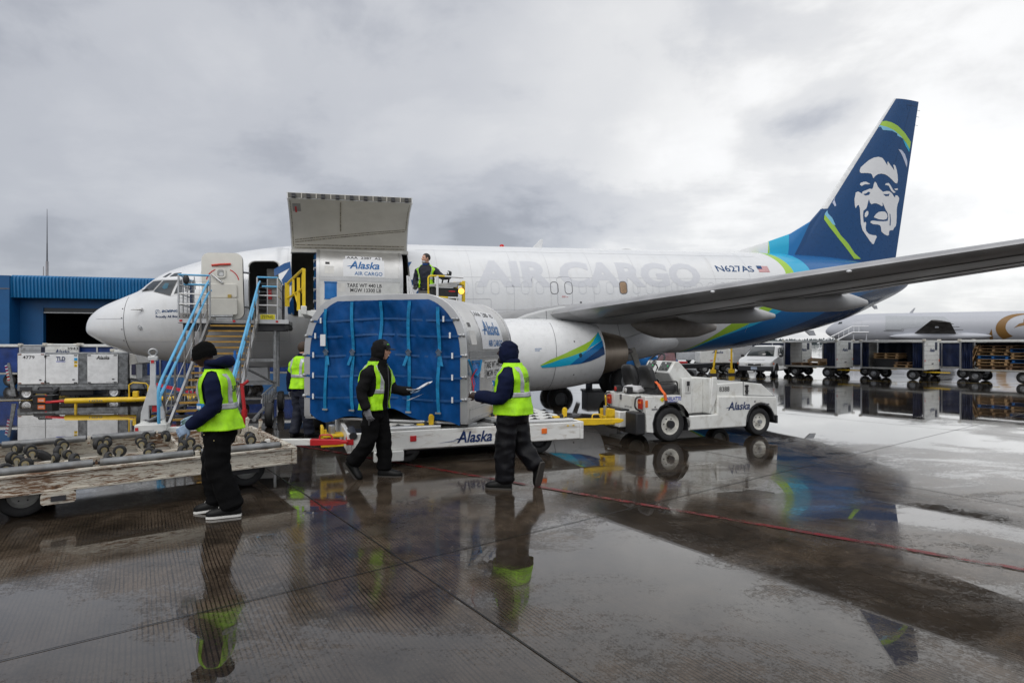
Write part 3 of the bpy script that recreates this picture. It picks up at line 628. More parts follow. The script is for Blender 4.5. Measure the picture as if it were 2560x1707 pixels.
line('emergency_exit_outline', rrect(14.24, 14.78, -2.24, -1.25, .12), .012, on_fus(.005), SEAM, closed=True)
words('exit_marking', 'EXIT\nRESCUE', 14.40, 14.62, -1.96, -1.90, on_fus(.006), RED, FUS)
decal('drain_port', [rrect(15.05, 15.13, -2.16, -2.10, .03)], on_fus(.006), SEAMD)
line('service_panel', rrect(10.6, 11.9, -2.9, -2.0, .05), .010, on_fus(.004), closed=True)
# lettering
words('air_cargo_lettering', 'AIR CARGO', 11.43, 19.98, -1.61, -.68, on_fus(.004), LETG, FUS, .12, 0, .045)
words('registration', 'N627AS', 20.78, 22.50, -1.00, -.75, on_fus(.006), NAVY, FUS, .12, -.10, .012)
decal('flag_field', [[(22.72, -.98), (23.24, -1.0), (23.20, -.74), (22.70, -.74)]], on_fus(.006), LOGOW)
for i in range(7): 
    z = -.995 + i * .0375; decal('flag_stripe', [[(22.715, z), (23.235, z), (23.235, z + .018), (22.715, z + .018)]], on_fus(.009), RED)
decal('flag_canton', [[(22.70, -.87), (22.93, -.87), (22.93, -.735), (22.69, -.735)]], on_fus(.012), NAVY)
words('maker_lettering', 'BOEING', 2.29, 2.75, -2.295, -2.225, on_fus(.006), NAVY, FUS, .06, .32, .03)
words('nose_lettering', 'Proudly All Boeing', 2.13, 2.83, -2.47, -2.38, on_fus(.006), INK, FUS, .06, 0, .02)
line('maker_emblem', [(2.18 + .055 * math.cos(R(a)), -2.27 + .055 * math.sin(R(a))) for a in range(0, 300, 20)], .008, on_fus(.006), NAVY)
line('maker_emblem', [(2.13, -2.35), (2.15, -2.31), (2.20, -2.22), (2.21, -2.30), (2.27, -2.295)], .010, on_fus(.007), NAVY)
decal('blue_swoosh', [SW1, SW2, SW3, SW5, SW6], on_fus(.005), K('swoosh_blue', (.003, .075, .24), .3, var=.06, coat=.05, spec=.3)); decal('blue_swoosh', [SW4], on_fus(.005), m_['swoosh_blue'])
# roof aerials
b = MB(); b.prism([(0, 0), (.42, 0), (.47, .36), (.38, .36)], P3(14.0, .02, -.03), (1, 0, 0), (0, 0, 1), (0, .04, 0)); b.build('blade_antenna', WHITE, FUS, bev=.008)
MB().cyl(P3(12.88, 0, -.02), P3(12.88, 0, .05), .10, .08).ell(P3(12.88, 0, .06), (.08, .08, .05)).build('beacon_light', K('red_lens', (.6, .01, .01), .2), FUS)
MB().ell(P3(17.9, 0, 0), (.30, .12, .035)).build('antenna_fairing', DARK, FUS)
MB().ell(P3(9.95, 0, 0), (.14, .08, .03)).build('antenna_fairing', DARK, FUS)
b = MB(); b.prism([(0, 0), (.5, 0), (.62, -.22), (.3, -.22)], P3(26.4, .02, -3.3), (1, 0, 0), (0, 0, 1), (0, .05, 0)); b.build('tail_skid', ALU, FUS, bev=.01)
MB().prism([(0, 0), (.3, 0), (.35, -.16), (.2, -.16)], P3(30.2, .02, -2.25), (1, 0, 0), (0, 0, 1), (0, .04, 0)).build('drain_mast', ALU, FUS)
# belly fairing
b = MB(); rings = []
for i in range(25):
    s = 9.0 + 11.3 * i / 24; e = math.sin(math.pi * min(1, max(0, i / 24))) ** .45; hw = .3 + 1.72 * e; h = .15 + .98 * e
    rings.append([Vector((s, hw * math.copysign(abs(math.cos(a)) ** .8, math.cos(a)), -3.34 + .10 * (1 - e) + h * math.copysign(abs(math.sin(a)) ** .85, math.sin(a)))) for a in [6.28319 * j / 40 for j in range(40)]])
b.loft(rings); b.build('belly_fairing', K('fairing_white', (.72, .73, .74), .3, var=.06, coat=.3, dirt=.2, dcol=(.4, .37, .33)), JET, 60)
# wings
AF = [(1, 0), (.85, .022), (.7, .042), (.5, .060), (.35, .064), (.22, .058), (.12, .046), (.05, .03), (.015, .016), (0, 0), (.015, -.014), (.05, -.024), (.12, -.036), (.22, -.045), (.35, -.050), (.5, -.046), (.7, -.030), (.85, -.014), (1, -.002)]
def wsec(t):
    le = interp([(1.2, 10.6), (1.9, 10.9), (5.5, 13.0), (17.16, 19.2)], t) if False else (10.55 + (t - 1.2) * .57 if t < 5.5 else 13.0 + (t - 5.5) * .532)
    te = 17.95 if t < 5.8 else 17.95 + (t - 5.8) * .262
    z = -2.66 + .075 * (t - 5.5)
    return le, te - le, z, 1.25 if t < 5 else 1.05
def wring(t, sgn, c0=0, c1=1):
    le, ch, z, k = wsec(t); L = [(c, y) for c, y in AF if c0 <= c <= c1]
    return [Vector((le + c * ch, -sgn * t, z + y * ch * k - .02 * (c - .3) * ch)) for c, y in L]
ts = [1.2, 2, 3, 4, 5, 5.8, 7, 9, 11, 13, 15, 16.4, 17.16]
WGR = K('wing_grey_paint', (.28, .28, .285), .34, var=.22, vs=.8, coat=.1, dirt=.35, dcol=(.08, .075, .07), ds=.9)
SLAT = K('slat_metal', (.40, .40, .41), .32, .45, var=.2, vs=1.2)
for sgn in (1, -1):
    W = MB().loft([wring(t, sgn) for t in ts]).build('wing', WGR, JET, 40)
    MB().loft([[p + Vector((-.012, 0, .004 if k < 5 else -.004)) for k, p in enumerate(wring(t, sgn, 0, .13))] for t in [5.5 + .1, 7, 9, 11, 13, 15, 16.6]]).build('slat', SLAT, W, 60)
    le, ch, z, _ = wsec(17.16)
    MB().loft([[Vector((le + c * ch * (1 - .55 * h) + h * 1.5, -sgn * (17.16 + .75 * h ** .6 + y * ch), z + 2.4 * h)) for c, y in AF] for h in (0, .15, .4, .7, 1)]).build('winglet', WHITE, W, 40)
    for (t, s0, s1, zt, zb, hw) in ((8.9, 16.2, 19.75, -2.36, -2.86, .20), (6.6, 15.6, 18.95, -2.60, -3.06, .20), (5.0, 15.2, 18.15, -2.72, -3.42, .26)):
        b = MB(); rings = []
        for i in range(15):
            u = i / 14; e = min(1, (u / .32) ** .6) if u < .32 else (1 if u < .75 else 1 - .72 * ((u - .75) / .25) ** 1.3)
            zc = zt - (zt - zb) * .5; 
            rings.append([Vector((s0 + (s1 - s0) * u, -sgn * (t + hw * e * math.cos(a)), zc - (zt - zb) * .12 * (1 - e) * (-1 if u < .4 else 1) + (zt - zb) * .5 * e * math.sin(a))) for a in [6.28319 * j / 16 for j in range(16)]])
        b.loft(rings); b.build('flap_track_fairing', K('fairing_grey', (.46, .465, .47), .34, var=.14, vs=1.2) if t > 5.5 else K('sooty_fairing', (.30, .275, .25), .4, var=.3, vs=1.4), W, 50)
    for t in (9.2, 11.6, 13.9):
        le, ch, z, k_ = wsec(t); MB().ell((le + .01, -sgn * t, z - .01), (.05, .05, .03)).build('static_rivet', LOGOW, W)
    SMd = K('wing_seam', (.07, .07, .07), .5)
    for c_ in (.16, .42, .70): MB().tube([Vector((wsec(t)[0] + c_ * wsec(t)[1], -sgn * t, wsec(t)[2] + (interp(sorted((a, b) for a, b in AF[9:]), c_) * wsec(t)[3] - .02 * (c_ - .3)) * wsec(t)[1] - .002)) for t in (5.9, 7, 9, 11, 13, 15, 16.5)], .009, 5).build('panel_seam', SMd, W)
    # tailplane
    MB().loft([[Vector((a + c * ch, -sgn * t, z + y * ch * .9)) for c, y in AF] for t, a, ch, z in ((.4, 27.2, 3.6, -1.15), (2, 28.1, 3.1, -1.12), (5, 29.9, 2.0, -1.02), (7.0, 31.0, 1.25, -.95))]).build('tailplane', WGR, JET, 40)
    # engine
    E_ = thing_part('engine', JET); cxn = P3(0, sgn * 4.83, -3.78); ax = Vector((1, 0, 0))
    def nr(r, s, a):
        q = r; 
        if math.sin(a) < 0: q = r * (1 - .03 * (-math.sin(a)) * max(0, 1 - (s - 10.3) / 3))
        return q
    rings = []
    for s in [10.35, 10.36, 10.40, 10.47, 10.6, 10.85, 11.2, 11.6, 12, 12.4, 12.8, 13.1, 13.4, 13.6, 13.8, 13.95, 14.08]:
        r = interp(NR, s); rings.append([cxn + Vector((s, nr(r, s, a) * math.cos(a) * -1, nr(r, s, a) * math.sin(a))) for a in [6.28319 * j / 56 for j in range(56)]])
    for s, r in ((14.08, .80), (13.7, .82), (13.2, .84)): rings.append([cxn + Vector((s, -r * math.cos(a), r * math.sin(a))) for a in [6.28319 * j / 56 for j in range(56)]])
    nac = MB().loft(rings, cap=False).build('nacelle', WHITE, E_, 40)
    MB().lathe([(10.36, .80), (10.40, .75), (10.55, .72), (11.3, .76), (11.35, .02)], cxn, ax, 40).build('inlet', K('inlet_dark', (.08, .08, .085), .4, .5), E_)
    MB().lathe([(13.1, .84), (13.15, .66), (13.9, .66), (14.10, .655), (14.3, .63), (14.75, .54), (14.98, .47), (14.98, .44), (14.3, .42), (14.25, .30)], cxn, ax, 40).build('core_cowl', K('heat_stained_metal', (.46, .38, .30), .34, .85, var=.22, vs=1.6, stretch=(2.5, .4, .4)), E_, 30)
    MB().lathe([(14.2, .30), (14.9, .24), (15.35, .05), (15.4, .002)], cxn, ax, 28).build('exhaust_plug', K('plug_metal', (.12, .10, .09), .4, .8), E_, 40)
    pl = [(11.7, -2.80), (12.1, -2.64), (12.6, -2.52), (13.1, -2.44), (13.9, -2.46), (14.2, -2.6), (16.6, -2.85), (16.6, -3.0), (15.6, -3.26), (14.9, -3.46), (14.0, -3.36), (13.9, -3.1), (13.0, -2.9), (12.3, -2.78)]
    b = MB(); b.prism(pl, P3(0, sgn * 4.83 + .19, 0), (1, 0, 0), (0, 0, 1), (0, .38, 0)); b.build('pylon', K('pylon_grey', (.52, .53, .535), .36, var=.12, vs=1.2), E_, 40, bev=.06, seg=3)
    if sgn == 1:
        fe = lambda s, z: P3(min(s, 14.07), nsurf(min(s, 14.07), z) + .006, z)
        for q, mt in ((ELIME, LIME), (ECYAN, CYAN), (EBLUE, MBLUE), (ENAVY, K('deep_blue_livery', (.004, .05, .17), .25))): decal('nacelle_swoosh', [q], fe, mt, nac, .06)
        for s in (11.15, 12.55): line('cowl_seam', [(s + .03 * math.sin((z + 3.8) * 1.5), z) for z in [-4.74 + .08 * i for i in range(24)]], .012, lambda s_, z: P3(s_, nsurf(s_, z) + .004, z), SEAMD, nac)
        decal('cowl_vent', [[(13.27 + .05 * math.cos(R(a)), -3.81 + .06 * math.sin(R(a))) for a in range(0, 360, 30)]], lambda s, z: P3(s, nsurf(s, z) + .010, z), K('vent_dark', (.01, .06, .09), .5), nac, 0)
        line('pylon_seam', [(12.62, -2.84), (12.60, -2.56)], .014, lambda s, z: P3(s, 5.026, z), SEAMD, nac); line('pylon_seam', [(13.55, -2.98), (13.6, -2.5)], .014, lambda s, z: P3(s, 5.026, z), SEAMD, nac); line('pylon_seam', [(14.9, -3.4), (14.75, -2.75)], .014, lambda s, z: P3(s, 5.026, z), SEAMD, nac)
        for s, z in ((13.12, -3.43), (13.12, -4.33)): MB().ell(P3(s, nsurf(s, z), z), .022).build('cowl_latch', SEAMD, nac)
        words('cowl_notice', 'HOIST POINT\nNO STEP', 11.95, 12.14, -3.66, -3.58, lambda s, z: P3(s, nsurf(s, z) + .006, z), LOGOB, nac, 0)
    # main gear
    G = thing_part('main_gear', JET); gz = -4.88 - PH * 16.0 + .55
    b = MB(); b.cyl(P3(16.0, sgn * 2.86, -3.0), P3(16.0, sgn * 2.86, gz), .11); b.cyl(P3(16.0, sgn * 2.45, gz), P3(16.0, sgn * 3.27, gz), .07); b.tube([P3(16.05, sgn * 2.86, -4.2), P3(16.4, sgn * 2.86, -4.45), P3(16.15, sgn * 2.86, gz)], .04); b.cyl(P3(16.0, sgn * 2.86, -3.9), P3(16.0, sgn * 1.5, -3.5), .06); b.build('oleo_strut', STEEL, G)
    for d in (-.43, .43): wheel(G, P3(16.0, sgn * (2.86 + d), gz), (0, -sgn, 0), .55, .36, .5, hubmat=K('grey_hub', (.35, .36, .37), .4))
    b = MB(); b.loft([[Vector((15.55 + .55 * u, -sgn * (3.02 + .10 * math.sin(u * 3.1)), z)) for u in (0, .33, .66, 1)] + [Vector((15.55 + .55 * u, -sgn * (2.98 + .10 * math.sin(u * 3.1)), z)) for u in (1, .66, .33, 0)] for z in (-3.15, -3.55, -4.15)]); b.build('gear_door', K('gear_door_beige', (.48, .46, .41), .45, dirt=.3), G, 40)
    MB().prism([(0, 0), (.22, .03), (.52, -.85), (.34, -.9)], P3(16.5, sgn * 2.6, -3.75), (1, 0, 0), (0, 0, 1), (0, .06, 0)).build('drag_brace_door', K('gear_door_beige'), G, bev=.01)
# nose gear
G = thing_part('nose_gear', JET); gz = -4.88 - PH * 4.0 + .34
MB().cyl(P3(4, 0, -3.7), P3(4, 0, gz), .07).cyl(P3(4, -.3, gz), P3(4, .3, gz), .05).build('oleo_strut', ALU, G)
for d in (-.2, .2): wheel(G, P3(4, d, gz), (0, -1 if d > 0 else 1, 0), .34, .2, .5)
for d in (-.32, .32): MB().box((4.3, d, -4.25), (1.3, .03, .5)).build('gear_door', WHITE, G)
# fin
def fin_le(z): return interp([(-.4, 25.4), (1.98, 27.44), (7.18, 31.80)], z) if z < 1.98 else 27.44 + (z - 1.98) * (31.80 - 27.44) / 5.20
def fin_te(z): return 31.70 + (z + .17) * .2222
def fht(s, z):
    le, te = fin_le(z), fin_te(z); c = min(1, max(0, (s - le) / (te - le))); a = sorted((q for q in AF[:10]), key=lambda q: q[0])
    return interp(a, c) * (te - le) * .80
def fin_ring(z, c0, c1):
    le, te = fin_le(z), fin_te(z); ch = te - le; U = [(c, y) for c, y in AF[:10] if c0 <= c <= c1]
    if c0 > 0: U.append((c0, interp(sorted(AF[:10]), c0)))
    if c1 < 1: U.insert(0, (c1, interp(sorted(AF[:10]), c1)))
    return [Vector((le + c * ch, -y * ch * .8, z)) for c, y in U] + [Vector((le + c * ch, y * ch * .8, z)) for c, y in U[::-1]]
zs = [-.5, 0, .5, 1, 1.5, 1.98, 3, 4, 5, 6, 7.0, 7.2]
FIN = MB().loft([fin_ring(z, .055, 1) for z in zs]).build('tail_fin', NAVY, JET, 40)
MB().loft([fin_ring(z, 0, .055) for z in zs[5:]]).build('fin_leading_edge', K('fin_edge_white', (.70, .71, .72), .3, .2), FIN, 40)
MB().loft([fin_ring(z, 0, .055) for z in zs[:6]]).build('fin_root_edge', NAVY, FIN, 40)
D_ = MB(); dp = [(22.5, -.12), (22.76, -.01), (24.71, .53), (25.77, .86), (26.85, 1.42), (27.5, 2.02)]
rings = []
for s, z in dp:
    hw = .03 + .035 * (s - 22.5)
    rings.append([Vector((s, -hw, -.25)), Vector((s, -hw * .8, min(z, -.25 + (z + .25) * .55))), Vector((s, -hw * .3, z - .03)), Vector((s, 0, z)), Vector((s, hw * .3, z - .03)), Vector((s, hw * .8, -.25 + (z + .25) * .55)), Vector((s, hw, -.25))])
def dorsal_mat():
    x = bpy.data.materials.new('dorsal_livery'); x.use_nodes = True; t = x.node_tree; p = t.nodes['Principled BSDF']
    sp = N(t, 'ShaderNodeSeparateXYZ'); t.links.new(N(t, 'ShaderNodeTexCoord').outputs['Object'], sp.inputs[0]); c = (.77, .78, .79)
    for s0, k, col in ((24.5, .22, (.36, .60, .045)), (24.6, .05, (.012, .42, .66)), (25.53, .17, (.004, .165, .44)), (25.88, .67, (.003, .058, .185))):
        c = mixc(t, math_(t, 'GREATER_THAN', sp.outputs[0], math_(t, 'MULTIPLY_ADD', sp.outputs[2], k, s0)), c, col)
    t.links.new(c, p.inputs['Base Color']); p.inputs['Roughness'].default_value = .28; return x
DOR = D_.loft(rings).build('dorsal_fin', dorsal_mat(), JET, 50)
def dh(s, z):
    zt = interp(dp, s); hw = .03 + .035 * (s - 22.5); u = (z + .25) / max(.05, zt + .25)
    return hw * (1 - .36 * u if u < .55 else .8 - (u - .55) / .45 * .6)
fd = lambda s, z: P3(s, dh(s, min(z, interp(dp, s) - .01)) + .012, min(z, interp(dp, s) - .005))
fix = lambda q: [(s, z) for s, z in q]
def ff(o):
    def f(s, z):
        s = max(s, fin_le(z) + .06 * (fin_te(z) - fin_le(z))); return P3(s, fht(s, z) + o, z)
    return f
for q in (FACE1, FACE2, FACE3, FACE4, FACE5, FACE6, FACE7): decal('tail_portrait', [q], ff(.006), LOGOW, FIN, .25)
for q in (FDK1, FDK2, FDK3): decal('portrait_dark_lines', [q], ff(.010), NAVY, FIN, .25)  # dark eyes and cheek line of the emblem
for q, mt in ((FLIME1, LIME), (FLIME2, LIME), (FLB1, LBLUE), (FBL1, CYAN), (FPALE1, PALEV), (FPALE2, PALEV), (FLB2, LBLUE)): decal('fin_stripe', [q], ff(.007), mt, FIN, .25)
line('rudder_seam', [(fin_le(z) + .70 * (fin_te(z) - fin_le(z)), z) for z in [-.1 + .3 * i for i in range(25)]], .02, ff(.004), K('rudder_seam', (.006, .045, .13), .3), FIN)
line('rudder_seam', [(32.55, 6.75), (32.5, 6.95), (33.2, 6.97)], .03, ff(.005), m_['rudder_seam'], FIN)
for z in (6.8, 6.5, 6.1): MB().tube([(fin_te(z), 0, z), (fin_te(z) + .16, 0, z - .02)], .008, 5).build('static_wick', DARK, FIN)
# ---------------------------------------------------------------- cargo containers
def container(label, loc, rz, code, pouch):
    T = thing('cargo_container', label, 'container', loc, rz, 'rounded aluminium air cargo containers')
    W, L, H, VZ, FX = 1.37, 2.45, 1.90, 1.0, .62
    prof = [(W, 0), (W, VZ)] + [(FX + (W - FX) * math.cos(R(a)) ** .92, VZ + (H - VZ) * math.sin(R(a)) ** .92) for a in range(9, 91, 9)]
    full = prof + [(-x, z) for x, z in prof[::-1]]
    # arc-length map of the right hand side: 0 at the floor
    al = [0]
    for (a, b), (c, d) in zip(prof, prof[1:]): al.append(al[-1] + math.hypot(c - a, d - b))
    def skin(off):
        def f(y, q):
            i = 0
            while i < len(al) - 2 and al[i + 1] < q: i += 1
            k = (q - al[i]) / (al[i + 1] - al[i]); a, b = prof[i], prof[i + 1]
            n = Vector((b[1] - a[1], 0, -(b[0] - a[0]))).normalized()
            return Vector((a[0] + (b[0] - a[0]) * k, y, a[1] + (b[1] - a[1]) * k)) + n * off
        return f
    b = MB(); b.loft([[Vector((x, y, z)) for x, z in full] for y in (.06, .8, 1.5, 2.40)], cap=False, closed=False)
    b.build('shell', ALU2, T, 40)
    MB().loft([[Vector((x * .985, y, z * .985)) for x, z in full] for y in (.06, 2.40)], cap=False, closed=False).build('inner_shell', K('container_inside', (.25, .25, .25), .5, .3), T, 40)
    MB().prism(full, (0, 2.40, 0), (1, 0, 0), (0, 0, 1), (0, .03, 0)).build('back_wall', ALU2, T, 40)
    MB().bx(-W - .0, W + .0, -.02, L, -.035, 0).build('base_plate', ALU, T, bev=.006)
    # rim frames front and back
    for y0, y1 in ((-.03, .07), (2.35, 2.45)):
        b = MB(); k = .915; ring = full
        ins = [(x * k if abs(x) > .01 else x, z * (1 - .045) if z > .02 else 0) for x, z in full]
        o4 = [[Vector((x * 1.008, y, z * 1.006)) for x, z in ring] for y in (y0, y1)] + [[Vector((x, y, z)) for x, z in ins] for y in (y1, y0)]
        b.loft(o4, cap=False, closed=False, loop=True); b.build('rim_frame', ALU, T, 40, bev=.006)
    fn = skin(.004)
    MB().loft([[skin(.012)(y, q) for q in (.93, 1.05)] for y in (.08, 1.2, 2.36)], cap=False, closed=False).build('joint_strip', ALU, T)
    MB().loft([[skin(.010)(y, q) for q in (0, .20)] for y in (.08, 1.2, 2.36)], cap=False, closed=False).build('kick_plate', ALU, T)
    rv = MB()
    for y in [.12 + .07 * i for i in range(32)]:
        for q in (.945, 1.035, .03, .17): rv.ell(skin(.013)(y, q), .007, 6, 4)
    for q in [.25 + .06 * i for i in range(28)]: rv.ell(skin(.004)(.10, q), .006, 6, 4); rv.ell(skin(.004)(2.32, q), .006, 6, 4)
    rv.build('rivet_row', STEEL, T)
    pl = drape('placard', polymesh([[(.72, 1.07), (1.90, 1.07), (1.90, 1.61), (.72, 1.61)], [(.78, 1.612), (1.84, 1.612), (1.84, 1.75), (.78, 1.75)]]), skin(.005), LOGOW, T, .1)
    f2 = skin(.009)
    words('code_lettering', code, .82, 1.80, 1.635, 1.73, f2, INKK, pl, .08, 0, .012)
    put('script_lettering', alaska_mesh(), .80, 1.76, 1.30, 1.57, f2, LOGOB, pl, .08)
    words('cargo_lettering', 'AIR CARGO', 1.04, 1.84, 1.11, 1.22, f2, LOGOB, pl, .08, 0, .008)
    wl = drape('weight_label', polymesh([[(.80, .74), (1.84, .74), (1.84, .89), (.80, .89)], [(.90, .60), (1.82, .60), (1.82, .742), (.90, .742)]]), skin(.005), K('label_white', (.62, .62, .61), .4), T, 0)
    words('weight_lettering', 'TARE WT 440 LB', .82, 1.82, .755, .865, f2, INKK, wl, 0, 0, .014)
    words('weight_lettering', 'MGW 13300 LB', .92, 1.80, .615, .725, f2, INKK, wl, 0, 0, .014)
    drape('small_label', polymesh([[(.22, 1.42), (.34, 1.42), (.34, 1.49), (.22, 1.49)]]), skin(.006), INKK, T, 0)
    drape('small_label', polymesh([[(.20, 1.14), (.46, 1.14), (.46, 1.36), (.20, 1.36)]]), skin(.006), K('paper_white', (.7, .69, .66), .6), T, 0)
    drape('small_label', polymesh([[(.58, .62), (.78, .62), (.78, .86), (.58, .86)]]), skin(.006), K('faded_label', (.60, .59, .57), .5), T, 0)
    b = MB(); nx = 6
    b.loft([[Vector((W + .012 + .035 * math.sin(math.pi * i / nx) * (1 if j else .2), .20 + .34 * i / nx, .88 - .48 * j / 5)) for i in range(nx + 1)] for j in range(6)], cap=False, closed=False)
    po = b.build('document_pouch', K('blue_vinyl_pouch', (.012, .15, .45), .25, bump=.4, bs=9), T, 60)
    MB().bx(W + .005, W + .035, .19, .55, .86, .90).build('pouch_edge', LOGOB, po); MB().bx(W + .005, W + .03, .19, .55, .385, .41).build('pouch_edge', LOGOB, po)
    if pouch:
        b = MB(); b.tube([(W + .03, -.02, .92), (W + .06, .10, .72), (W + .05, .28, .66), (W + .05, .42, .74), (W + .04, .53, .9)], .018, 6); b.build('pouch_strap', STRAP, po)
    # net curtain across the open front
    def half(z):
        if z <= VZ: return W
        q = min(1, (z - VZ) / (H - VZ)); return FX + (W - FX) * max(0, 1 - q ** (1 / .92 * 2)) ** .46
    b = MB(); rows = []; nz, nx = 46, 90
    for j in range(nz + 1):
        z = .045 + (H - .125) * j / nz; hw = half(z + .04) - .10; row = []
        for i in range(nx + 1):
            u = -1 + 2 * i / nx; x = u * hw
            sag = .035 * math.cos(z * 3.1 * 2) * math.cos(x * 4.1) + .05 * noise.noise(Vector((x * 2.3, z * 1.8, rz * 3)))
            zz_ = z
            if j < 4: zz_ += .085 * (1 - j / 4) * (math.sin(x * 3.2 + 1) + .6 * math.sin(x * 7.7)); sag += .05 * math.sin(x * 5) * (1 - j / 4)
            fold = .034 * noise.noise(Vector((x * 6, z * 2.2 + x * 2, 3 + rz))) + .022 * noise.noise(Vector((x * 13 + z * 4, z * 6, 7)))
            row.append(Vector((x, -.035 - (.03 * (1 - u ** 6)) - sag * .6 * (1 - u ** 4) - fold * (1 - u ** 8), zz_)))
        rows.append(row)
    b.loft(rows, cap=False, closed=False); cur = b.build('net_curtain', TARP, T, 60)
    def front(x, z, o):
        u = x / (half(z + .04) - .10); sag = .035 * math.cos(z * 6.2) * math.cos(x * 4.1) + .05 * noise.noise(Vector((x * 2.3, z * 1.8, rz * 3)))
        return Vector((x, -.035 - .03 - sag * .6 * max(0, 1 - u ** 4) - o, z))
    for x in (-.95, -.48, 0, .47, .95):
        zt = [z for z in [.10 + .05 * i for i in range(40)] if half(z + .06) - .10 > abs(x) and z < H - .06]
        b = MB(); wv = .026
        b.loft([[front(x - wv + .012 * math.sin(z * 5 + x * 9), z, .022), front(x + wv + .012 * math.sin(z * 5 + x * 9), z, .022), front(x + wv + .012 * math.sin(z * 5 + x * 9), z, .027), front(x - wv + .012 * math.sin(z * 5 + x * 9), z, .027)] for z in zt]); s = b.build('strap', STRAP, cur)
        b = MB(); p = front(x, 1.03, .04); b.torus(p, (0, 1, .1), .045, .010, 4, 6); b.box(p + Vector((0, .005, -.01)), (.06, .02, .09)); b.build('buckle', K('buckle_steel', (.10, .14, .20), .45, .4), s)
        b = MB(); sx = 1 if int(x * 10) % 2 else -1
        b.loft([[front(x + sx * (.02 + .022 * k) - .02, .98 - .075 * k, .035 + .012 * k), front(x + sx * (.02 + .022 * k) + .025, .98 - .075 * k - .01, .035 + .012 * k)] for k in range(3)], cap=False, closed=False); b.build('strap_tail', STRAP, s)
        MB().box(front(x, .13, .04), (.09, .02, .025)).build('strap_hook', ALU, s)
    wd_ = K('dark_blue_webbing', (.006, .075, .24), .55, var=.2, vs=14)
    for z in (.33, .66, .98, 1.28, 1.52):
        hw = half(z + .04) - .06; xs = [-hw + 2 * hw * i / 40 for i in range(41)]
        b = MB(); b.loft([[front(x, z - .016 + .02 * math.cos(x * 3.2), .012), front(x, z + .016 + .02 * math.cos(x * 3.2), .012)] for x in xs], cap=False, closed=False); s = b.build('cross_strap', wd_, cur)
        for sg in (-1, 1):
            b = MB(); p = Vector((sg * (hw + .055), -.055, z)); b.ell(p, (.030, .022, .030), 10, 6); b.cyl(p, p + Vector((-sg * .07, -.01, .005)), .012); b.build('strap_stud', STEEL, s)
            MB().box(front(sg * (hw - .14), z, .03), (.025, .012, .085)).build('webbing_tag', LOGOW, s)
    b = MB(); b.bx(-1.02, -.93, -.13, -.12, 1.12, 1.30); b.build('cargo_tag', LOGOW, cur)
    return T
ca = R(-15.5)
container('rounded aluminium cargo container with blue net front resting on the white dolly', (-1.98, 8.98, .60), ca, 'AAA  2380  AS', True)
xa = TH - math.pi / 2
container('rounded aluminium cargo container half inside the raised aircraft cargo door', (-5.56 - .05 - 1.37 * math.cos(xa), 16.82 - 1.37 * math.sin(xa), 2.66), xa, 'AAA  2387  AS', False)
# ---------------------------------------------------------------- white container dolly
DR = R(20.6)
DO = thing('container_dolly', 'white container dolly with script lettering under the net-fronted container', 'dolly', (-2.23, 8.12, 0), DR)
LN, DP = 3.55, 2.45
PCH = K('chipped_white_paint', (.80, .80, .78), .36, var=.06, coat=.2, dirt=.55, dcol=(.36, .30, .24), ds=5, stretch=(.5, 1, 2.5))
MB().bx(0, LN, 0, .05, .235, .505).bx(.02, LN - .02, .05, .10, .22, .26).bx(.02, LN - .02, .05, .10, .46, .497).build('side_rail', PCH, DO, bev=.012)
MB().bx(0, LN, DP - .05, DP, .235, .505).build('side_rail', PCH, DO, bev=.012)
for x in (-.06, LN + .0): MB().bx(x, x + .06, -.01, DP + .01, .23, .51).build('end_beam', PCH, DO, bev=.01)
MB().bx(.25, 1.30, .12, DP - .06, .50, .545).build('deck_plate', PCH, DO, bev=.008)
MB().bx(2.25, LN - .08, .12, DP - .06, .50, .545).build('deck_plate', PCH, DO, bev=.008)
MB().bx(1.34, 2.20, .30, DP - .06, .46, .50).build('deck_plate', K('scuffed_deck_grey', (.50, .50, .49), .4, .2, dirt=.5), DO, bev=.006)
b = MB(); b.box((1.55, 1.0, .535), (.16, 1.9, .05), Matrix.Rotation(R(14), 3, 'Z')); b.box((2.02, 1.3, .535), (.16, 1.9, .05), Matrix.Rotation(R(14), 3, 'Z')); b.build('guide_rail', K('bare_grey_rail', (.33, .34, .34), .4, .5), DO, bev=.006)
for x in [.42 + .27 * i for i in range(4)] + [2.36 + .26 * i for i in range(5)]:
    for j, y in enumerate((.28, .62, .98, 1.36, 1.8, 2.15)):
        b = MB(); o = .12 * (j % 2); b.ell((x + o, y, .547), (.095, .035, .006), 14, 5); b.mi = 1; b.ell((x + o, y, .552), (.036, .034, .018), 12, 7); b.build('ball_caster', [K('caster_recess', (.03, .03, .03), .5), BLACK], DO)
for x0, x1 in ((.30, 1.28), (2.28, LN - .1)):
    MB().cyl((x0, .085, .53), (x1, .085, .53), .032).build('edge_roller', ALU, DO)
for x, y in ((1.12, .16), (2.9, 2.25), (3.38, .30), (.9, 2.1), (2.4, .9)):
    b = MB(); b.bx(x - .17, x + .02, y - .05, y + .05, .548, .575); b.prism([(0, 0), (.07, 0), (.08, .13), (.055, .16), (.02, .16), (0, .12)], (x, y + .02, .55), (1, 0, 0), (0, 0, 1), (0, -.045, 0)); b.mi = 1; b.cyl((x - .04, y - .06, .57), (x - .04, y + .03, .57), .035); b.build('yellow_lock', [YEL, BLACK], DO, bev=.006)
b = MB(); b.bx(-.38, -.06, .55, .85, .38, .42).bx(-.38, -.34, .55, .85, .26, .54); b.bx(-.38, -.06, .55, .85, .24, .28).bx(-.36, -.30, .58, .62, .28, .50); b.mi = 1; b.cyl((-.22, .70, .2), (-.22, .70, .55), .05); b.build('tow_coupling', [YEL, STEEL], DO, bev=.01)
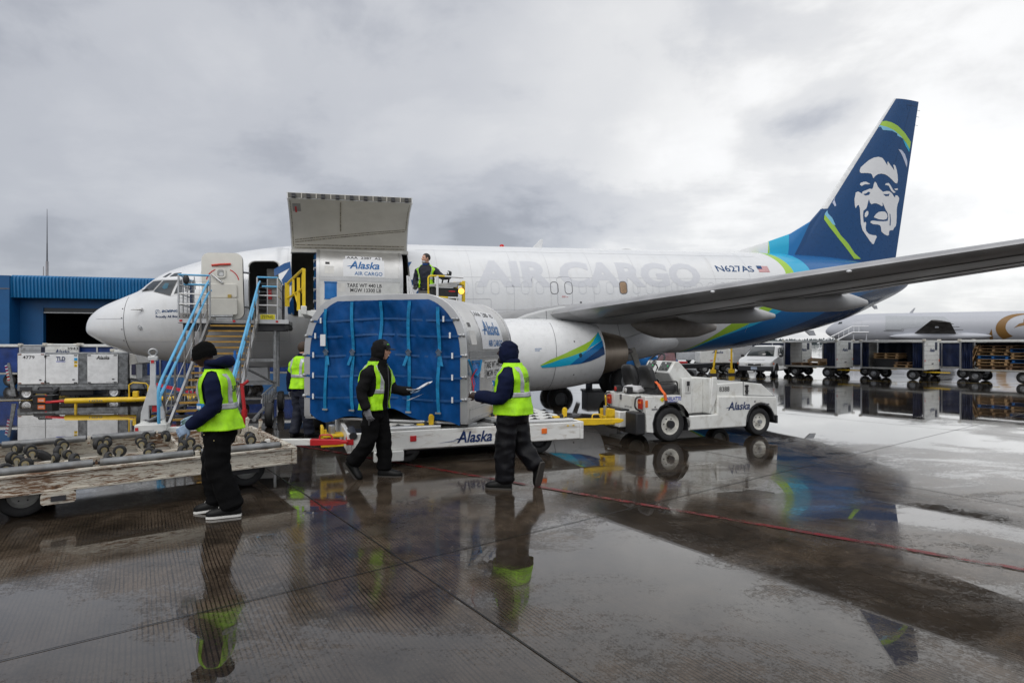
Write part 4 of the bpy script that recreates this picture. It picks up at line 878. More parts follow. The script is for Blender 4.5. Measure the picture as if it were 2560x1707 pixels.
b = MB(); b.cyl((.02, -.02, .47), (.02, .30, .52), .055); b.build('corner_roller', DARK, DO)
MB().bx(.30, .72, -.05, .08, .085, .235).build('step_bracket', WHITE2, DO, bev=.015)
b = MB(); b.bx(.5, LN - .3, .5, .62, .12, .26).bx(.5, LN - .3, DP - .6, DP - .5, .12, .26).bx(.8, .95, .2, DP - .2, .14, .24).bx(2.6, 2.75, .2, DP - .2, .14, .24); b.build('chassis', DARK, DO)
for x, y in ((.80, .30), (2.95, .30), (.80, DP - .3), (2.95, DP - .3)): wheel(DO, (x, y, .225), (0, -1, 0), .225, .17, .6, hubmat=DARK)
for x, mt in ((.86, RED), (-.02, RED), (2.92, ORG)):
    MB().bx(x - .045, x + .045, -.014, .0, .35, .43).build('reflector', mt, DO, bev=.004)
MB().box((-.066, .05, .40), (.012, .06, .10)).build('reflector', RED, DO)
fd = plane_fn((0, 0, 0), (1, 0, 0), (0, 0, 1), .006)
put('script_lettering', alaska_mesh(), 1.45, 2.06, .285, .475, fd, INK, DO)
MB().prism([(1.22, .30), (1.52, .315), (1.44, .325)], (0, -.004, 0), (1, 0, 0), (0, 0, 1), (0, -.002, 0)).build('lettering_streak', K('worn_blue_streak', (.25, .28, .4), .5), DO)
for x in (LN - .12, LN - .22): MB().box((x, -.004, .455), (.03, .006, .02)).build('yellow_dot', YEL, DO)
# tow bars (each hooked between two vehicles)
T = thing('tow_bar', 'white tow bar with a red end joining the two dollies', 'tow bar', (-3.25, 7.98, 0), 0)
b = MB(); b.prism([(0, 0), (.62, 0), (.62, .09), (0, .09)], (-.12, -.03, .365), (1, .02, 0), (0, 0, 1), (0, .07, 0)); b.build('bar', PCH, T, bev=.01)
b = MB(); b.prism([(.0, 0), (.36, .01), (.50, .03), (.50, .06), (.36, .085), (0, .09)], (.50, -.035, .365), (1, .02, 0), (0, 0, 1), (0, .08, 0)); b.build('red_end', RED, T, bev=.008)
MB().tube([(.62, 0, .45), (.63, 0, .51), (.78, 0, .51), (.80, 0, .45)], .012, 6, fillet=.03).build('grip', RED, T)
T = thing('tow_bar', 'yellow tow bar hooked to the white tractor', 'tow bar', (.98, 9.92, 0), R(19))
b = MB(); b.prism([(-.05, 0), (.45, -.02), (.95, .0), (1.02, .03), (1.02, .06), (.95, .075), (.3, .10), (-.05, .10)], (0, -.04, .375), (1, 0, 0), (0, 0, 1), (0, .09, 0)); b.build('bar', YEL, T, bev=.01)
MB().tube([(.42, 0, .46), (.43, 0, .54), (.58, 0, .54), (.60, 0, .45)], .011, 6, fillet=.03).build('grip', YEL, T)
# ---------------------------------------------------------------- rusty roller dolly
def rust_mat():
    x = bpy.data.materials.new('rusty_white_paint'); x.use_nodes = True; t = x.node_tree; p = t.nodes['Principled BSDF']
    oc = N(t, 'ShaderNodeTexCoord').outputs['Object']; s1 = mapping(t, oc, scale=(.8, 2, 7))
    n = noise_(t, s1, 6.5, 10, .76, .8); n2 = noise_(t, mapping(t, oc, (4, 1, 3), scale=(1.3, 3, 12)), 4.5, 8, .75, .4); n3 = noise_(t, oc, 1.1, 3, .5)
    a = math_(t, 'ADD', math_(t, 'MULTIPLY', n, .75), math_(t, 'MULTIPLY', n3, .25))
    c = mixc(t, n2, (.50, .455, .37), (.70, .67, .60))
    c = mixc(t, ramp(t, a, ((.505, 0), (.55, 1)), 'LINEAR'), c, (.16, .075, .030))
    c = mixc(t, ramp(t, n2, ((.56, 0), (.62, 1)), 'LINEAR'), c, (.085, .045, .025))
    c = mixc(t, ramp(t, a, ((.58, 0), (.63, 1)), 'LINEAR'), c, (.05, .032, .022))
    t.links.new(c, p.inputs['Base Color']); p.inputs['Roughness'].default_value = .5
    b = N(t, 'ShaderNodeBump'); b.inputs['Strength'].default_value = .3; b.inputs['Distance'].default_value = .004; t.links.new(a, b.inputs['Height']); t.links.new(b.outputs[0], p.inputs['Normal'])
    return x
RUST = rust_mat()
OD = thing('roller_dolly', 'rusty cream dolly with open rollers and casters, empty, in front of the stairs', 'dolly', (-2.70, 7.16, 0), R(36.7))
LN2, DP2 = 4.6, 2.25      # local x runs from -LN2 (left, near) to 0
MB().bx(-LN2, .0, 0, .05, .285, .49).bx(-LN2, 0, .05, .09, .285, .31).build('side_rail', RUST, OD, bev=.01)
MB().bx(-LN2, .0, -.022, 0, .462, .492).build('rail_lip', RUST, OD, bev=.006)
MB().bx(-LN2, .0, -.018, 0, .285, .312).build('rail_lip', RUST, OD, bev=.006)
MB().bx(-LN2, .0, DP2 - .05, DP2, .285, .49).build('side_rail', RUST, OD, bev=.01)
MB().bx(-.0, .06, -.02, DP2, .28, .495).build('end_beam', RUST, OD, bev=.012)
MB().bx(-LN2, 0, .05, DP2 - .05, .29, .305).build('floor_pan', K('wet_floor_pan', (.34, .33, .30), .25, .1, var=.3, dirt=.5, dcol=(.15, .08, .04)), OD)
for i in range(12):
    x = -.28 - .385 * i; MB().bx(x - .02, x + .02, .05, DP2 - .05, .31, .445).build('cross_member', RUST, OD, bev=.006)
MB().bx(-LN2, -.1, 1.10, 1.16, .32, .42).build('spine_beam', RUST, OD)
GAL = K('worn_roller_steel', (.24, .245, .25), .40, .7, var=.3, vs=7, dirt=.45, dcol=(.16, .14, .12), ds=6)
for y, gaps in ((.10, [(-.12, -.98), (-1.06, -1.92), (-1.98, -2.72), (-3.35, -4.2)]), (DP2 - .13, [(-1.25, -1.95), (-2.02, -2.85), (-3.55, -4.4)])):
    for a, c in gaps:
        b = MB(); b.cyl((a, y, .515), (c, y, .515), .042, n=18); b.mi = 1; b.cyl((a, y, .515), (a + .035, y, .515), .018).cyl((c, y, .515), (c - .035, y, .515), .018); b.build('roller', [GAL, DARK], OD)
        for q in (a + .03, c - .03): MB().bx(q - .012, q + .012, y - .05, y + .05, .44, .54).build('roller_bracket', RUST, OD, bev=.004)
cm = MB(); cm.lathe([(-.024, .018), (-.022, .05), (-.012, .058), (.012, .058), (.022, .05), (.024, .018)], (0, 0, .056), (0, 1, 0), 16); cm.mi = 1; cm.lathe([(-.0255, .001), (-.0255, .032), (.0255, .032), (.0255, .001)], (0, 0, .056), (0, 1, 0), 12); cm.mi = 2
cm.bx(-.016, .016, -.034, -.029, 0, .066).bx(-.016, .016, .029, .034, 0, .066).bx(-.035, .035, -.036, .036, -.01, .0)
cme_ = cm.mesh('caster', [BLACK, K('brass_hub', (.45, .38, .22), .4, .6), K('dull_bracket', (.35, .33, .27), .45, .5)]); rnd = random.Random(3)
cnt = 0
for i in range(12):
    x = -.28 - .385 * i
    for j in range(8):
        if rnd.random() < .10 and j not in (2, 4): continue
        o = link('caster', cme_, OD, 40); o.location = (x + rnd.uniform(-.10, .10), (.26 + .235 * j) + rnd.uniform(-.05, .05), .452); o.rotation_euler = (0, rnd.uniform(-.25, .25), rnd.uniform(-1.2, 1.2)); o.scale = (rnd.uniform(.9, 1.2),) * 3
for x, y in ((-.12, 1.95), (-.02, 1.6), (-2.95, .5), (-3.1, 1.9)):
    b = MB(); b.prism([(0, 0), (.06, 0), (.05, .10), (.075, .18), (.05, .22), (.02, .2), (.02, .1)], (x, y, .45), (1, 0, 0), (0, 0, 1), (0, .04, 0)); b.build('stop_hook', RUST, OD, bev=.006)
for x, y in ((-2.85, .55), (-2.9, .95), (-3.05, 1.5)): 
    b = MB(); b.bx(x - .1, x + .1, y - .07, y + .07, .42, .5).cyl((x, y, .5), (x, y, .58), .04).bx(x - .04, x, y - .1, y + .1, .5, .56); b.build('latch_block', RUST, OD, bev=.008)
MB().torus((-3.3, 1.35, .40), (0, 0, 1), .20, .055, 24, 8).build('spare_ring', BLACK, OD)
for x, y in ((-.44, .42), (-2.55, .40), (-.44, DP2 - .3), (-2.55, DP2 - .3)): wheel(OD, (x, y, .225), (0, -1, 0), .225, .17, .58, hubmat=K('dull_rim_grey', (.42, .42, .40), .45))
b = MB(); b.loft([[Vector((x, y, z)) for x, z in rrect(-2.40, -2.12, .17, .285, .03)] for y in (-.03, .10)]); b.build('step_bracket', RUST, OD, 40)
MB().bx(-2.32, -2.2, -.045, -.028, .20, .25).build('bracket_recess', DARK, OD)
MB().bx(-3.9, -3.4, .08, .5, .2, .285).bx(-.9, -.35, .1, .5, .21, .285).bx(-3.6, -.4, .8, .9, .18, .28).build('chassis', DARK, OD)
# ---------------------------------------------------------------- passenger stairs
ST = thing('boarding_stairs', 'aluminium boarding stairs with sky blue handrails at the open front door', 'stairs', (-5.96, 11.13, 0), TH)
NT, Y0, Y1, ZP, SW = 16, 0.0, 4.28, 2.37, 1.08
hw = SW / 2
for i in range(NT):
    z = .17 + (ZP - .17) * i / NT; y = Y0 + (Y1 - Y0) * i / NT
    tr = MB().bx(-hw + .03, hw - .03, y, y + .24, z - .03, z).build('tread', K('tread_dark_steel', (.13, .13, .13), .4, .5, var=.3), ST)
    MB().bx(-hw + .03, hw - .03, y - .012, y + .035, z - .034, z + .004).build('nosing', K('ochre_nosing', (.44, .25, .045), .5, var=.3, vs=8), tr)
sl_ = (ZP - .17) / (Y1 - Y0)
for sx in (-1, 1):
    b = MB(); b.prism([(Y0 - .18, .02), (Y0 - .02, .02), (Y1, ZP - .17), (Y1, ZP + .03), (Y1 - .1, ZP + .03)], (sx * hw + (0 if sx > 0 else -.05), 0, 0), (0, 1, 0), (0, 0, 1), (.05, 0, 0)); b.build('stringer', ALU, ST, bev=.006)
    x = sx * (hw + .06); zz0 = lambda y: .17 + sl_ * (y - Y0)
    for h in (1.0, .74):
        xx = x + (.0 if h > .9 else sx * -.02)
        MB().tube([(xx, -.32, .30 if h > .9 else .62), (xx, -.36, .95 if h > .9 else .80), (xx, -.1 if h > .9 else -.2, zz0(-.1) + h), (xx, Y1 - .1, zz0(Y1 - .1) + h), (xx, Y1 + .25, ZP + (1.05 if h > .9 else .78))], .028, 8, fillet=.2).build('handrail', SKYB, ST)
    for h in (.34,):
        MB().tube([(x, 0, zz0(0) + h), (x, Y1, zz0(Y1) + h)], .010, 6).build('mid_rail', ALU, ST)
    for k in range(6):
        y = .05 + .82 * k; MB().box((x, y, zz0(y) + .47), (.03, .055, .98)).build('baluster', K('dull_aluminium_post', (.22, .21, .20), .4, .6), ST)
    w_ = MB()
    for k in range(14): y = .15 + .3 * k; w_.tube([(x, y, zz0(y) + .05), (x, y + .02, zz0(y) + .72)], .0022, 4)
    w_.build('infill_wires', STEEL, ST)
XL, XR, YB, YE = -1.30, 1.34, 4.28, 5.86
MB().bx(XL, XR, YB, YE, ZP - .09, ZP).build('platform', K('platform_steel', (.30, .30, .30), .4, .5), ST, bev=.01)
MB().bx(XL, -hw, YB - .02, YB, ZP - .08, ZP + .03).build('platform_edge', ALU, ST); MB().bx(hw, XR, YB - .02, YB, ZP - .08, ZP + .03).build('platform_edge', ALU, ST)
MB().bx(XL + .1, XR - .1, YB + .1, YE - .1, ZP - .26, ZP - .09).build('platform_underframe', DARK, ST)
MB().cyl((XR - .05, YB - .0, ZP - .17), (XR - .05, YE, ZP - .17), .07).build('edge_bumper', BLACK, ST)
MB().cyl((XL, YE + .05, ZP - .05), (XR, YE + .05, ZP - .05), .07).build('edge_bumper', BLACK, ST)
def guard(name, x0, x1, y, col):
    e = thing_part(name, ST)
    b = MB()
    for x in (x0, x1): b.cyl((x, y, ZP), (x, y, ZP + 1.14), .022)
    b.build('guard_post', ALU, e)
    b = MB(); b.tube([(x0, y, ZP + 1.14), (x1, y, ZP + 1.14)], .024); b.tube([(x0 + .12, y, ZP + .90), (x1, y, ZP + .90)], .024); b.build('guard_top_rail', SKYB, e)
    b = MB()
    for h in (.66, .40): b.tube([(x0, y, ZP + h), (x1, y, ZP + h)], .017)
    b.tube([((x0 + x1) / 2, y, ZP), ((x0 + x1) / 2, y, ZP + 1.1)], .012); b.build('guard_rail', ALU, e)
    b = MB()
    for k in range(9): b.tube([(x0, y + .004, ZP + .1 + .11 * k), (x1, y + .004, ZP + .1 + .11 * k)], .003, 4)
    b.build('infill_wires', STEEL, e); return e
gl = guard('front_guard', XL + .02, -hw - .02, YB, 0); gr = guard('front_guard', hw + .02, XR - .28, YB, 0)
def sideguard(x):
    e = thing_part('side_guard', ST); b = MB()
    for y in (YB, YB + .5, YB + 1.0, YE - .06): b.cyl((x, y, ZP), (x, y, ZP + 1.14), .02)
    for h in (.40, .66, .9): b.tube([(x, YB, ZP + h), (x, YE - .06, ZP + h)], .016)
    b.build('guard_rail', ALU, e); MB().tube([(x, YB, ZP + 1.14), (x, YE - .06, ZP + 1.14)], .024).build('guard_top_rail', SKYB, e)
    b = MB()
    for k in range(10): b.tube([(x, YB, ZP + .08 + .1 * k), (x, YE - .06, ZP + .08 + .1 * k)], .003, 4)
    for k in range(12): b.tube([(x, YB + .12 * k, ZP + .05), (x, YB + .12 * k, ZP + 1.1)], .003, 4)
    b.build('infill_wires', STEEL, e); return e
sideguard(XL + .02); e = sideguard(XR - .28)
MB().bx(XR - .23, XR - .20, YE - .55, YE - .05, ZP + .02, ZP + 1.05).build('rubber_screen', BLKP, e)
MB().bx(XL + .05, XL + .09, YE - .45, YE - .05, ZP + .02, ZP + 1.0).build('rubber_screen', K('navy_screen', (.012, .03, .09), .5), ST)
b = MB(); b.ell((XL + .20, YB - .03, ZP + 1.02), (.075, .05, .12)); b.cyl((XL + .16, YB, ZP + 1.12), (XL + .2, YB - .03, ZP + 1.05), .03); b.build('flood_lamp', BLKP, ST)
sg = MB().bx(XL + .06, -hw - .06, YB - .032, YB - .022, ZP + .03, ZP + .17).build('crew_sign', K('dull_plate', (.30, .29, .28), .4, .5), ST)
words('sign_lettering', 'CREW ONLY', XL + .12, -hw - .12, ZP + .05, ZP + .14, plane_fn((0, YB - .032, 0), (1, 0, 0), (0, 0, 1)), INKK, sg, 0, 0, .01)
sg = MB().bx(hw + .06, XR - .32, YB - .032, YB - .022, ZP + .02, ZP + .17).build('type_sign', ALU, ST)
ys = MB().bx(hw + .10, hw + .46, YB - .036, YB - .033, ZP + .03, ZP + .16).build('yellow_plate', K('sign_yellow', (.75, .66, .01), .4), sg)
words('sign_lettering', '737NG', hw + .14, hw + .42, ZP + .055, ZP + .135, plane_fn((0, YB - .036, 0), (1, 0, 0), (0, 0, 1)), INKK, ys, 0, 0, .01)
for x in (XL + .05, -.02, XR - .32): MB().bx(x, x + .06, YB - .045, YB - .02, ZP - .05, ZP + .0).build('marker_light', RED, ST)
b = MB()
for x in (-1.0, .98):
    b.cyl((x, 4.5, .55), (x, 4.5, ZP - .2), .045); b.cyl((x, 5.5, .55), (x, 5.5, ZP - .2), .045)
b.build('support_leg', STEEL, ST)
b = MB(); b.bx(-1.0, .98, 4.46, 4.54, 1.28, 1.36).bx(-1.0, .98, 4.46, 4.54, .66, .72).bx(-1.0, .98, 5.46, 5.54, .66, .72); b.tube([(hw, 2.2, 1.2), (.98, 4.5, .7)], .03).tube([(-hw, 2.2, 1.2), (-1.0, 4.5, .7)], .03); b.build('brace', STEEL, ST)
for x in (-.95, .95):
    b = MB(); b.tube([(x, .1, .26), (x, 5.6, .34)], .04); b.tube([(x, 1.6, .62), (x, 5.4, .66)], .022)
    for k in range(9): y = 1.7 + .42 * k; b.tube([(x, y, .30), (x, y + .02, .63)], .012, 6).tube([(x, y, .62), (x, y + .4, .31)], .01, 6)
    b.build('chassis_truss', STEEL, ST)
    for y in (.9, 4.05): wheel(ST, (x * 1.22, y, .26), (math.copysign(1, x), 0, 0), .26, .16, .55)
MB().bx(-1.0, 1.0, .8, 1.0, .2, .3).build('axle_beam', DARK, ST); MB().bx(-1.0, 1.0, 4.0, 4.1, .2, .3).build('axle_beam', DARK, ST)
MB().box((.85, 2.6, .40), (.02, .34, .09)).build('number_plate', LOGOW, ST)
# front beam and raised draw bar
FB_ = MB().bx(-1.02, -.50, -.22, .05, .13, .28).bx(-.55, .5, -.10, .02, .10, .2).build('front_beam', WHITE2, ST, bev=.015)
MB().box((-.98, -.226, .20), (.05, .01, .06)).build('reflector', RED, FB_)
tb = thing_part('draw_bar', ST, (-.74, -.14, 0))
b = MB(); b.prism([(-.20, .36), (-.19, .50), (-.045, 1.02), (-.045, 1.46), (.045, 1.46), (.045, 1.02), (.19, .50), (.20, .36), (.07, .36), (.07, .62), (-.06, .62), (-.06, .36)], (0, .03, 0), (1, 0, 0), (0, 0, 1), (0, -.05, 0)); b.build('bar_plate', K('silver_paint', (.66, .67, .68), .38, .35, var=.1, dirt=.2), tb, bev=.01)
MB().bx(-.08, .08, -.03, .04, 1.44, 1.53).build('bar_head', m_['silver_paint'], tb, bev=.015)
MB().torus((0, 0, 1.59), (0, 1, 0), .065, .022, 20, 8).build('tow_eye', STEEL, tb)
MB().bx(-.025, .025, -.036, -.03, 1.40, 1.455).build('reflector', RED, tb)
MB().bx(-.02, .06, .02, .06, .50, .74).build('red_lever', RED, tb)
b = MB(); b.bx(-.22, .22, -.05, .06, .27, .30); b.prism([(-.2, .29), (-.05, .29), (-.2, .38)], (0, .05, 0), (1, 0, 0), (0, 0, 1), (0, -.06, 0)); b.prism([(.2, .29), (.05, .29), (.2, .38)], (0, .05, 0), (1, 0, 0), (0, 0, 1), (0, -.06, 0)); b.build('bar_clevis', WHITE2, tb)
# hydraulic pump lever on the right
jk = thing_part('hand_pump', ST, (.72, .55, 0))
b = MB(); b.cyl((0, 0, .05), (0, 0, .42), .055).cyl((0, 0, .42), (-.06, .05, .95), .035).cyl((-.06, .05, .9), (.06, .1, 1.0), .03); b.build('pump_body', RED, jk)
b = MB(); b.tube([(-.1, .1, .92), (-.22, .1, 1.02), (-.3, .12, 1.0)], .025); b.build('hose', BLKP, jk)
MB().tube([(-.17, -.05, 1.28), (-.17, -.05, 1.5), (-.17, -.05, 1.62)], [.03, .03, .022], 8).build('pump_grip', K('grip_blue', (.01, .12, .42), .4), jk)
MB().tube([(-.17, -.05, .6), (-.17, -.05, 1.3)], .022).build('pump_rod', ALU, jk)
# ---------------------------------------------------------------- cargo loader
LD = thing('cargo_loader', 'white and yellow cargo loader raised to the aircraft cargo door', 'loader', (-4.52, 16.57, 0), TH)
MB().bx(-1.30, 1.55, -1.0, 1.2, 2.50, 2.62).build('bridge_deck', WHITE2, LD, bev=.02)
b = MB(); b.prism([(-1.30, 2.62), (1.55, 2.62), (1.55, 2.40), (-.55, 2.38), (-1.05, 2.46), (-1.28, 2.55)], (0, -1.06, 0), (1, 0, 0), (0, 0, 1), (0, .06, 0)); b.build('bridge_apron', WHITE2, LD, bev=.01)
MB().bx(-1.34, -1.20, -1.1, -.86, 2.52, 2.74).bx(-1.42, -1.28, -.7, -.5, 2.46, 2.66).bx(-.62, -.50, -1.12, -1.06, 2.54, 2.64).build('rail_socket', WHITE2, LD, bev=.012)
g = MB(); 
g.bx(-1.31, -1.23, -1.0, -.94, 2.72, 3.72).bx(-1.46, -1.38, -.62, -.56, 2.64, 3.52).bx(-1.34, -1.26, -.72, -.68, 3.1, 3.6)
g.prism([(-1.0, 3.72), (1.0, 3.06), (1.0, 2.98), (-1.0, 3.64)], (-1.31, 0, 0), (0, 1, 0), (0, 0, 1), (.04, 0, 0)) if False else g.tube([(-1.29, -1.0, 3.70), (-1.75, .35, 3.45)], .035, 6).tube([(-1.27, -1.0, 3.22), (-1.75, .35, 3.02)], .03, 6)
g.bx(-1.82, -1.70, .3, .38, 2.80, 3.46).bx(-1.60, -1.54, -.2, -.15, 3.1, 3.55).tube([(-1.40, -.60, 2.7), (-1.52, -.3, 3.12)], .03, 6); g.build('side_rail', K('loader_yellow', (.85, .60, .01), .4, var=.1, dirt=.2, dcol=(.25, .18, .06)), LD)
for i in range(9): MB().cyl((-1.1, -.85 + .22 * i, 2.625), (1.4, -.85 + .22 * i, 2.625), .03, n=8).build('deck_roller', STEEL, LD)
b = MB()
for x in (-.8, 1.3): b.box((x, -.6, 1.55), (.10, 2.7, .16), Matrix.Rotation(R(38), 3, 'X')).box((x + .12, -.6, 1.55), (.10, 2.7, .16), Matrix.Rotation(R(-38), 3, 'X'))
b.build('scissor_arm', WHITE2, LD)
MB().bx(-.9, 1.5, -5.2, .2, .45, .8).build('base_frame', WHITE2, LD, bev=.03)
MB().bx(-.8, 1.4, -5.0, -1.4, .95, 1.10).build('main_platform', STEEL, LD, bev=.02)
for x in (-.85, 1.45):
    for y in (-4.4, -.5): wheel(LD, (x, y, .38), (math.copysign(1, x - .3), 0, 0), .38, .25, .5)
# operator basket
cx0, cx1, cy = 1.62, 2.48, -2.66
MB().bx(cx0 - .15, cx1, cy - .45, cy + .75, 2.14, 2.20).build('operator_floor', STEEL, LD)
b = MB(); b.bx(cx0 + .2, cx0 + .4, cy + .1, cy + .3, .8, 2.14).bx(cx1 - .3, cx1 - .1, cy + .1, cy + .3, .8, 2.14).bx(cx0 - .3, cx1, cy, cy + .4, .75, .9); b.build('operator_mast', DARK, LD)
b = MB(); b.tube([(cx0 + .52, cy - .45, 3.400), (cx0 + .02, cy - .45, 3.400), (cx0 + .02, cy - .45, 2.900), (cx0 + .5, cy - .45, 2.880)], .022, 8, fillet=.08); b.build('yellow_guard', m_['loader_yellow'], LD)
b = MB(); b.tube([(cx0 + .42, cy - .45, 3.400), (cx1 + .02, cy - .45, 3.380)], .024).tube([(cx0 + .5, cy - .45, 2.880), (cx1 - .1, cy - .45, 2.880)], .022).cyl((cx0 + .24, cy - .46, 2.1), (cx0 + .24, cy - .46, 3.400), .03).cyl((cx0 + .72, cy - .45, 2.15), (cx0 + .72, cy - .45, 2.900), .018).cyl((cx0 + .1, cy - .4, 2.15), (cx0 + .1, cy - .4, 2.900), .018); b.build('guard_frame', WHITE, LD)
b = MB(); b.tube([(cx0 - .40, cy - .3, 2.15), (cx0 - .46, cy - .3, 3.400)], .026).tube([(cx0 - .18, cy - .3, 2.15), (cx0 - .42, cy - .3, 3.380)], .03).tube([(cx0 - .3, cy - .3, 2.15), (cx0 - .42, cy - .3, 3.280)], .02); b.build('hoist_tube', WHITE, LD)
b = MB(); b.bx(cx0 + .12, cx0 + .80, cy - .25, cy + .05, 2.830, 3.140); b.mi = 1; b.prism([(cx0 + .08, 3.150), (cx0 + .75, 3.150), (cx0 + .86, 3.300), (cx0 + .45, 3.250), (cx0 + .10, 3.210)], (0, cy - .3, 0), (1, 0, 0), (0, 0, 1), (0, .32, .03)); b.build('control_console', [BLKP, K('console_grey', (.55, .55, .54), .4)], LD, bev=.01)
MB().bx(cx0 + .56, cx0 + .72, cy - .262, cy - .25, 3.040, 3.070).build('console_label', RED, LD)
for x in (cx0 + .40, cx0 + .55): MB().cyl((x, cy - .2, 3.230), (x + .02, cy - .22, 3.360), .02).ell((x + .02, cy - .22, 3.370), .03).build('joystick', BLKP, LD)
b = MB(); b.bx(cx1 - .16, cx1 - .05, cy - .2, cy - .1, 2.0, 3.280).bx(cx1 + .06, cx1 + .13, cy - .2, cy - .1, 2.0, 3.330).bx(cx1 - .16, cx1 + .13, cy - .19, cy - .11, 3.230, 3.300); b.build('yellow_post', m_['loader_yellow'], LD, bev=.006)
b = MB(); b.lathe([(-.06, .02), (-.05, .07), (0, .085), (.03, .085)], (cx1 - .02, cy - .40, 3.050), (0, -1, 0), 20); b.tube([(cx1 + .06, cy - .38, 3.080), (cx1 + .05, cy - .36, 3.200), (cx1 - .10, cy - .34, 3.210)], .012, 6); b.build('lamp_housing', DARK, LD)
MB().ell((cx1 - .02, cy - .425, 3.050), (.075, .03, .075), 18, 10).build('amber_work_lamp', AMBER, LD)
# ---------------------------------------------------------------- tow tractor
TR = thing('tow_tractor', 'white tow tractor with two black seats, number 8388 on the bonnet', 'tractor', (2.85, 10.43, 0), R(21.2))
TW = K('tractor_white', (.75, .755, .73), .34, var=.05, coat=.25, dirt=.42, dcol=(.42, .39, .33), ds=4.5)
Wd = 1.34
def tp(name, poly, y0, y1, mt=TW, bev=.025, par=TR, **k): return MB().prism(poly, (0, y0, 0), (1, 0, 0), (0, 0, 1), (0, y1 - y0, 0)).build(name, mt, par, 40, bev=bev, seg=3, **k)
def arch(cx, r, z0, a0=180, a1=0, n=9): return [(cx + r * math.cos(R(a0 + (a1 - a0) * i / n)), z0 + r * math.sin(R(a0 + (a1 - a0) * i / n))) for i in range(n + 1)]
rear = [(-.50, .22)] + [(-.50, .84), (.16, .84), (.27, .46), (.33, .20)] + [(.42, .20)] + [(.42, .18)]
body = [(-.52, .20), (-.55, .83), (.20, .83), (.32, .44), (.42, .44), (.42, .20), (.40, .20)] + [(x, z) for x, z in arch(0, .40, .32, -20, 200)]
tp('rear_body', body, 0, .30); tp('rear_body', body, Wd - .30, Wd)
tp('rear_deck', [(-.55, .50), (-.55, .825), (.20, .825), (.28, .50)], .30, Wd - .30)
tp('wheel_arch', arch(0, .40, .32, -20, 200) + arch(0, .37, .32, 200, -20), .012, .28, BLKP, .004)
mid = [(.38, .19), (.38, .455), (1.02, .455), (1.02, .79), (1.66, .77), (2.45, .735), (2.47, .36)] + arch(2.05, .345, .28, 15, 180)[::1] + [(1.70, .19)]
tp('front_body', mid, .0, Wd)
tp('front_wheel_arch', arch(2.05, .345, .28, 0, 180) + arch(2.05, .315, .28, 180, 0), -.006, .25, BLKP, .004)
tp('splash_flap', [(2.42, .22), (2.47, .22), (2.47, .37), (2.42, .36)], -.004, .22, BLKP, .004)
tp('bonnet', [(1.0, .78), (1.0, 1.01), (1.66, 1.035), (2.12, .985), (2.43, .75), (2.40, .735)], .05, Wd - .05, bev=.035)
tp('bonnet_seam', [(1.66, .79), (1.66, 1.04), (1.672, 1.04), (1.672, .79)], .044, Wd - .044, SEAMD, 0)
tp('bonnet_gap', [(1.66, .775), (1.66, .788), (2.44, .745), (2.44, .733)], .046, Wd - .046, SEAMD, 0)
MB().cyl((1.74, .035, .80), (1.74, .035, .96), .025).ell((1.74, .035, .96), (.05, .03, .02)).ell((1.74, .035, .86), (.04, .03, .02)).build('bonnet_latch', BLKP, TR)
# foot well: side wall, dash, floor
tp('cowl_panel', [(.42, .455), (.42, 1.02), (.98, 1.03), (1.02, .99), (1.02, .455)], Wd - .12, Wd - .08, bev=.01)
b = MB(); b.bx(.90, 1.02, .06, Wd - .08, .455, 1.12); b.build('firewall', TW, TR, bev=.02)
b = MB(); b.prism([(.86, .46), (.93, 1.14), (1.03, 1.14), (1.03, .80), (.98, .64)], (0, .02, 0), (1, 0, 0), (0, 0, 1), (0, .05, 0)); b.build('step_screen', TW, TR, 40, bev=.015)
b = MB(); b.bx(.40, .62, .22, .30, .456, 1.12).bx(.62, .90, .26, .30, .456, 1.12); b.build('well_panel', TW, TR, bev=.015)
MB().bx(.46, .58, .205, .222, .84, 1.08).build('fuse_panel', K('panel_grey', (.60, .60, .58), .4), TR, bev=.004); MB().bx(.49, .55, .198, .206, .98, 1.06).bx(.515, .525, .198, .206, .88, .97).build('instruction_label', INKK, TR)
MB().bx(.38, .90, .02, .9, .456, .462).build('step_mat', BLACK, TR)
ds = MB(); ds.prism([(.28, 1.10), (.20, 1.22), (.34, 1.43), (.44, 1.42), (.80, 1.08), (.80, .90), (.40, .90)], (0, .36, 0), (1, 0, 0), (0, 0, 1), (0, .86, 0)); ds.build('dashboard', TW, TR, 40, bev=.02)
sl2 = Vector((.14, 0, .21)).normalized(); nn = Vector((-.21, 0, .14)).normalized()
for y0, y1 in ((.42, .72), (.90, 1.14)):
    o = Vector((.215, 0, 1.245)) + nn * .006; b = MB(); b.add([o + Vector((0, y0, 0)), o + Vector((0, y1, 0)), o + sl2 * .20 + Vector((0, y1, 0)), o + sl2 * .20 + Vector((0, y0, 0))], [(0, 1, 2, 3)]); pn = b.build('instrument_panel', K('panel_dark', (.09, .095, .09), .4), TR)
    for k in range(5):
        c = o + sl2 * (.04 + .06 * (k % 3)) + Vector((0, y0 + .05 + .10 * (k // 2), 0)); MB().ell(c + nn * .008, .016).build('switch', [BLKP, K('green_lamp', (.02, .5, .15), .3), LOGOW, BLKP, STEEL][k], pn)
sw = Vector((.36, 1.00, 1.40)); ax = Vector((-.75, -.05, .62))
b = MB(); b.torus(sw, ax, .215, .020, 32, 8); a_, c_ = frame_of(ax)
for k in range(3): d = a_ * math.cos(k * 2.094 + .5) + c_ * math.sin(k * 2.094 + .5); b.cyl(sw, sw + d * .21, .014, n=6)
b.ell(sw, .05); b.build('steering_wheel', BLKP, TR); MB().cyl(sw, (.52, 1.0, 1.2), .028).build('steering_column', BLKP, TR)
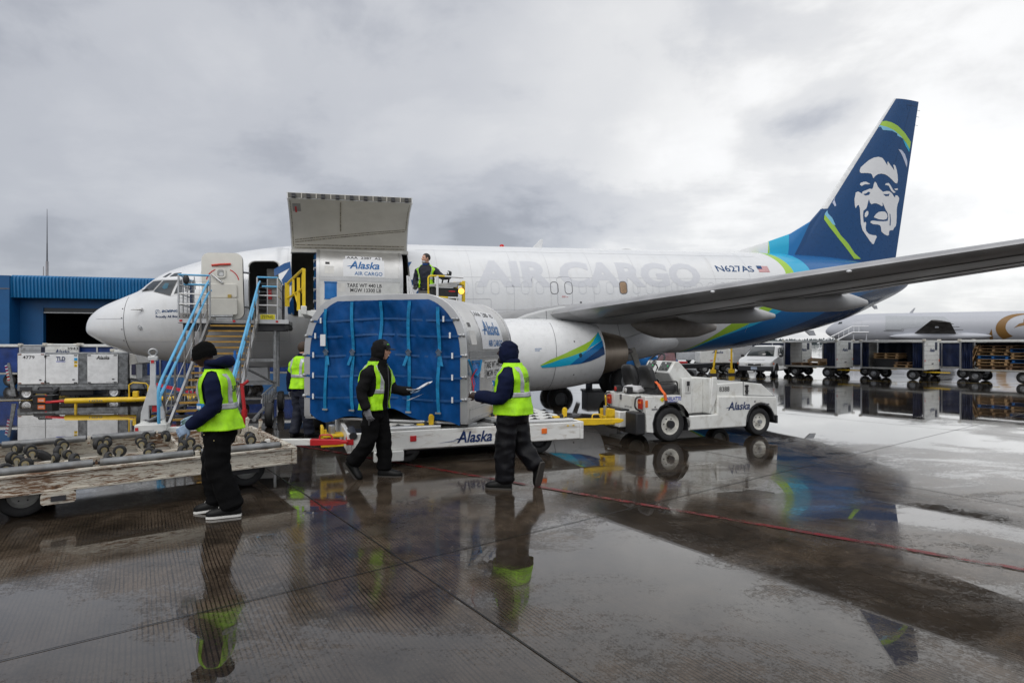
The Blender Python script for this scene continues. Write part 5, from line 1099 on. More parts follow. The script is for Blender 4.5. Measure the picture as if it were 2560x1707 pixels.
MB().tube([(.2, .78, 1.18), (.24, .76, 1.30), (.20, .74, 1.36), (.14, .74, 1.37)], .014, 6).build('gear_lever', BLKP, TR)
SEAT = K('black_vinyl', (.022, .022, .023), .42, var=.25, vs=6, bump=.15, bs=30)
for y in (.42, 1.0):
    se = thing_part('seat', TR, (-.12, y, .85))
    rings = []
    for z, w2, d, x in ((.10, .20, .05, -.06), (.18, .225, .07, -.08), (.30, .215, .075, -.11), (.42, .20, .07, -.14), (.48, .17, .055, -.155), (.51, .10, .03, -.16)):
        rings.append([Vector((x + d * math.copysign(abs(math.cos(a)) ** .6, math.cos(a)), w2 * math.copysign(abs(math.sin(a)) ** .55, math.sin(a)), z)) for a in [6.28319 * k / 24 for k in range(24)]])
    MB().loft(rings).build('backrest', SEAT, se, 60)
    MB().loft([[Vector((.18 + .26 * k * math.copysign(abs(math.cos(a)) ** .5, math.cos(a)), .24 * k * math.copysign(abs(math.sin(a)) ** .5, math.sin(a)), z + .02 * math.cos(a))) for a in [6.28319 * q / 28 for q in range(28)]] for z, k in ((.0, .9), (.03, 1), (.10, 1), (.135, .95), (.15, .7))]).build('cushion', SEAT, se, 60)
    MB().bx(-.08, .34, -.19, .19, -.05, .02).build('seat_base', DARK, se)
    MB().tube([(-.02, -.25, .05), (-.04, -.26, .22), (.36, -.26, .22), (.38, -.25, .02)], .014, 6, fillet=.05).build('armrest', BLKP, se)
b = MB(); pts = [(-.20, .22, 1.08), (-.18, .14, 1.02), (-.17, .08, .94), (-.15, -.005, .86), (-.13, -.014, .74)]
b.loft([[Vector(p) + Vector((-.028, 0, 0)), Vector(p) + Vector((.028, 0, 0)), Vector(p) + Vector((.028, -.008, .004)), Vector(p) + Vector((-.028, -.008, .004))] for p in pts]); b.build('seat_belt', K('orange_webbing', (.75, .13, .02), .5), TR)
MB().box((-.13, -.018, .72), (.05, .02, .06)).build('belt_buckle', DARK, TR)
b = MB(); b.ell((-.30, .75, .90), (.20, .22, .075), 20, 10); rag = b.build('rag', K('white_rag', (.62, .62, .63), .7, bump=.5, bs=14), None)
for v in rag.data.vertices: v.co += Vector((noise.noise(v.co * 9), noise.noise(v.co * 9 + Vector((5, 0, 0))), noise.noise(v.co * 9 + Vector((0, 7, 0))))) * .05
TRM = Matrix.Translation(TR.location) @ Matrix.Rotation(R(21.2), 4, 'Z'); rag.matrix_world = TRM
tag(rag, 'crumpled white rag on the tractor deck behind the seats', 'rag')
# rear face
RR = lambda z0, z1, y0, y1, x=-.551: MB().bx(x - .02, x, y0, y1, z0, z1)
b = MB(); b.bx(-.80, -.50, .46, .98, .24, .53); b.build('rear_bumper', TW, TR, bev=.02)
b = MB(); b.bx(-.74, -.545, .00, .36, .16, .55); b.build('battery_flap', BLKP, TR, bev=.03, seg=3)
MB().bx(-.60, -.50, .3, 1.3, .20, .26).bx(-.72, -.56, .5, 1.1, .53, .56).build('rear_step', BLKP, TR)
hk = MB(); hk.bx(-.90, -.80, .60, .84, .30, .56).bx(-.98, -.90, .60, .64, .30, .56).bx(-.98, -.90, .80, .84, .30, .56).bx(-1.0, -.8, .60, .84, .28, .32).bx(-1.0, -.8, .60, .84, .40, .44); hk.tube([(-.92, .72, .55), (-.92, .72, .66), (-.96, .66, .78), (-.90, .78, .80), (-.92, .72, .66)], .014, 6); hk.build('tow_hitch', YEL, TR, bev=.006)
MB().cyl((-.94, .72, .30), (-.94, .72, .62), .03).build('hitch_pin', STEEL, TR)
for y in (.12, 1.18):
    b = MB(); b.bx(-.60, -.552, y - .05, y + .05, .60, .78); lp = b.build('tail_light', K('tail_red', (.45, .03, .02), .25), TR, bev=.01)
    MB().bx(-.602, -.552, y - .05, y + .05, .70, .74).build('amber_lens', ORG, lp)
    MB().tube([(-.555, y + .02, .82), (-.66, y + .02, .80), (-.68, y + .02, .62), (-.56, y + .02, .56)], .015, 6, fillet=.06).build('lamp_guard', BLKP, lp)
    MB().box((-.53, -.006, .70), (.05, .01, .12)).build('side_marker', ORG, TR) if y < 1 else None
for y in (.62, .98):
    b = MB(); b.bx(-.56, -.44, y - .06, y + .06, .845, .96); wl = b.build('work_light', BLKP, TR, bev=.01); MB().ell((-.562, y, .90), (.012, .045, .045)).build('lens', K('tail_red') if y > .9 else K('clear_lens', (.6, .6, .6), .1), wl)
MB().box((-.556, .80, .76), (.01, .06, .10)).build('rear_vent', SEAMD, TR)
fr_ = plane_fn((-.552, 0, 0), (0, -1, 0), (0, 0, 1), .004)
words('rear_lettering', 'MAX TOW 10 MPH', -.66, -.42, .585, .615, fr_, SEAMD, TR)
ft = plane_fn((0, 0, 0), (1, 0, 0), (0, 0, 1), .005)
put('script_lettering', alaska_mesh(), 1.20, 1.78, .515, .68, ft, INK, TR)
words('fleet_number', '8388', 1.10, 1.335, .865, .955, plane_fn((0, .05, 0), (1, 0, 0), (0, 0, 1), .005), INKK, TR, 0, 0, .01)
words('maker_lettering', 'CHARLATTE', -.21, .20, .745, .81, ft, K('royal_blue_lettering', (.02, .05, .45), .4), TR, 0, 0, .012)
words('maker_lettering', 'AMERICA', -.10, .14, .715, .735, ft, m_['royal_blue_lettering'], TR)
MB().prism([(-.25, .77), (-.20, .82), (-.15, .77), (-.20, .72)], (0, -.002, 0), (1, 0, 0), (0, 0, 1), (0, -.003, 0)).build('yellow_diamond', K('sign_yellow'), TR)
MB().box((-.36, -.003, .60), (.12, .006, .022)).ell((-.35, -.004, .64), (.015, .004, .015)).build('panel_latch', SEAMD, TR)
MB().ell((1.90, -.004, .66), (.018, .006, .018)).box((2.2, -.004, .60), (.10, .008, .025)).build('panel_latch', SEAMD, TR)
cr = K('cream_rim', (.66, .65, .60), .4, var=.06, dirt=.2)
for x, r, wd in ((0, .315, .22), (2.05, .265, .2)):
    for y in (.02 + wd / 2, Wd - .02 - wd / 2): wheel(TR, (x, y, r), (0, -1 if y < .6 else 1, 0), r, wd, .60, hubmat=cr)
MB().cyl((0, -.006, .315), (0, .06, .315), .07).build('hub_cap', BLKP, TR); MB().cyl((2.05, -.0, .265), (2.05, .06, .265), .035).build('hub_cap', STEEL, TR)
MB().bx(.4, 1.7, .2, Wd - .2, .16, .2).ell((1.1, .67, .19), (.45, .3, .10)).build('underside', DARK, TR)
from mathutils.bvhtree import BVHTree
# ---------------------------------------------------------------- people
SKIN = {'dark': K('dark_skin', (.060, .030, .018), .45, var=.15, vs=12), 'deep': K('deep_brown_skin', (.035, .018, .012), .45, var=.15, vs=12), 'light': K('light_skin', (.60, .34, .24), .45, var=.15, vs=14)}
CN = K('navy_sweatshirt', (.006, .010, .036), .85, var=.25, vs=7, bump=.3, bs=45, spec=.15)
CB = K('black_sweatshirt', (.009, .0085, .009), .85, var=.25, vs=7, bump=.3, bs=45, spec=.15)
CG = K('charcoal_jacket_front', (.040, .037, .038), .8, var=.25, vs=7, bump=.3, bs=45)
TB = K('black_trousers', (.0045, .0045, .005), .85, var=.3, vs=6, bump=.3, bs=30, spec=.12)
TG = K('dark_rain_trousers', (.006, .006, .008), .42, spec=.22, var=.3, vs=5, bump=.3, bs=14)
SHOE = K('black_leather', (.006, .006, .006), .45, var=.3, vs=10, spec=.25)
SOLEW = K('white_rubber_sole', (.70, .69, .66), .5)
SOLED = K('dark_rubber_sole', (.05, .045, .04), .6)
GLV = K('grey_knit_glove', (.22, .22, .24), .8, var=.2, vs=20)
GLB = K('pale_blue_glove', (.33, .45, .62), .75, var=.35, vs=9)
GLK = K('black_glove', (.02, .022, .022), .7)
def sm(name, mbs, voxel, mt, parent, wr=0, wf=9, it=3, seed=0, disp=None):
    me = bpy.data.meshes.new(name); b = MB()
    for q in mbs: b.add(q.v, q.f)
    me = b.mesh(name); o = bpy.data.objects.new('tmp', me); COL.objects.link(o)
    r = o.modifiers.new('r', 'REMESH'); r.mode = 'VOXEL'; r.voxel_size = voxel
    s = o.modifiers.new('s', 'SMOOTH'); s.factor = .5; s.iterations = it
    dg = bpy.context.evaluated_depsgraph_get(); dg.update(); m2 = bpy.data.meshes.new_from_object(o.evaluated_get(dg)); bpy.data.objects.remove(o); bpy.data.meshes.remove(me)
    if wr:
        off = Vector((seed * 3.7, seed, 0)); nn = [v.normal.copy() for v in m2.vertices]
        for v, q in zip(m2.vertices, nn):
            p = v.co; a = noise.noise(Vector((p.x * wf, p.y * wf, p.z * wf * 1.5)) + off); c = 1 - abs(noise.noise(Vector((p.x * wf * .6, p.y * wf * .6, p.z * wf * 1.1)) + off * 2)) * 2
            v.co = p + q * (a * wr * .8 + c * wr * .7)
    m2.name = name; m2.materials.clear(); m2.materials.append(mt)
    return link(name, m2, parent, 80)
def limb(pts, rs, n=14):
    b = MB(); P = [Vector(p) for p in pts]; Q = []; RR_ = []
    for i in range(len(P) - 1):
        for k in range(5):
            u = k / 5; Q.append(P[i].lerp(P[i + 1], u)); RR_.append(rs[i] + (rs[i + 1] - rs[i]) * u)
    Q.append(P[-1]); RR_.append(rs[-1])
    for _ in range(2):
        Q = [Q[0]] + [Q[i] * .5 + (Q[i - 1] + Q[i + 1]) * .25 for i in range(1, len(Q) - 1)] + [Q[-1]]
    d0 = (Q[0] - Q[1]).normalized(); d1 = (Q[-1] - Q[-2]).normalized()
    Q = [Q[0] + d0 * RR_[0] * .8] + Q + [Q[-1] + d1 * RR_[-1] * .35]; RR_ = [RR_[0] * .45] + RR_ + [RR_[-1] * .6]
    return b.tube(Q, RR_, n)
def trunk(secs, grow=0, n=28, e=.85):
    b = MB(); rings = []
    for x, z, a, w_ in secs:
        rings.append([Vector((x + (a + grow) * math.copysign(abs(math.cos(t)) ** e, math.cos(t)), (w_ + grow) * math.copysign(abs(math.sin(t)) ** e, math.sin(t)), z)) for t in [6.28319 * i / n for i in range(n)]])
    return b.loft(rings)
def head_mb(M, beard=0):
    b = MB(); nu, nv = 40, 30; rings = []
    for j in range(nv + 1):
        ph = math.pi * (j + .01) / (nv + .02); ring = []
        for i in range(nu):
            th = 6.28319 * i / nu; z = -math.cos(ph) * .122; q = math.sin(ph); x = q * math.cos(th) * .100; y = q * math.sin(th) * .078
            if z < 0: k = -z / .122; y *= 1 - .22 * k * k; x = x * (1 - .10 * k) + .012 * k
            f = max(0, math.cos(th)) * q
            g = lambda y0, z0, wy, wz: math.exp(-((y - y0) / wy) ** 2 - ((z - z0) / wz) ** 2) * (1 if x > 0 else 0)
            x += .030 * g(0, -.022, .014, .020) + .014 * g(0, .004, .011, .022) - .010 * (g(.031, .012, .018, .012) + g(-.031, .012, .018, .012)) + .006 * (g(.03, .034, .026, .010) + g(-.03, .034, .026, .010)) + .008 * g(0, -.058, .024, .010) - .004 * g(0, -.066, .03, .004) + .006 * g(0, -.074, .02, .008) + .013 * g(0, -.105, .024, .02) + .004 * (g(.042, -.02, .02, .02) + g(-.042, -.02, .02, .02))
            ring.append(Vector((x, y, z)))
        rings.append(ring)
    b.loft(rings)
    for s in (-1, 1): b.ell((-.008, s * .080, -.004), (.020, .011, .032), 10, 8, Matrix.Rotation(.2, 3, 'Y'))
    return b.xf(M)
def hand_mb(wrist, fwd, palm, side, curl, k=1.0, spread=.12, thumb=.5):
    """wrist point, direction of the fingers, palm normal; side +1 thumb on (fwd x palm) side"""
    f = Vector(fwd).normalized(); p = Vector(palm); p = (p - f * p.dot(f)).normalized(); s = f.cross(p) * side; W = Vector(wrist); out = []
    b = MB(); L = .095 * k
    rings = []
    for u, w_, t in ((-.02, .026, .019), (.0, .028, .02), (.35, .038, .017), (.7, .043, .015), (1.0, .042, .012), (1.06, .036, .008)):
        rings.append([W + f * L * u + s * (w_ * k * math.cos(a)) + p * (t * k * math.sin(a)) for a in [6.28319 * i / 14 for i in range(14)]])
    out.append(b.loft(rings))
    for i, (o, ln) in enumerate(((.031, .070), (.010, .079), (-.011, .074), (-.031, .058))):
        c = W + f * L * .97 + s * o * k; d = (f + s * spread * (1.5 - i) * .5).normalized(); pts = [c - d * .02 * k]; c = c.copy(); pts.append(c.copy()); an = 0
        for q, (fr, cu) in enumerate(((.45, .75), (.31, .9), (.24, .6))):
            an += cu * (curl[i] if isinstance(curl, (list, tuple)) else curl); dd = d * math.cos(an) + p * math.sin(an); c = c + dd * ln * fr * k; pts.append(c.copy())
        out.append(MB().tube([pts[0]] + pts[1:] + [pts[-1] + (pts[-1] - pts[-2]).normalized() * .006 * k], [.0095 * k, .010 * k, .0095 * k, .0088 * k, .0078 * k, .004 * k], 8))
    c = W + f * .025 * k + s * .026 * k; d = (f * .62 + s * .72 + p * thumb * .5).normalized(); d2 = (f * .88 + s * .25 + p * thumb).normalized()
    out.append(MB().tube([c - d * .012, c, c + d * .040 * k, c + d * .040 * k + d2 * .030 * k, c + d * .040 * k + d2 * .053 * k], [.012 * k, .0135 * k, .0115 * k, .010 * k, .005 * k], 8))
    return out
def shoe(name, ank, toe, parent, k=1.0, mt=SHOE, sole=SOLED, white_toe=False):
    """ank: ankle joint; toe: direction the foot points (3D)"""
    d = Vector(toe).normalized(); side = Vector((-d.y, d.x, 0)).normalized(); up = d.cross(side); up = up if up.z > 0 or abs(d.z) > .8 else -up
    if up.dot(Vector((0, 0, 1))) < 0: up = -up
    A = Vector(ank) - up * .075 * k
    rings = []; srings = []
    for x, w_, h in ((-.075, .020, .05), (-.07, .030, .075), (-.04, .037, .105), (.0, .040, .112), (.05, .041, .088), (.10, .045, .066), (.15, .047, .056), (.19, .040, .045), (.215, .022, .028)):
        c = A + d * x * k
        rings.append([c + side * (w_ * k * sx) + up * (h * k * hz) for sx, hz in ((-.9, 0), (-1, .35), (-.75, .8), (-.3, 1), (.3, 1), (.75, .8), (1, .35), (.9, 0))])
        srings.append([c + side * (w_ + .006) * k * sx + up * hz * k for sx, hz in ((-1, .0), (-1.02, .010), (-.98, .019), (.98, .019), (1.02, .010), (1, .0))])
    o = MB().loft(rings).build(name, mt, parent, 60)
    e = Vector((0, 0, 0))
    s = MB().loft([[v - up * .024 * k for v in r] for r in srings]).build('sole', sole, o, 50)
    if white_toe:
        for q in range(4):
            c = A + d * (.045 + .022 * q) * k + up * (.092 - .009 * q) * k; MB().tube([c - side * .02, c + up * .006, c + side * .02], .0035, 5).build('lace', SOLEW, o)
    return o
def vest(T, secs, TOPO, mt=HIVIS, open_front=.0, hem=None, top=None, arm=(1.10, 1.47), grow=.030, flare=.03, text=None, sh=.115):
    z0, z1 = hem, top; n, NZ = 120, 66; NH = NZ + 1
    tree = BVHTree.FromPolygons([v.co.copy() for v in TOPO.data.vertices], [tuple(p.vertices) for p in TOPO.data.polygons])
    def S(z): return [interp([(s[1], s[i]) for s in secs], z) for i in (0, 2, 3)]
    rad = []                                   # distance from the spine to the cloth on a (height, angle) grid, measured on the sweatshirt
    for j in range(NH):
        z = z0 + (z1 - z0) * j / NZ; x, a, w_ = S(z); row = []
        for i in range(n):
            t = 6.28319 * i / n; e = Vector(((a) * math.copysign(abs(math.cos(t)) ** .85, math.cos(t)), (w_) * math.copysign(abs(math.sin(t)) ** .85, math.sin(t)), 0)); L = e.length; d = e / L
            far = L; o = Vector((x, 0, z)); hit = tree.ray_cast(o, d, L + .12)
            if hit[0] is not None: far = max(L, (hit[0] - o).length)
            row.append(min(far, L + .085))
        rad.append(row)
    for _ in range(3):
        rad = [[max(rad[j][i], .0) * .4 + .15 * (rad[j][i - 1] + rad[j][(i + 1) % n] + rad[max(j - 1, 0)][i] + rad[min(j + 1, NZ)][i]) for i in range(n)] for j in range(NH)]
    def pt(z, t, o=0):
        x, a, w_ = S(z); k = max(0, 1 - (z - z0) / .32); q = (t / 6.28319 * n) % n; i = int(q); u = q - i; f = min(NZ - .001, max(0, (z - z0) / (z1 - z0) * NZ)); j = int(f); v = f - j
        r = (rad[j][i] * (1 - u) + rad[j][(i + 1) % n] * u) * (1 - v) + (rad[j + 1][i] * (1 - u) + rad[j + 1][(i + 1) % n] * u) * v
        e = Vector((a * math.copysign(abs(math.cos(t)) ** .85, math.cos(t)), w_ * math.copysign(abs(math.sin(t)) ** .85, math.sin(t)), 0)).normalized()
        wv = .010 * noise.noise(Vector((math.cos(t) * 2.2, math.sin(t) * 2.2, z * 5))) + .006 * noise.noise(Vector((math.cos(t) * 5, math.sin(t) * 5, z * 9))) + .012 * k * math.sin(t * 6 + z * 3)
        r += max(.010, grow * .62 + flare * k * k + wv) + o
        return Vector((x, 0, z)) + e * r
    za_, zb_ = arm
    def edges(z):                              # half-angle of the arm opening, half-angle of the front opening
        lim = 0
        if za_ < z < zb_: lim = .16 + .36 * max(0, 1 - ((z - (za_ * .45 + zb_ * .55)) / ((zb_ - za_) * .56)) ** 2) ** .5
        vn = z1 - .26; fr = open_front
        if z > vn: fr = max(fr, open_front + (.95 - open_front) * ((z - vn) / .26) ** .9)
        return lim, fr
    def segs(z):                               # angular spans that carry cloth, symmetric: back panel and two fronts
        lim, fr = edges(z); return [(-math.pi / 2 + lim * -1 if lim else -math.pi / 2, None)], lim, fr
    def sheet(t0, t1, zlo, zhi, o, nm, m, par, nt=26, nz=48):
        b = MB(); rows = []
        for j in range(nz + 1):
            z = zlo + (zhi - zlo) * j / nz; a0, a1 = t0(z), t1(z); rows.append([pt(z, a0 + (a1 - a0) * i / nt, o) for i in range(nt + 1)])
        b.loft(rows, cap=False, closed=False); return b, rows
    H = math.pi / 2
    V = None; b = MB()
    for sg in (1, -1):
        fr_ = lambda z, sg=sg: sg * edges(z)[1] if sg > 0 else -edges(z)[1]
        b2, _ = sheet(lambda z: sg * edges(z)[1], lambda z: sg * (H - edges(z)[0] * 1.0), z0, z1 - .004, 0, '', mt, T); b.add(b2.v, b2.f)
        b2, _ = sheet(lambda z: sg * (H + edges(z)[0] * .85), lambda z: sg * math.pi, z0, z1 - .004, 0, '', mt, T); b.add(b2.v, b2.f)
    me = b.mesh('hi_vis_vest', [mt]); bmm = bmesh.new(); bmm.from_mesh(me); bmesh.ops.remove_doubles(bmm, verts=bmm.verts[:], dist=.0008); bmm.to_mesh(me); bmm.free()
    V = link('hi_vis_vest', me, T, 60); s = V.modifiers.new('t', 'SOLIDIFY'); s.thickness = .006; s.offset = 0
    h = z1 - z0; zb = z0 + h * .34
    def strip(t0, t1, zlo, zhi, nz=4):
        b2, _ = sheet(t0, t1, zlo, zhi, .007, '', REFL, V, 22, nz); o = b2.build('reflective_band', REFL, V, 60); s = o.modifiers.new('t', 'SOLIDIFY'); s.thickness = .004; s.offset = 0
    for sg in (1, -1):
        strip(lambda z: sg * (edges(z)[1] + .01), lambda z: sg * (H - edges(z)[0]), zb, zb + .058)
        strip(lambda z: sg * (H + edges(z)[0] * .85), lambda z: sg * math.pi, zb, zb + .058)
        def ang(z, y):
            x, a, w_ = S(z); return math.asin(min(.97, abs(y) / (w_ + .05)) ** 1.0)
        zt_ = z1 - .05
        strip(lambda z: sg * max(ang(z, sh - .03), edges(z)[1] + .02), lambda z: sg * min(ang(z, sh + .028) + (.10 if z > 1.42 else 0), H - edges(z)[0] - .01), zb + .058, zt_, 26)
        strip(lambda z: sg * (math.pi - ang(z, sh - .03)), lambda z: sg * max(math.pi - ang(z, sh + .028) - (.10 if z > 1.42 else 0), H + edges(z)[0] * .85 + .01), zb + .058, zt_, 26)
    if text:
        def fn(y, z):
            x, a, w_ = S(z); t = math.pi + math.asin(max(-1, min(1, y / (w_ + .02)))); return pt(z, t, .012)
        words('back_lettering', text, -.095, .095, z0 + h * .62, z0 + h * .72, fn, INKK, V, .05, 0, .02)
    def badge(t, z):
        p = pt(z, t, .012); nrm = Vector((math.cos(t), math.sin(t), 0)); b = MB(); u = Vector((-nrm.y, nrm.x, 0)); 
        b.prism([(-.038, -.03), (.038, -.03), (.038, .03), (-.038, .03)], p, u, (0, 0, 1), nrm * .006); o = b.build('id_badge', K('badge_blue', (.03, .22, .55), .25), V)
        b = MB(); b.prism([(-.03, -.022), (.0, -.022), (.0, .008), (-.03, .008)], p + nrm * .007, u, (0, 0, 1), nrm * .003); b.build('badge_photo', LOGOW, o)
    return V, badge, pt
def hood_up(T, M, mt, k=1.0, opening=58):
    b = MB(); nu, nv = 44, 32; v = []; f = []
    for j in range(nv + 1):
        for i in range(nu):
            ph = math.pi * (j + .01) / (nv + .02); th = 6.28319 * i / nu
            d = Vector((math.sin(ph) * math.cos(th), math.sin(ph) * math.sin(th), -math.cos(ph)))
            r = Vector((.135 * d.x - .012, .108 * d.y, .152 * d.z - .002)) * k
            if d.z < -.2: r.y *= 1 + .12 * (-d.z); r.x *= 1.02
            if d.z > .55: r.x -= .01 * k
            r += Vector((noise.noise(d * 3), noise.noise(d * 3 + Vector((4, 0, 0))), noise.noise(d * 3 + Vector((0, 4, 0))))) * .010
            v.append(M @ r)
    for j in range(nv):
        for i in range(nu):
            ph = math.pi * (j + .5) / nv; th = 6.28319 * (i + .5) / nu; d = Vector((math.sin(ph) * math.cos(th), math.sin(ph) * math.sin(th), -math.cos(ph)))
            a = math.degrees(math.acos(max(-1, min(1, d.dot(Vector((.97, 0, -.16)).normalized())))))
            if a < opening - 8 * abs(d.y): continue
            f.append((j * nu + i, j * nu + (i + 1) % nu, (j + 1) * nu + (i + 1) % nu, (j + 1) * nu + i))
    b.add(v, f); me = b.mesh('hood', [mt]); o = link('hood', me, T, 80); s = o.modifiers.new('t', 'SOLIDIFY'); s.thickness = .016; s.offset = -1; return o
def person(label, loc, head, skin, secs, hd, arms, legs, top=CN, trou=TB, tr=(.105, .10, .098, .092), sl=(.082, .068, .058), vkw=None, hood=None, shoe_mt=SHOE, sole=SOLED, gloves=None, sneakers=False, group='ground crew in hi-vis vests', hem_low=None, seed=1, torso_grow=0, crotch=.80):
    T = thing('person', label, 'person', loc, head, group)
    hp, yaw, pit = hd; HM = Matrix.Translation(hp) @ Matrix.Rotation(yaw, 4, 'Z') @ Matrix.Rotation(pit, 4, 'Y')
    neck = Vector(secs[-1][:1] + (0,) + secs[-1][1:2])
    # skin: one continuous body under the clothes
    bod = [head_mb(HM), limb([HM @ Vector((-.018, 0, -.06)), neck + Vector((0, 0, -.06))], [.056, .062])]
    slim = [(x, z, a * .72, w_ * .74) for x, z, a, w_ in secs]; bod.append(trunk(slim))
    for s, el, wr, hf, hpalm, cu in arms:
        bod.append(limb([s, el, wr], [.05, .042, .030]))
        if not gloves: 
            bod += hand_mb(wr, hf, hpalm, 1 if Vector(s).y > 0 else -1, cu, 1.02)
    for hj, kn, an, toe in legs: bod.append(limb([hj, kn, an], [.075, .055, .038]))
    B = sm('body', bod, .0065, skin, T, it=2)
    for s in (-1, 1):
        e = HM @ Vector((.083, s * .031, .012)); MB().ell(e, (.010, .012, .008), 10, 8).build('eye', K('eye_dark', (.03, .025, .02), .2), B)
    # clothes
    tops = [trunk([q for q in secs if q[1] >= (hem_low or .86)] if not hem_low else secs, .004 + torso_grow)]
    for s, el, wr, hf, hpalm, cu in arms:
        w2 = Vector(el).lerp(Vector(wr), .97); tops.append(limb([Vector(s) * .96 + Vector((0, 0, -.01)), s, el, w2], [sl[0] * .9, sl[0], sl[1], sl[2]])) 
        tops.append(limb([Vector(el).lerp(Vector(wr), .88), w2], [sl[2] * 1.0, sl[2] * .92]))
    if hood == 'down':
        b = MB(); c = neck + Vector((-.035, 0, -.0)); pts = [c + Vector((.10 * math.cos(t) - .012, .10 * math.sin(t), .02 - .005 * math.cos(t))) for t in [6.28319 * i / 20 for i in range(20)]]; tops.append(b.tube(pts, [.030 + .034 * max(0, -math.cos(6.28319 * i / 20)) for i in range(20)], 10, closed=True))
    elif hood:
        tops.append(limb([neck + Vector((-.01, 0, -.06)), HM @ Vector((-.03, 0, -.10))], [.115, .098]))
    else:
        tops.append(MB().torus(neck + Vector((.0, 0, -.005)), (.1, 0, 1), .068, .022, 20, 8))
    TOP = sm('sweatshirt', tops, .011, top, T, .011, 9, 3, seed)
    lg = [trunk([q for q in secs if q[1] <= 1.04], -.004)]
    for i, (hj, kn, an, toe) in enumerate(legs):
        hj = Vector(hj); lg.append(limb([hj + Vector((0, 0, .03)), hj.lerp(Vector(kn), .45), kn, Vector(kn).lerp(Vector(an), .6), Vector(kn).lerp(Vector(an), .98)], [tr[0] * 1.02, tr[0], tr[1], tr[2], tr[3]]))
        lg.append(limb([Vector(kn).lerp(Vector(an), .86) + Vector((.0, 0, 0)), Vector(kn).lerp(Vector(an), 1.0)], [tr[3] * 1.06, tr[3] * 1.08]))
    sm('trousers', lg, .012, trou, T, .016, 8, 3, seed + 5)
    for hj, kn, an, toe in legs: shoe('shoe', an, toe, T, 1.12, shoe_mt, sole, sneakers)
    if gloves:
        for i, (s, el, wr, hf, hpalm, cu) in enumerate(arms):
            g = gloves[i] if isinstance(gloves, list) else gloves; k = hand_mb(Vector(wr) + Vector(hf).normalized() * -.01, hf, hpalm, 1 if Vector(s).y > 0 else -1, cu, 1.14); k.append(limb([Vector(el).lerp(Vector(wr), .9), wr], [.034, .032]))
            sm('glove', k, .006, g, T, it=1)
    if hood == 'up': hood_up(T, HM, top)
    r = vest(T, secs, TOP, **vkw) if vkw else None
    return T, B, HM, r
# 1: walking to the left past the rusty dolly, head bowed
S1_ = [(-.02, .74, .13, .15), (-.03, .84, .15, .175), (-.03, .95, .145, .175), (-.02, 1.06, .135, .17), (.0, 1.20, .145, .185), (.01, 1.32, .145, .205), (.01, 1.40, .130, .205), (.015, 1.46, .10, .165), (.035, 1.51, .075, .085), (.05, 1.545, .065, .068)]
T, B, HM, r = person('person in black beanie and baggy black trousers bending over the rusty dolly', (-3.02, 5.99, 0), R(195), SKIN['dark'], S1_, ((.135, 0, 1.645), 0, R(20)),
    [((.0, .205, 1.40), (-.03, .265, 1.12), (.20, .245, .945), (.85, -.15, -.5), (.1, -.9, -.3), .55), ((.02, -.205, 1.40), (.02, -.26, 1.12), (.24, -.2, .98), (.9, .1, -.4), (.1, .9, -.3), .6)],
    [((-.02, .095, .87), (-.02, .10, .50), (-.16, .10, .115), (1, .12, 0)), ((-.02, -.095, .87), (.07, -.10, .50), (.02, -.11, .135), (1, -.1, -.12))],
    top=CN, trou=TB, tr=(.120, .112, .106, .102), hood='down', gloves=[GLB, GLB], sole=SOLEW, sneakers=True, seed=1,
    vkw=dict(hem=.89, top=1.50, arm=(1.06, 1.475), grow=.030, flare=.06, text='SAFETY', sh=.13))
V, badge, pt = r; badge(.75, 1.13); badge(.95, 1.13)
b = MB(); b.lathe([(-.035, .112), (-.04, .119), (.0, .123), (.03, .1225), (.035, .118), (.075, .110), (.11, .085), (.132, .045), (.138, .004)], (-.014, 0, .0), (.0, 0, 1), 32); 
for q in range(len(b.v)): b.v[q] = Vector((b.v[q].x * .96, b.v[q].y * .80, b.v[q].z * .93 - .008 + .012 * (1 if b.v[q].x < 0 else 0)))
b.xf(HM @ Matrix.Rotation(R(-8), 4, 'Y')).build('beanie', K('black_knit', (.005, .005, .005), .95, bump=.6, bs=90, spec=.1), T, 60)
MB().tube([(.10, .05, 1.49), (.15, .05, 1.40), (.155, .055, 1.25)], .005, 6).build('drawstring', CB, T)
for x, z in ((.07, .86), (-.02, .80), (.105, .70)): MB().ell((x, .255 - .1 * abs(x), z), .006).build('trouser_rivet', K('brass_rivet', (.6, .5, .25), .3, .8), T)
# 2: facing right, laughing, holding papers
S2_ = [(-.0, .78, .12, .145), (-.0, .88, .135, .17), (.0, .98, .135, .17), (.02, 1.08, .135, .17), (.03, 1.20, .145, .185), (.035, 1.32, .145, .205), (.03, 1.41, .125, .205), (.03, 1.47, .10, .165), (.04, 1.52, .075, .088), (.05, 1.56, .066, .07)]
T, B, HM, r = person('person in black hood and cap laughing and holding papers before the net-fronted container', (-1.80, 7.66, 0), R(-14), SKIN['light'], S2_, ((.105, 0, 1.665), 0, R(4)),
    [((.03, .205, 1.40), (.14, .25, 1.13), (.41, .22, 1.12), (1, -.1, .12), (.0, -.35, .9), .35), ((.02, -.205, 1.40), (-.06, -.27, 1.13), (.03, -.27, .93), (.25, .05, -.95), (.1, .95, 0), .45)],
    [((.0, .095, .89), (.08, .10, .50), (.08, .11, .10), (1, .2, 0)), ((.0, -.095, .89), (-.02, -.11, .50), (-.25, -.11, .215), (.72, -.15, -.68))],
    top=CB, trou=TB, tr=(.108, .098, .094, .088), hood='up', gloves=[GLB, GLV], sole=SOLED, seed=2,
    vkw=dict(hem=.90, top=1.53, arm=(1.08, 1.48), grow=.024, flare=.03, open_front=.42, sh=.135))
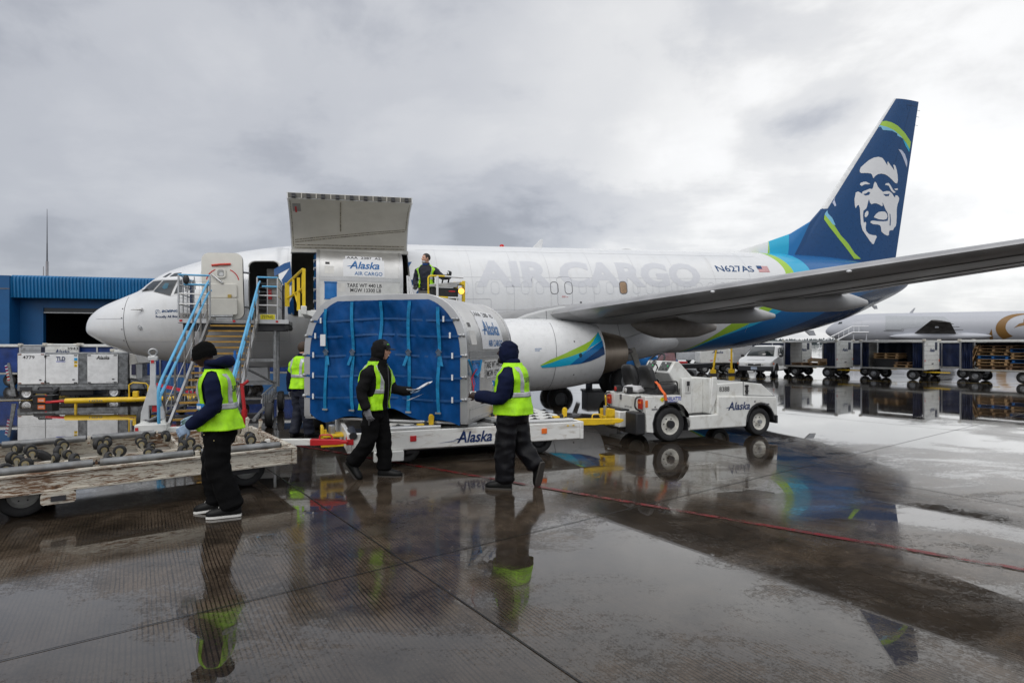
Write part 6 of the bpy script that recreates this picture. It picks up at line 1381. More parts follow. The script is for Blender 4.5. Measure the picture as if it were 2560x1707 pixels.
b = MB(); b.lathe([(.0, .104), (.03, .104), (.07, .095), (.105, .065), (.118, .004)], (-.002, 0, .018), (0, 0, 1), 28)
for q in range(len(b.v)): b.v[q].x *= 1.04; b.v[q].y *= .82
b.loft([[Vector((x, y, .030 + z - .5 * y * y * 3)) for y in [-w_ + 2 * w_ * i / 10 for i in range(11)]] for x, w_, z in ((.085, .068, .0), (.12, .070, .006), (.155, .060, .004), (.175, .038, -.004))], cap=False, closed=False)
c = b.xf(HM).build('cap', K('black_cap', (.012, .012, .013), .7), T, 50); s = c.modifiers.new('t', 'SOLIDIFY'); s.thickness = .006
b = MB(); b.ell(HM @ Vector((.095, -.03, .085)), (.012, .03, .010)); b.build('cap_emblem', K('green_emblem', (.10, .40, .05), .5), c)
b = MB(); b.ell(HM @ Vector((.100, 0, -.058)), (.006, .022, .006)); b.build('teeth', LOGOW, B)
MB().tube([(.185, .0, 1.50), (.20, .0, 1.2), (.18, .0, .92)], .005, 6).build('zip', K('zip_grey', (.12, .12, .12), .4, .6), T)
MB().tube([(.03, -.235, .88), (.05, -.245, .80), (.04, -.235, .72)], [.012, .018, .010], 8).build('belt_clip', DARK, T)
PM = Matrix.Translation(T.location) @ Matrix.Rotation(R(-14), 4, 'Z')
b = MB(); pp = [(-.10, -.07), (.17, -.05), (.20, .06), (.05, .09), (-.11, .07)]
rows = []
for i in range(9):
    u = i / 8; x = .40 + .30 * u; rows.append([Vector((x, .20 + (.17 + .02 * math.sin(u * 5)) * (v - .55) + .02 * math.sin(3 * u), 1.135 + .10 * u * u + .05 * math.sin(u * 4 - 1) * (v - .3) + .035 * abs(v - .45))) for v in [k / 6 for k in range(7)]])
b.loft(rows, cap=False, closed=False); p = b.xf(PM).build('papers', K('white_paper', (.74, .74, .77), .7, bump=.5, bs=25), None, 50); s = p.modifiers.new('t', 'SOLIDIFY'); s.thickness = .004
b = MB(); b.loft([[PM @ Vector((x, .20 + .16 * (v - .6), 1.075 + .02 * v - .07 * (1 - u))) for v in (0, .5, 1)] for u, x in ((0, .40), (.4, .48), (1, .58))], cap=False, closed=False); b.build('folded_sheet', m_['white_paper'], p)
tag(p, 'folded white papers in the gloved hand of the laughing person', 'papers')
# 3: heavy set, facing left, hood up, striding
S3_ = [(-.02, .80, .17, .175), (-.02, .88, .185, .20), (-.01, .98, .20, .205), (.01, 1.08, .21, .21), (.01, 1.20, .195, .215), (.0, 1.30, .18, .225), (-.01, 1.39, .155, .225), (-.01, 1.46, .12, .18), (.0, 1.51, .085, .10), (.015, 1.55, .075, .078)]
T, B, HM, r = person('heavy-set person with navy hood up striding left with a red paper tag', (.0, 7.16, 0), R(163), SKIN['deep'], S3_, ((.065, 0, 1.645), 0, R(-3)),
    [((-.01, .235, 1.37), (.04, .29, 1.09), (.37, .24, 1.13), (1, -.12, .10), (.0, -.95, -.1), [.9, 1.15, 1.25, 1.3]), ((.0, -.235, 1.37), (.06, -.28, 1.10), (.36, -.16, 1.06), (1, .1, .05), (0, .95, 0), .9)],
    [((.02, .105, .86), (.06, .11, .49), (.055, .11, .105), (1, .12, 0)), ((-.03, -.105, .86), (-.09, -.12, .50), (-.26, -.125, .255), (.22, -.1, -.97))],
    top=CN, trou=TG, tr=(.128, .118, .112, .105), sl=(.098, .085, .064), hood='up', seed=3, torso_grow=.0,
    vkw=dict(hem=.905, top=1.525, arm=(1.09, 1.475), grow=.024, flare=.035, text='SAFETY', sh=.15))
V, badge, pt = r; badge(.62, 1.28)
b = MB(); b.ell(HM @ Vector((.072, 0, -.100)), (.042, .048, .038), 14, 10); bd = b.build('beard', K('black_beard', (.010, .009, .008), .8, bump=.6, bs=80), B, 60)
MB().ell(HM @ Vector((.099, 0, -.060)), (.005, .018, .006)).build('teeth', LOGOW, B)
PM = Matrix.Translation(T.location) @ Matrix.Rotation(R(163), 4, 'Z')
b = MB(); pts = [(.415, .225, 1.16), (.42, .225, 1.24), (.445, .22, 1.33), (.41, .22, 1.40), (.375, .22, 1.45)]
b.loft([[PM @ (Vector(p) + Vector((-.007, 0, 0))), PM @ (Vector(p) + Vector((.007, .006, 0))), PM @ (Vector(p) + Vector((.007, .009, 0)))] for p in pts]); b.tube([PM @ Vector(p) for p in ((.43, .225, 1.17), (.40, .22, 1.27), (.43, .22, 1.36), (.39, .22, 1.44))], .004, 5)
tg = b.build('paper_tag', K('red_tag', (.45, .02, .04), .5)); MB().box(PM @ Vector((.425, .225, 1.165)), (.07, .02, .03)).build('tag_label', LOGOW, tg)
tag(tg, 'thin red strip tag pinched in the fingers of the heavy-set person', 'tag')
# 4: walking away behind the container
S4_ = [(-.0, .78, .12, .145), (-.0, .88, .135, .17), (.0, .98, .135, .17), (.01, 1.08, .13, .165), (.02, 1.20, .14, .18), (.02, 1.32, .14, .20), (.02, 1.41, .12, .20), (.02, 1.47, .10, .16), (.03, 1.52, .075, .088), (.04, 1.56, .066, .07)]
T, B, HM, r = person('person walking away, half hidden behind the left edge of the net-fronted container', (-3.92, 10.85, 0), R(62), SKIN['light'], S4_, ((.07, 0, 1.665), R(-15), R(4)),
    [((.02, .20, 1.40), (-.02, .27, 1.12), (.0, .27, .88), (.1, 0, -1), (.1, -.95, 0), .5), ((.02, -.20, 1.40), (.02, -.27, 1.12), (.15, -.25, .92), (.4, 0, -.9), (.1, .95, 0), .5)],
    [((.0, .095, .89), (.04, .10, .50), (-.06, .11, .11), (1, .12, 0)), ((.0, -.095, .89), (.03, -.11, .50), (.10, -.11, .10), (1, -.1, 0))],
    top=CN, trou=K('navy_work_trousers', (.010, .013, .028), .75, var=.3, vs=6), tr=(.108, .098, .092, .085), gloves=GLV, seed=4,
    vkw=dict(hem=.93, top=1.53, arm=(1.08, 1.48), grow=.022, flare=.03, text=None, sh=.12))
b = MB(); b.ell((-.012, 0, .022), (.108, .086, .112), 24, 16); b.v = [v if not (v.x > .055 and v.z < .055) else Vector((.05, v.y * .8, v.z)) for v in b.v]; b.xf(HM).build('hair', K('brown_hair', (.05, .028, .016), .6, bump=.7, bs=60), B, 70)
# 5: loader operator
T, B, HM, r = person('grey-bearded person at the loader controls, looking towards the aircraft door', (-2.14, 14.62, 2.20), R(-98), SKIN['light'], S4_, ((.05, 0, 1.68), R(-48), R(2)),
    [((.02, .20, 1.41), (.06, .42, 1.20), (.24, .66, 1.20), (.15, .15, .95), (-.5, -.8, 0), .9), ((.02, -.20, 1.41), (.0, -.30, 1.14), (.24, -.20, .98), (1, .2, -.3), (0, .3, -.9), .7)],
    [((.0, .095, .89), (.03, .10, .50), (-.0, .11, .10), (1, .12, 0)), ((.0, -.095, .89), (.03, -.11, .50), (.0, -.11, .10), (1, -.1, 0))],
    top=K('dark_navy_shirt', (.010, .012, .026), .75, var=.25, vs=7), trou=K('grey_work_trousers', (.16, .155, .14), .7), gloves=GLK, seed=5,
    vkw=dict(hem=.95, top=1.53, arm=(1.08, 1.48), grow=.022, flare=.02, open_front=.62, sh=.14))
b = MB(); b.ell((-.014, 0, .030), (.108, .086, .104), 24, 16); b.v = [v if not (v.x > .05 and v.z < .07) else Vector((.045, v.y * .8, v.z)) for v in b.v]; b.xf(HM).build('hair', K('dark_hair', (.02, .016, .013), .6, bump=.7, bs=60), B, 70)
MB().ell((.060, 0, -.088), (.052, .058, .040), 18, 12).xf(HM).build('beard', K('grey_beard', (.45, .44, .43), .8, bump=.6, bs=70), B, 70)
MB().torus((.04, 0, 1.545), (.25, 0, 1), .075, .022, 18, 8).build('collar', K('blue_collar', (.01, .07, .30), .7), T)
# 6: bending inside the aircraft
q = JM @ P3(8.93, 1.05, -2.60)
T, B, HM, r = person('person bending down in the dark cargo doorway beside the loaded container', q, TH + R(205), SKIN['deep'], [(x + .34 * max(0, z - .95), z - .16 * max(0, z - .95), a, w_) for x, z, a, w_ in S4_], ((.36, 0, 1.50), 0, R(30)),
    [((.18, .20, 1.33), (.30, .25, 1.08), (.42, .2, .86), (.5, 0, -.8), (0, -.9, 0), .5), ((.18, -.20, 1.33), (.30, -.25, 1.08), (.42, -.2, .86), (.5, 0, -.8), (0, .9, 0), .5)],
    [((.0, .095, .89), (.06, .10, .50), (-.03, .11, .10), (1, .12, 0)), ((.0, -.095, .89), (.05, -.11, .50), (.0, -.11, .10), (1, -.1, 0))],
    top=CB, trou=TB, hood='up', gloves=GLK, seed=6, vkw=dict(hem=.92, top=1.43, arm=(1.03, 1.38), grow=.024, flare=.02, open_front=.5, sh=.13))
# ---------------------------------------------------------------- ground power unit, toolbox, yellow aircraft tow bar
def vplane(T, y, off=.004): return plane_fn((0, y, 0), (1, 0, 0), (0, 0, 1), off)
GP = thing('ground_power_unit', 'grey and white ground power unit marked 4779 under the aircraft nose', 'generator', (-15.55, 18.35, 0), R(11))
GV = K('mottled_galvanised', (.22, .23, .24), .5, .5, var=.5, vs=7, dirt=.4, dcol=(.10, .10, .10), ds=8)
MB().bx(0, 3.15, 0, 1.5, .42, 1.47).bx(0, 3.15, -.01, 1.5, .27, .44).build('housing', GV, GP, bev=.02)
b = MB(); b.prism([(3.15, .27), (3.7, .27), (3.62, .58), (3.15, .66)], (0, .1, 0), (1, 0, 0), (0, 0, 1), (0, 1.3, 0)); b.build('nose_guard', GV, GP, bev=.03)
for x0, x1, z0, z1 in ((.03, .79, .49, 1.455), (.81, 1.72, .49, 1.42), (1.98, 2.86, .49, 1.42)):
    d = MB().bx(x0, x1, -.03, -.002, z0, z1).build('panel_door', WHITE2 if x0 > 9 else K('gpu_white', (.84, .85, .86), .35, dirt=.04), GP, bev=.008)
    for x in (x0 + .06, x1 - .07):
        for z in (z0 + .03, z1 - .03): MB().box((x, -.034, z), (.09, .012, .03)).build('door_hinge', K('brown_hinge', (.20, .06, .03), .5) if x0 < .1 else BLKP, d)
    MB().box((x1 - .13, -.036, z0 + .13), (.06, .02, .03)).build('door_handle', BLKP, d)
for z in (.55, 1.36): MB().box((.80, -.035, z), (.05, .02, .08)).build('hinge_block', BLKP, GP)
f = vplane(GP, -.03)
words('number_lettering', '4779', .17, .50, 1.285, 1.385, f, INKK, GP, 0, 0, .015)
words('maker_lettering', 'TLD', 1.10, 1.36, 1.22, 1.35, f, INK, GP, 0, 0, .035); MB().bx(1.10, 1.36, -.034, -.03, 1.185, 1.205).build('maker_underline', K('royal_blue_lettering'), GP)
put('script_lettering', alaska_mesh(), 2.20, 2.62, 1.255, 1.385, f, INKK, GP)
MB().bx(1.61, 1.70, -.035, -.03, 1.22, 1.31).build('blue_notice', K('notice_blue', (.03, .35, .7), .4), GP)
for z in (1.13, 1.02):
    MB().bx(1.61, 1.70, -.035, -.03, z, z + .085).build('warning_label', YEL, GP); line_ = drape('warning_triangle', stripmesh([(1.63, z + .015), (1.68, z + .015), (1.655, z + .065)], .010, True), f2_ if False else plane_fn((0, -.035, 0), (1, 0, 0), (0, 0, 1)), INKK, GP, 0, 0)
words('small_print', 'TOWING LIMIT', 2.52, 2.76, .515, .535, f, SEAMD, GP)
b = MB(); b.prism([(3.15, 1.44), (3.32, 1.44), (3.42, 1.12), (3.30, 1.08), (3.15, 1.08)], (0, .05, 0), (1, 0, 0), (0, 0, 1), (0, 1.2, 0)); b.build('exhaust_cowl', K('pale_cowl', (.50, .49, .46), .4), GP, bev=.015)
MB().box((3.30, .03, .92), (.12, .03, .34)).build('cable_port', K('cable_port_dark', (.02, .02, .06), .4), GP); MB().bx(3.16, 3.38, .06, .5, .60, 1.10).build('cable_box', WHITE2, GP, bev=.02)
MB().tube([(3.2, -.02, .64), (3.4, -.08, .62), (3.62, -.1, .5), (3.68, -.1, .32)], .022).build('cable', BLKP, GP)
MB().bx(1.15, 2.1, .1, 1.3, .10, .28).build('fuel_tank', K('tank_black', (.02, .02, .025), .4), GP, bev=.02)
for x in (.24, 2.72):
    for y in (.08, 1.42): wheel(GP, (x, y, .2), (0, -1 if y < 1 else 1, 0), .21, .15, .62, hubmat=LOGOW)
MB().bx(.08, .42, -.02, .2, .28, .40).build('axle_bracket', DARK, GP)
b = MB(); b.prism([(-.14, .12), (-.02, .12), (-.20, 1.16), (-.26, 1.16)], (0, -.02, 0), (1, 0, 0), (0, 0, 1), (0, .04, 0)); tw = b.build('raised_tow_bar', GV, GP)
for i in range(10):
    z = .60 + .05 * i; x = -.13 - .083 * (z - .12) / .52; MB().prism([(0, 0), (.07, .02), (.07, .045), (0, .025)], (x - .045, -.024, z), (1, 0, 0), (0, 0, 1), (0, -.004, 0)).build('hazard_stripe', RED if i % 2 == 0 else LOGOW, tw)
TBX = thing('tool_box', 'black tool box with orange badge on the ground before the power unit', 'tool box', (-13.85, 17.35, 0), R(8))
b = MB(); b.loft([[Vector((x * k, y * k, z)) for x, y in ((-.28, -.16), (.28, -.16), (.28, .16), (-.28, .16))] for z, k in ((0, .92), (.22, 1), (.24, 1.04))]); b.build('box_body', BLKP, TBX, 30, bev=.012)
b = MB(); b.loft([[Vector((x * k, y, z + (y + .16) * .35)) for x, y in ((-.29, -.10), (.29, -.10), (.29, .17), (-.29, .17))] for z, k in ((.27, 1), (.36, .95))]); b.build('box_lid', BLKP, TBX, 30, bev=.01)
MB().tube([(-.2, -.02, .40), (-.17, -.02, .47), (.17, -.02, .47), (.2, -.02, .40)], .02, 8).build('box_handle', BLKP, TBX)
lb = MB().box((-.02, -.163, .10), (.20, .012, .13)).build('orange_badge', ORG, TBX, bev=.006); words('badge_lettering', 'RIDGID', -.09, .05, .07, .125, plane_fn((0, -.169, 0), (1, 0, 0), (0, 0, 1)), LOGOW, lb)
MB().box((.10, -.165, .24), (.06, .01, .02)).build('latch', RED, TBX)
YB_ = thing('aircraft_tow_bar', 'long yellow aircraft tow bar with red end lying near the power unit', 'tow bar', (-12.0, 15.7, 0), R(8))
b = MB(); b.cyl((0, 0, .22), (3.6, 0, .27), .075, .065); b.build('bar', YEL, YB_); words('stencil', '1020', .62, .95, .20, .245, plane_fn((0, -.077, 0), (1, 0, 0), (0, 0, 1)), SEAMD, YB_)
b = MB(); b.cyl((-.35, 0, .20), (0, 0, .22), .035).box((-.40, 0, .20), (.16, .06, .05)); b.build('red_end', RED, YB_)
MB().cyl((.25, 0, .0), (.25, 0, .2), .035).build('jockey_leg', YEL, YB_)
MB().tube([(1.58, 0, .28), (1.58, 0, .64), (1.68, 0, .70), (2.0, 0, .68), (2.06, 0, .62), (2.06, 0, .28)], .02, 6).build('handle_loop', YEL, YB_); MB().box((1.75, 0, .38), (.14, .1, .18)).build('pump_block', YEL, YB_, bev=.02)
b = MB(); b.prism([(2.2, .60), (2.25, .68), (3.5, .36), (3.5, .29)], (0, .04, 0), (1, 0, 0), (0, 0, 1), (0, .06, 0)); b.build('red_arm', K('bright_red', (.62, .02, .05), .4), YB_)
for y in (-.35, .35): wheel(YB_, (3.55, y, .17), (0, 1, 0), .17, .1, .5)
MB().cyl((3.55, -.35, .17), (3.55, .35, .17), .03).build('axle', DARK, YB_)
# ---------------------------------------------------------------- baggage carts
def cart(label, loc, rz, near=(1, 1, 1), curt=CURT, L=3.0, W=1.55, HR=1.95, name_on_end=None, group=None, tb=True, num=None, sy=0, notices=True):
    T = thing('baggage_cart', label, 'baggage cart', loc, rz, group)
    MB().bx(-L / 2 + .05, L / 2 - .05, -W / 2, W / 2, .50, .58).build('deck', K('cart_deck_grey', (.40, .40, .38), .5, .3, dirt=.4), T, bev=.01)
    b = MB(); b.bx(-L / 2 - .03, L / 2 + .03, -W / 2 - .04, W / 2 + .04, HR - .05, HR).bx(-L / 2 - .03, L / 2 + .03, -W / 2 - .05, -W / 2 - .0, HR - .09, HR + .02); b.build('roof', WHITE2, T, bev=.015)
    for x in (-L / 2, L / 2):
        for y in (-W / 2, W / 2): MB().bx(x - .07, x + .07, y - .07, y + .07, HR - .06, HR + .05).build('roof_corner', K('corner_cream', (.60, .57, .50), .5), T, bev=.02)
    for sx in (-1, 1):
        x = sx * (L / 2 - .02); e = MB().bx(x - .03, x + .03, -W / 2 + .02, W / 2 - .02, .52, HR - .04).build('end_panel', WHITE2, T)
        for k in range(1, 6): z = .52 + (HR - .56) * k / 6; MB().bx(x - .036, x + .036, -W / 2 + .02, W / 2 - .02, z - .008, z + .008).build('panel_rib', K('rib_grey', (.45, .45, .45), .4), e)
        if sx > 0:
            fe = plane_fn((x + .03, 0, 0), (0, 1, 0), (0, 0, 1), .008)
            put('script_lettering', alaska_mesh(), -.32, .28, HR - .56 + sy, HR - .36 + sy, fe, INK, e)
            if notices: MB().box((x + .036, .48, HR - .28), (.014, .26, .38)).build('dark_notice', K('notice_dark', (.015, .02, .05), .4), e); MB().box((x + .036, -.60, HR - .18), (.01, .12, .10)).build('pale_notice', K('notice_pale', (.5, .5, .48), .4), e)
            for y, mt in ((-W / 2 + .06, RED), (W / 2 - .06, ORG)): MB().box((x + .036, y, .95), (.012, .06, .09)).build('reflector', mt, e)
            MB().box((x + .036, .05, .80), (.012, .2, .06)).build('panel_handle', SEAMD, e)
            if num: words('number_lettering', num, .2, .6, HR - .22, HR - .12, fe, INKK, e, 0, 0, .012)
    for x in (-L / 2 + .03, L / 2 - .03):
        for y in (-W / 2 + .02, W / 2 - .02): MB().bx(x - .03, x + .03, y - .02, y + .02, .5, HR).build('corner_post', ALU, T)
    def curtain(x0, x1, y, seed):
        b = MB(); rows = []
        for j in range(9):
            z = .60 + (HR - .70) * j / 8; rows.append([Vector((x0 + (x1 - x0) * i / 30, y + .035 * math.sin(i * 1.1 + seed) * (1.1 - .05 * j) + .04 * noise.noise(Vector((i * .4, z * 2, seed))), z)) for i in range(31)])
        b.loft(rows, cap=False, closed=False); o = b.build('curtain', curt, T, 70); return o
    for sd, y in ((near[0], -W / 2 + .03), (near[1], W / 2 - .03)):
        if sd == 1: curtain(-L / 2 + .08, L / 2 - .08, y, loc[0])
        elif sd == 2: curtain(-L / 2 + .08, -L / 2 + .38, y, loc[0]); curtain(L / 2 - .50, L / 2 - .08, y, loc[0] + 2)
        elif sd == 3: curtain(-L / 2 + .08, -L / 2 + .50, y, loc[0]); curtain(L / 2 - .32, L / 2 - .08, y, loc[0] + 2)
    if near[0] == 1: MB().bx(-.03, .03, -W / 2 - .02, -W / 2 + .01, .55, HR - .05).build('middle_post', ALU, T)
    for x in (-L / 2 + .55, L / 2 - .55):
        MB().bx(x - .25, x + .25, -.3, .3, .36, .5).cyl((x, -W / 2 + .2, .26), (x, W / 2 - .2, .26), .04).build('axle', DARK, T)
        for y in (-W / 2 + .22, W / 2 - .22): wheel(T, (x, y, .26), (0, math.copysign(1, y), 0), .26, .17, .5)
    if tb:
        b = MB(); b.prism([(L / 2 - .3, -.12), (L / 2 + .75, -.03), (L / 2 + .75, .03), (L / 2 - .3, .12)], (0, 0, .36), (1, 0, 0), (0, 1, 0), (0, 0, .05)); b.build('cart_tow_bar', YEL, T)
    return T
G1 = 'baggage carts parked below the hangar'
cart('blue-curtained baggage cart at the left edge below the hangar', (-21.9, 24.6, 0), R(4), curt=CURT, L=3.4, HR=1.72, group=G1)
cart('baggage cart turned end-on with number 3943 on its white end panel', (-18.55, 25.1, 0), R(-81), curt=CURT, L=2.6, W=1.25, HR=1.74, group=G1, num='3943', sy=.17, notices=False)
cart('blue-curtained baggage cart behind the power unit', (-17.2, 24.9, 0), R(5), curt=CURT, L=3.6, HR=1.72, group=G1)
cart('blue-curtained baggage cart under the aircraft nose, right of the power unit', (-13.2, 22.6, 0), R(4), L=3.4, HR=1.52, group=G1)
cart('blue-curtained baggage cart seen between the legs of the boarding stairs', (-10.0, 25.5, 0), R(6), L=3.6, HR=1.55, group=G1)
cart('blue-curtained baggage cart under the belly behind the stairs wheel', (-6.2, 26.5, 0), R(6), L=3.4, HR=1.5, group=G1)
G2 = 'white baggage carts with pallets at the right'
ang = R(-55)
RC = [((16.75, 32.0, 0), 2, 0, 'open white baggage cart with broken pallets beside the white minivan'), ((19.55, 29.5, 0), 2, 1, 'white baggage cart with a low pallet stack, middle of the train at the right'), ((22.75, 27.0, 0), 3, 1, 'white baggage cart packed high with pallets at the right edge'), ((25.9, 24.6, 0), 1, 1, 'closed baggage cart at the far right end of the train')]
for (p, a, b_, lab) in RC: cart(lab, p, ang, near=(a, b_, 1), curt=CURTN, L=2.85, W=1.8, HR=1.93, group=G2)
for p, lab in (((16.3, 35.4, 0), 'closed navy-curtained baggage cart behind the broken pallets'), ((19.55, 33.3, 0), 'closed navy-curtained baggage cart behind the middle of the train'), ((23.1, 30.9, 0), 'closed navy-curtained baggage cart behind the packed cart')):
    cart(lab, p, ang, near=(1, 1, 1), curt=CURTN, L=2.8, W=1.8, HR=1.9, group='second row of baggage carts behind the pallet train')
pm = MB()
for x in (-.5, 0, .5): pm.bx(x - .045, x + .045, -.5, .5, .02, .11)
for y in [-.45 + .15 * i for i in range(7)]: pm.bx(-.6, .6, y - .045, y + .045, .11, .132)
for y in (-.45, 0, .45): pm.bx(-.6, .6, y - .05, y + .05, 0, .02)
pme = pm.mesh('pallet', [WOOD]); pmb = pm.mesh('pallet', [PBLUE]); pmd = pm.mesh('pallet', [WOODD]); rp = random.Random(5)
CA, SA = math.cos(ang), math.sin(ang)
def pallet(ci, lx, ly, z, label, me=None, rz=0, tilt=0, ry=0):
    c = RC[ci][0]; o = link('pallet', me or pme, None, 0); o.location = (c[0] + lx * CA - ly * SA, c[1] + lx * SA + ly * CA, z); o.rotation_euler = (tilt, ry, ang + rz)
    tag(o, label, 'pallet', 'wooden pallets in the baggage carts'); return o
pallet(0, -.62, -.1, .59, 'dark pallet lying flat at the left of the open cart beside the minivan', pmd, .1)
pallet(0, .35, .05, .62, 'broken pallet tilted up in the open cart beside the minivan', None, -.15, 0, -.10)
pallet(0, .1, .12, .76, 'loose plank pallet on top of the broken ones in the open cart', None, .3, .12, .06)
for i in range(2): pallet(1, -.42, 0, 1.02 + .14 * i, ('upper' if i else 'lower') + ' raised pallet of the two on black bins in the middle cart', None, .02 * i)
pallet(1, .55, -.05, .59, 'bottom pallet at the right of the middle cart'); pallet(1, .58, -.05, .73, 'topmost pallet at the right of the middle cart', pmd, .05)
bn = thing('plastic_bin', 'black plastic bins under the raised pallets in the middle cart', 'bin', (RC[1][0][0] - .42 * CA, RC[1][0][1] - .42 * SA, .58), ang)
b = MB(); b.loft([[Vector((x * k, y * k, z)) for x, y in ((-.55, -.45), (.55, -.45), (.55, .45), (-.55, .45))] for z, k in ((0, .95), (.40, 1), (.40, 1.04), (.43, 1.04))]); b.build('bin_body', BLKP, bn, 30)
row = ('bottom', 'second', 'third', 'fourth', 'fifth', 'sixth', 'topmost')
for i in range(7):
    for j, (lx, sd) in enumerate(((-.30, 'left'), (.92, 'right'))):
        pallet(2, lx + rp.uniform(-.05, .05), rp.uniform(-.08, .03), .59 + .16 * i, f'{row[i]} pallet of the {sd} stack in the packed cart', pmb if (i, j) in ((2, 1), (5, 1), (3, 0)) else (pme if rp.random() < .75 else pmd), rp.uniform(-.04, .04), rp.uniform(-.02, .02), rp.uniform(-.02, .02))
pallet(2, -.98, -.22, 1.12, 'pallet leaning upright at the left of the packed cart', None, .0, .1, R(-72))
# ---------------------------------------------------------------- minivan
MV = thing('minivan', 'white minivan with black bumper parked beside the baggage carts', 'van', (14.6, 33.5, 0), R(-128))
VL = 4.9; hwv = .93
secv = []   # x along (front = +), lower sill z, belt z, belt half width, roof z, roof half width
for x, zs, zb, wb, zr, wr in ((2.42, .42, .62, .70, .63, .60), (2.38, .36, .74, .80, .755, .68), (2.25, .30, .82, .88, .84, .76), (1.9, .28, .93, .915, .965, .78), (1.35, .27, 1.02, .93, 1.06, .78), (1.30, .27, 1.03, .93, 1.09, .76), (.95, .27, 1.04, .93, 1.36, .70), (.55, .27, 1.05, .93, 1.60, .66), (.2, .27, 1.05, .93, 1.67, .655), (-.8, .27, 1.06, .93, 1.69, .66), (-1.8, .28, 1.07, .93, 1.66, .66), (-2.15, .30, 1.07, .92, 1.56, .67), (-2.40, .36, 1.06, .88, 1.14, .72), (-2.45, .45, .95, .82, 1.0, .70)):
    h = []
    for s in (1, -1):
        q = [(wb * .93, zs), (wb, zs + .12), (wb * 1.005, (zs + zb) / 2), (wb, zb), (wr + (wb - wr) * .45, zb + (zr - zb) * .6), (wr, zr - (zr - zb) * .10), (wr * .82, zr)]
        h.append([Vector((x, s * a, z)) for a, z in q])
    secv.append(h[0] + h[1][::-1])
MB().loft(secv).build('body', K('van_white', (.70, .71, .71), .2, var=.03, coat=.6), MV, 32)
VG = K('van_glass', (.015, .022, .022), .06, spec=.8)
def quad(name, pts, mt, par=MV, th=.006):
    b = MB(); b.add(pts, [tuple(range(len(pts)))]); o = b.build(name, mt, par); s = o.modifiers.new('t', 'SOLIDIFY'); s.thickness = th; s.offset = 1; return o
quad('windscreen', [(1.335, -.72, 1.10), (1.335, .72, 1.10), (.60, .60, 1.605), (.60, -.60, 1.605)], VG)
for s in (1, -1):
    quad('side_window', [(1.0, s * .90, 1.12), (.95, s * .86, 1.18), (.42, s * .735, 1.54), (.05, s * .735, 1.56), (.05, s * .915, 1.10)], VG)
    quad('side_window', [(-.02, s * .915, 1.10), (-.02, s * .735, 1.56), (-1.0, s * .735, 1.57), (-1.0, s * .915, 1.11)], VG)
    b = MB(); b.ell((1.02, s * 1.03, 1.10), (.07, .11, .075)); b.build('door_mirror', BLKP, MV)
    hl = quad('headlight', [(2.40, s * .36, .60), (2.36, s * .72, .60), (2.24, s * .89, .66), (2.18, s * .89, .78), (2.33, s * .72, .76), (2.405, s * .36, .70)], K('headlamp_clear', (.55, .55, .52), .1, var=.2), th=.03)
    MB().box((2.17, s * .93, .70), (.12, .03, .09)).build('turn_lens', ORG, hl)
    for x in (1.55, -1.42): wheel(MV, (x, s * .80, .32), (0, s, 0), .325, .22, .62)
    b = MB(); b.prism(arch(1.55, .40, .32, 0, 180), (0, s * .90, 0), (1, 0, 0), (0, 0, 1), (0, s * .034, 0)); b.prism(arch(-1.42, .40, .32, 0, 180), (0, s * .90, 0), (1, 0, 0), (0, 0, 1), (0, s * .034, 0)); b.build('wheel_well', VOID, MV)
    MB().box((-.4, s * .938, .72), (2.4, .02, .06)).build('door_moulding', K('van_white'), MV); MB().box((.02, s * .942, .96), (.14, .02, .03)).build('door_handle', BLKP, MV)
b = MB(); b.prism([(2.20, -.92), (2.42, -.84), (2.49, -.5), (2.50, 0), (2.49, .5), (2.42, .84), (2.20, .92)], (0, 0, .30), (1, 0, 0), (0, 1, 0), (0, 0, .26)); b.build('front_bumper', K('bumper_grey', (.03, .031, .034), .5), MV, 30, bev=.03)
MB().box((2.505, .0, .45), (.012, .32, .15)).build('number_plate', K('plate_pale', (.40, .47, .58), .4), MV)
gr_ = quad('grille', [(2.425, -.34, .58), (2.425, .34, .58), (2.42, .34, .70), (2.42, -.34, .70)], K('grille_grey', (.12, .12, .12), .3, .5), th=.02); MB().ell((2.45, 0, .65), (.012, .06, .03)).build('grille_badge', ALU, gr_)
MB().box((2.12, 0, .89), (.02, .9, .012)).build('bonnet_seam', SEAMD, MV)
# ---------------------------------------------------------------- equipment seen below the tail
def tug(label, loc, rz, mt, cab=True, name='baggage_tractor'):
    T = thing(name, label, 'tractor', loc, rz, 'parked tractors below the tail')
    b = MB(); b.prism([(-1.4, .3), (-1.4, .85), (-.2, .85), (-.2, .55), (.3, .55), (.35, 1.0), (1.3, .92), (1.4, .3)], (0, -.65, 0), (1, 0, 0), (0, 0, 1), (0, 1.3, 0)); b.build('body', mt, T, 40, bev=.03)
    for x in (-.9, .95):
        for y in (-.55, .55): wheel(T, (x, y, .3), (0, math.copysign(1, y), 0), .3, .2, .55)
    MB().torus((.1, .2, 1.2), (-.7, 0, .7), .2, .02, 20, 6).cyl((.1, .2, 1.2), (.35, .2, .95), .025).build('steering_wheel', BLKP, T)
    MB().bx(-.75, -.25, -.45, .45, .85, .98).bx(-.85, -.72, -.45, .45, .9, 1.35).build('bench_seat', BLKP, T, bev=.03)
    if cab: 
        b = MB(); b.tube([(-.9, -.6, .85), (-.9, -.6, 1.9), (.3, -.6, 1.9), (.45, -.6, 1.0)], .03, 6).tube([(-.9, .6, .85), (-.9, .6, 1.9), (.3, .6, 1.9), (.45, .6, 1.0)], .03, 6); b.build('roll_frame', mt, T); MB().bx(-1.0, .35, -.66, .66, 1.9, 1.95).build('canopy', mt, T)
    return T
tug('red tractor with pink windscreen parked below the tail', (7.6, 30.5, 0), R(200), RED, False)
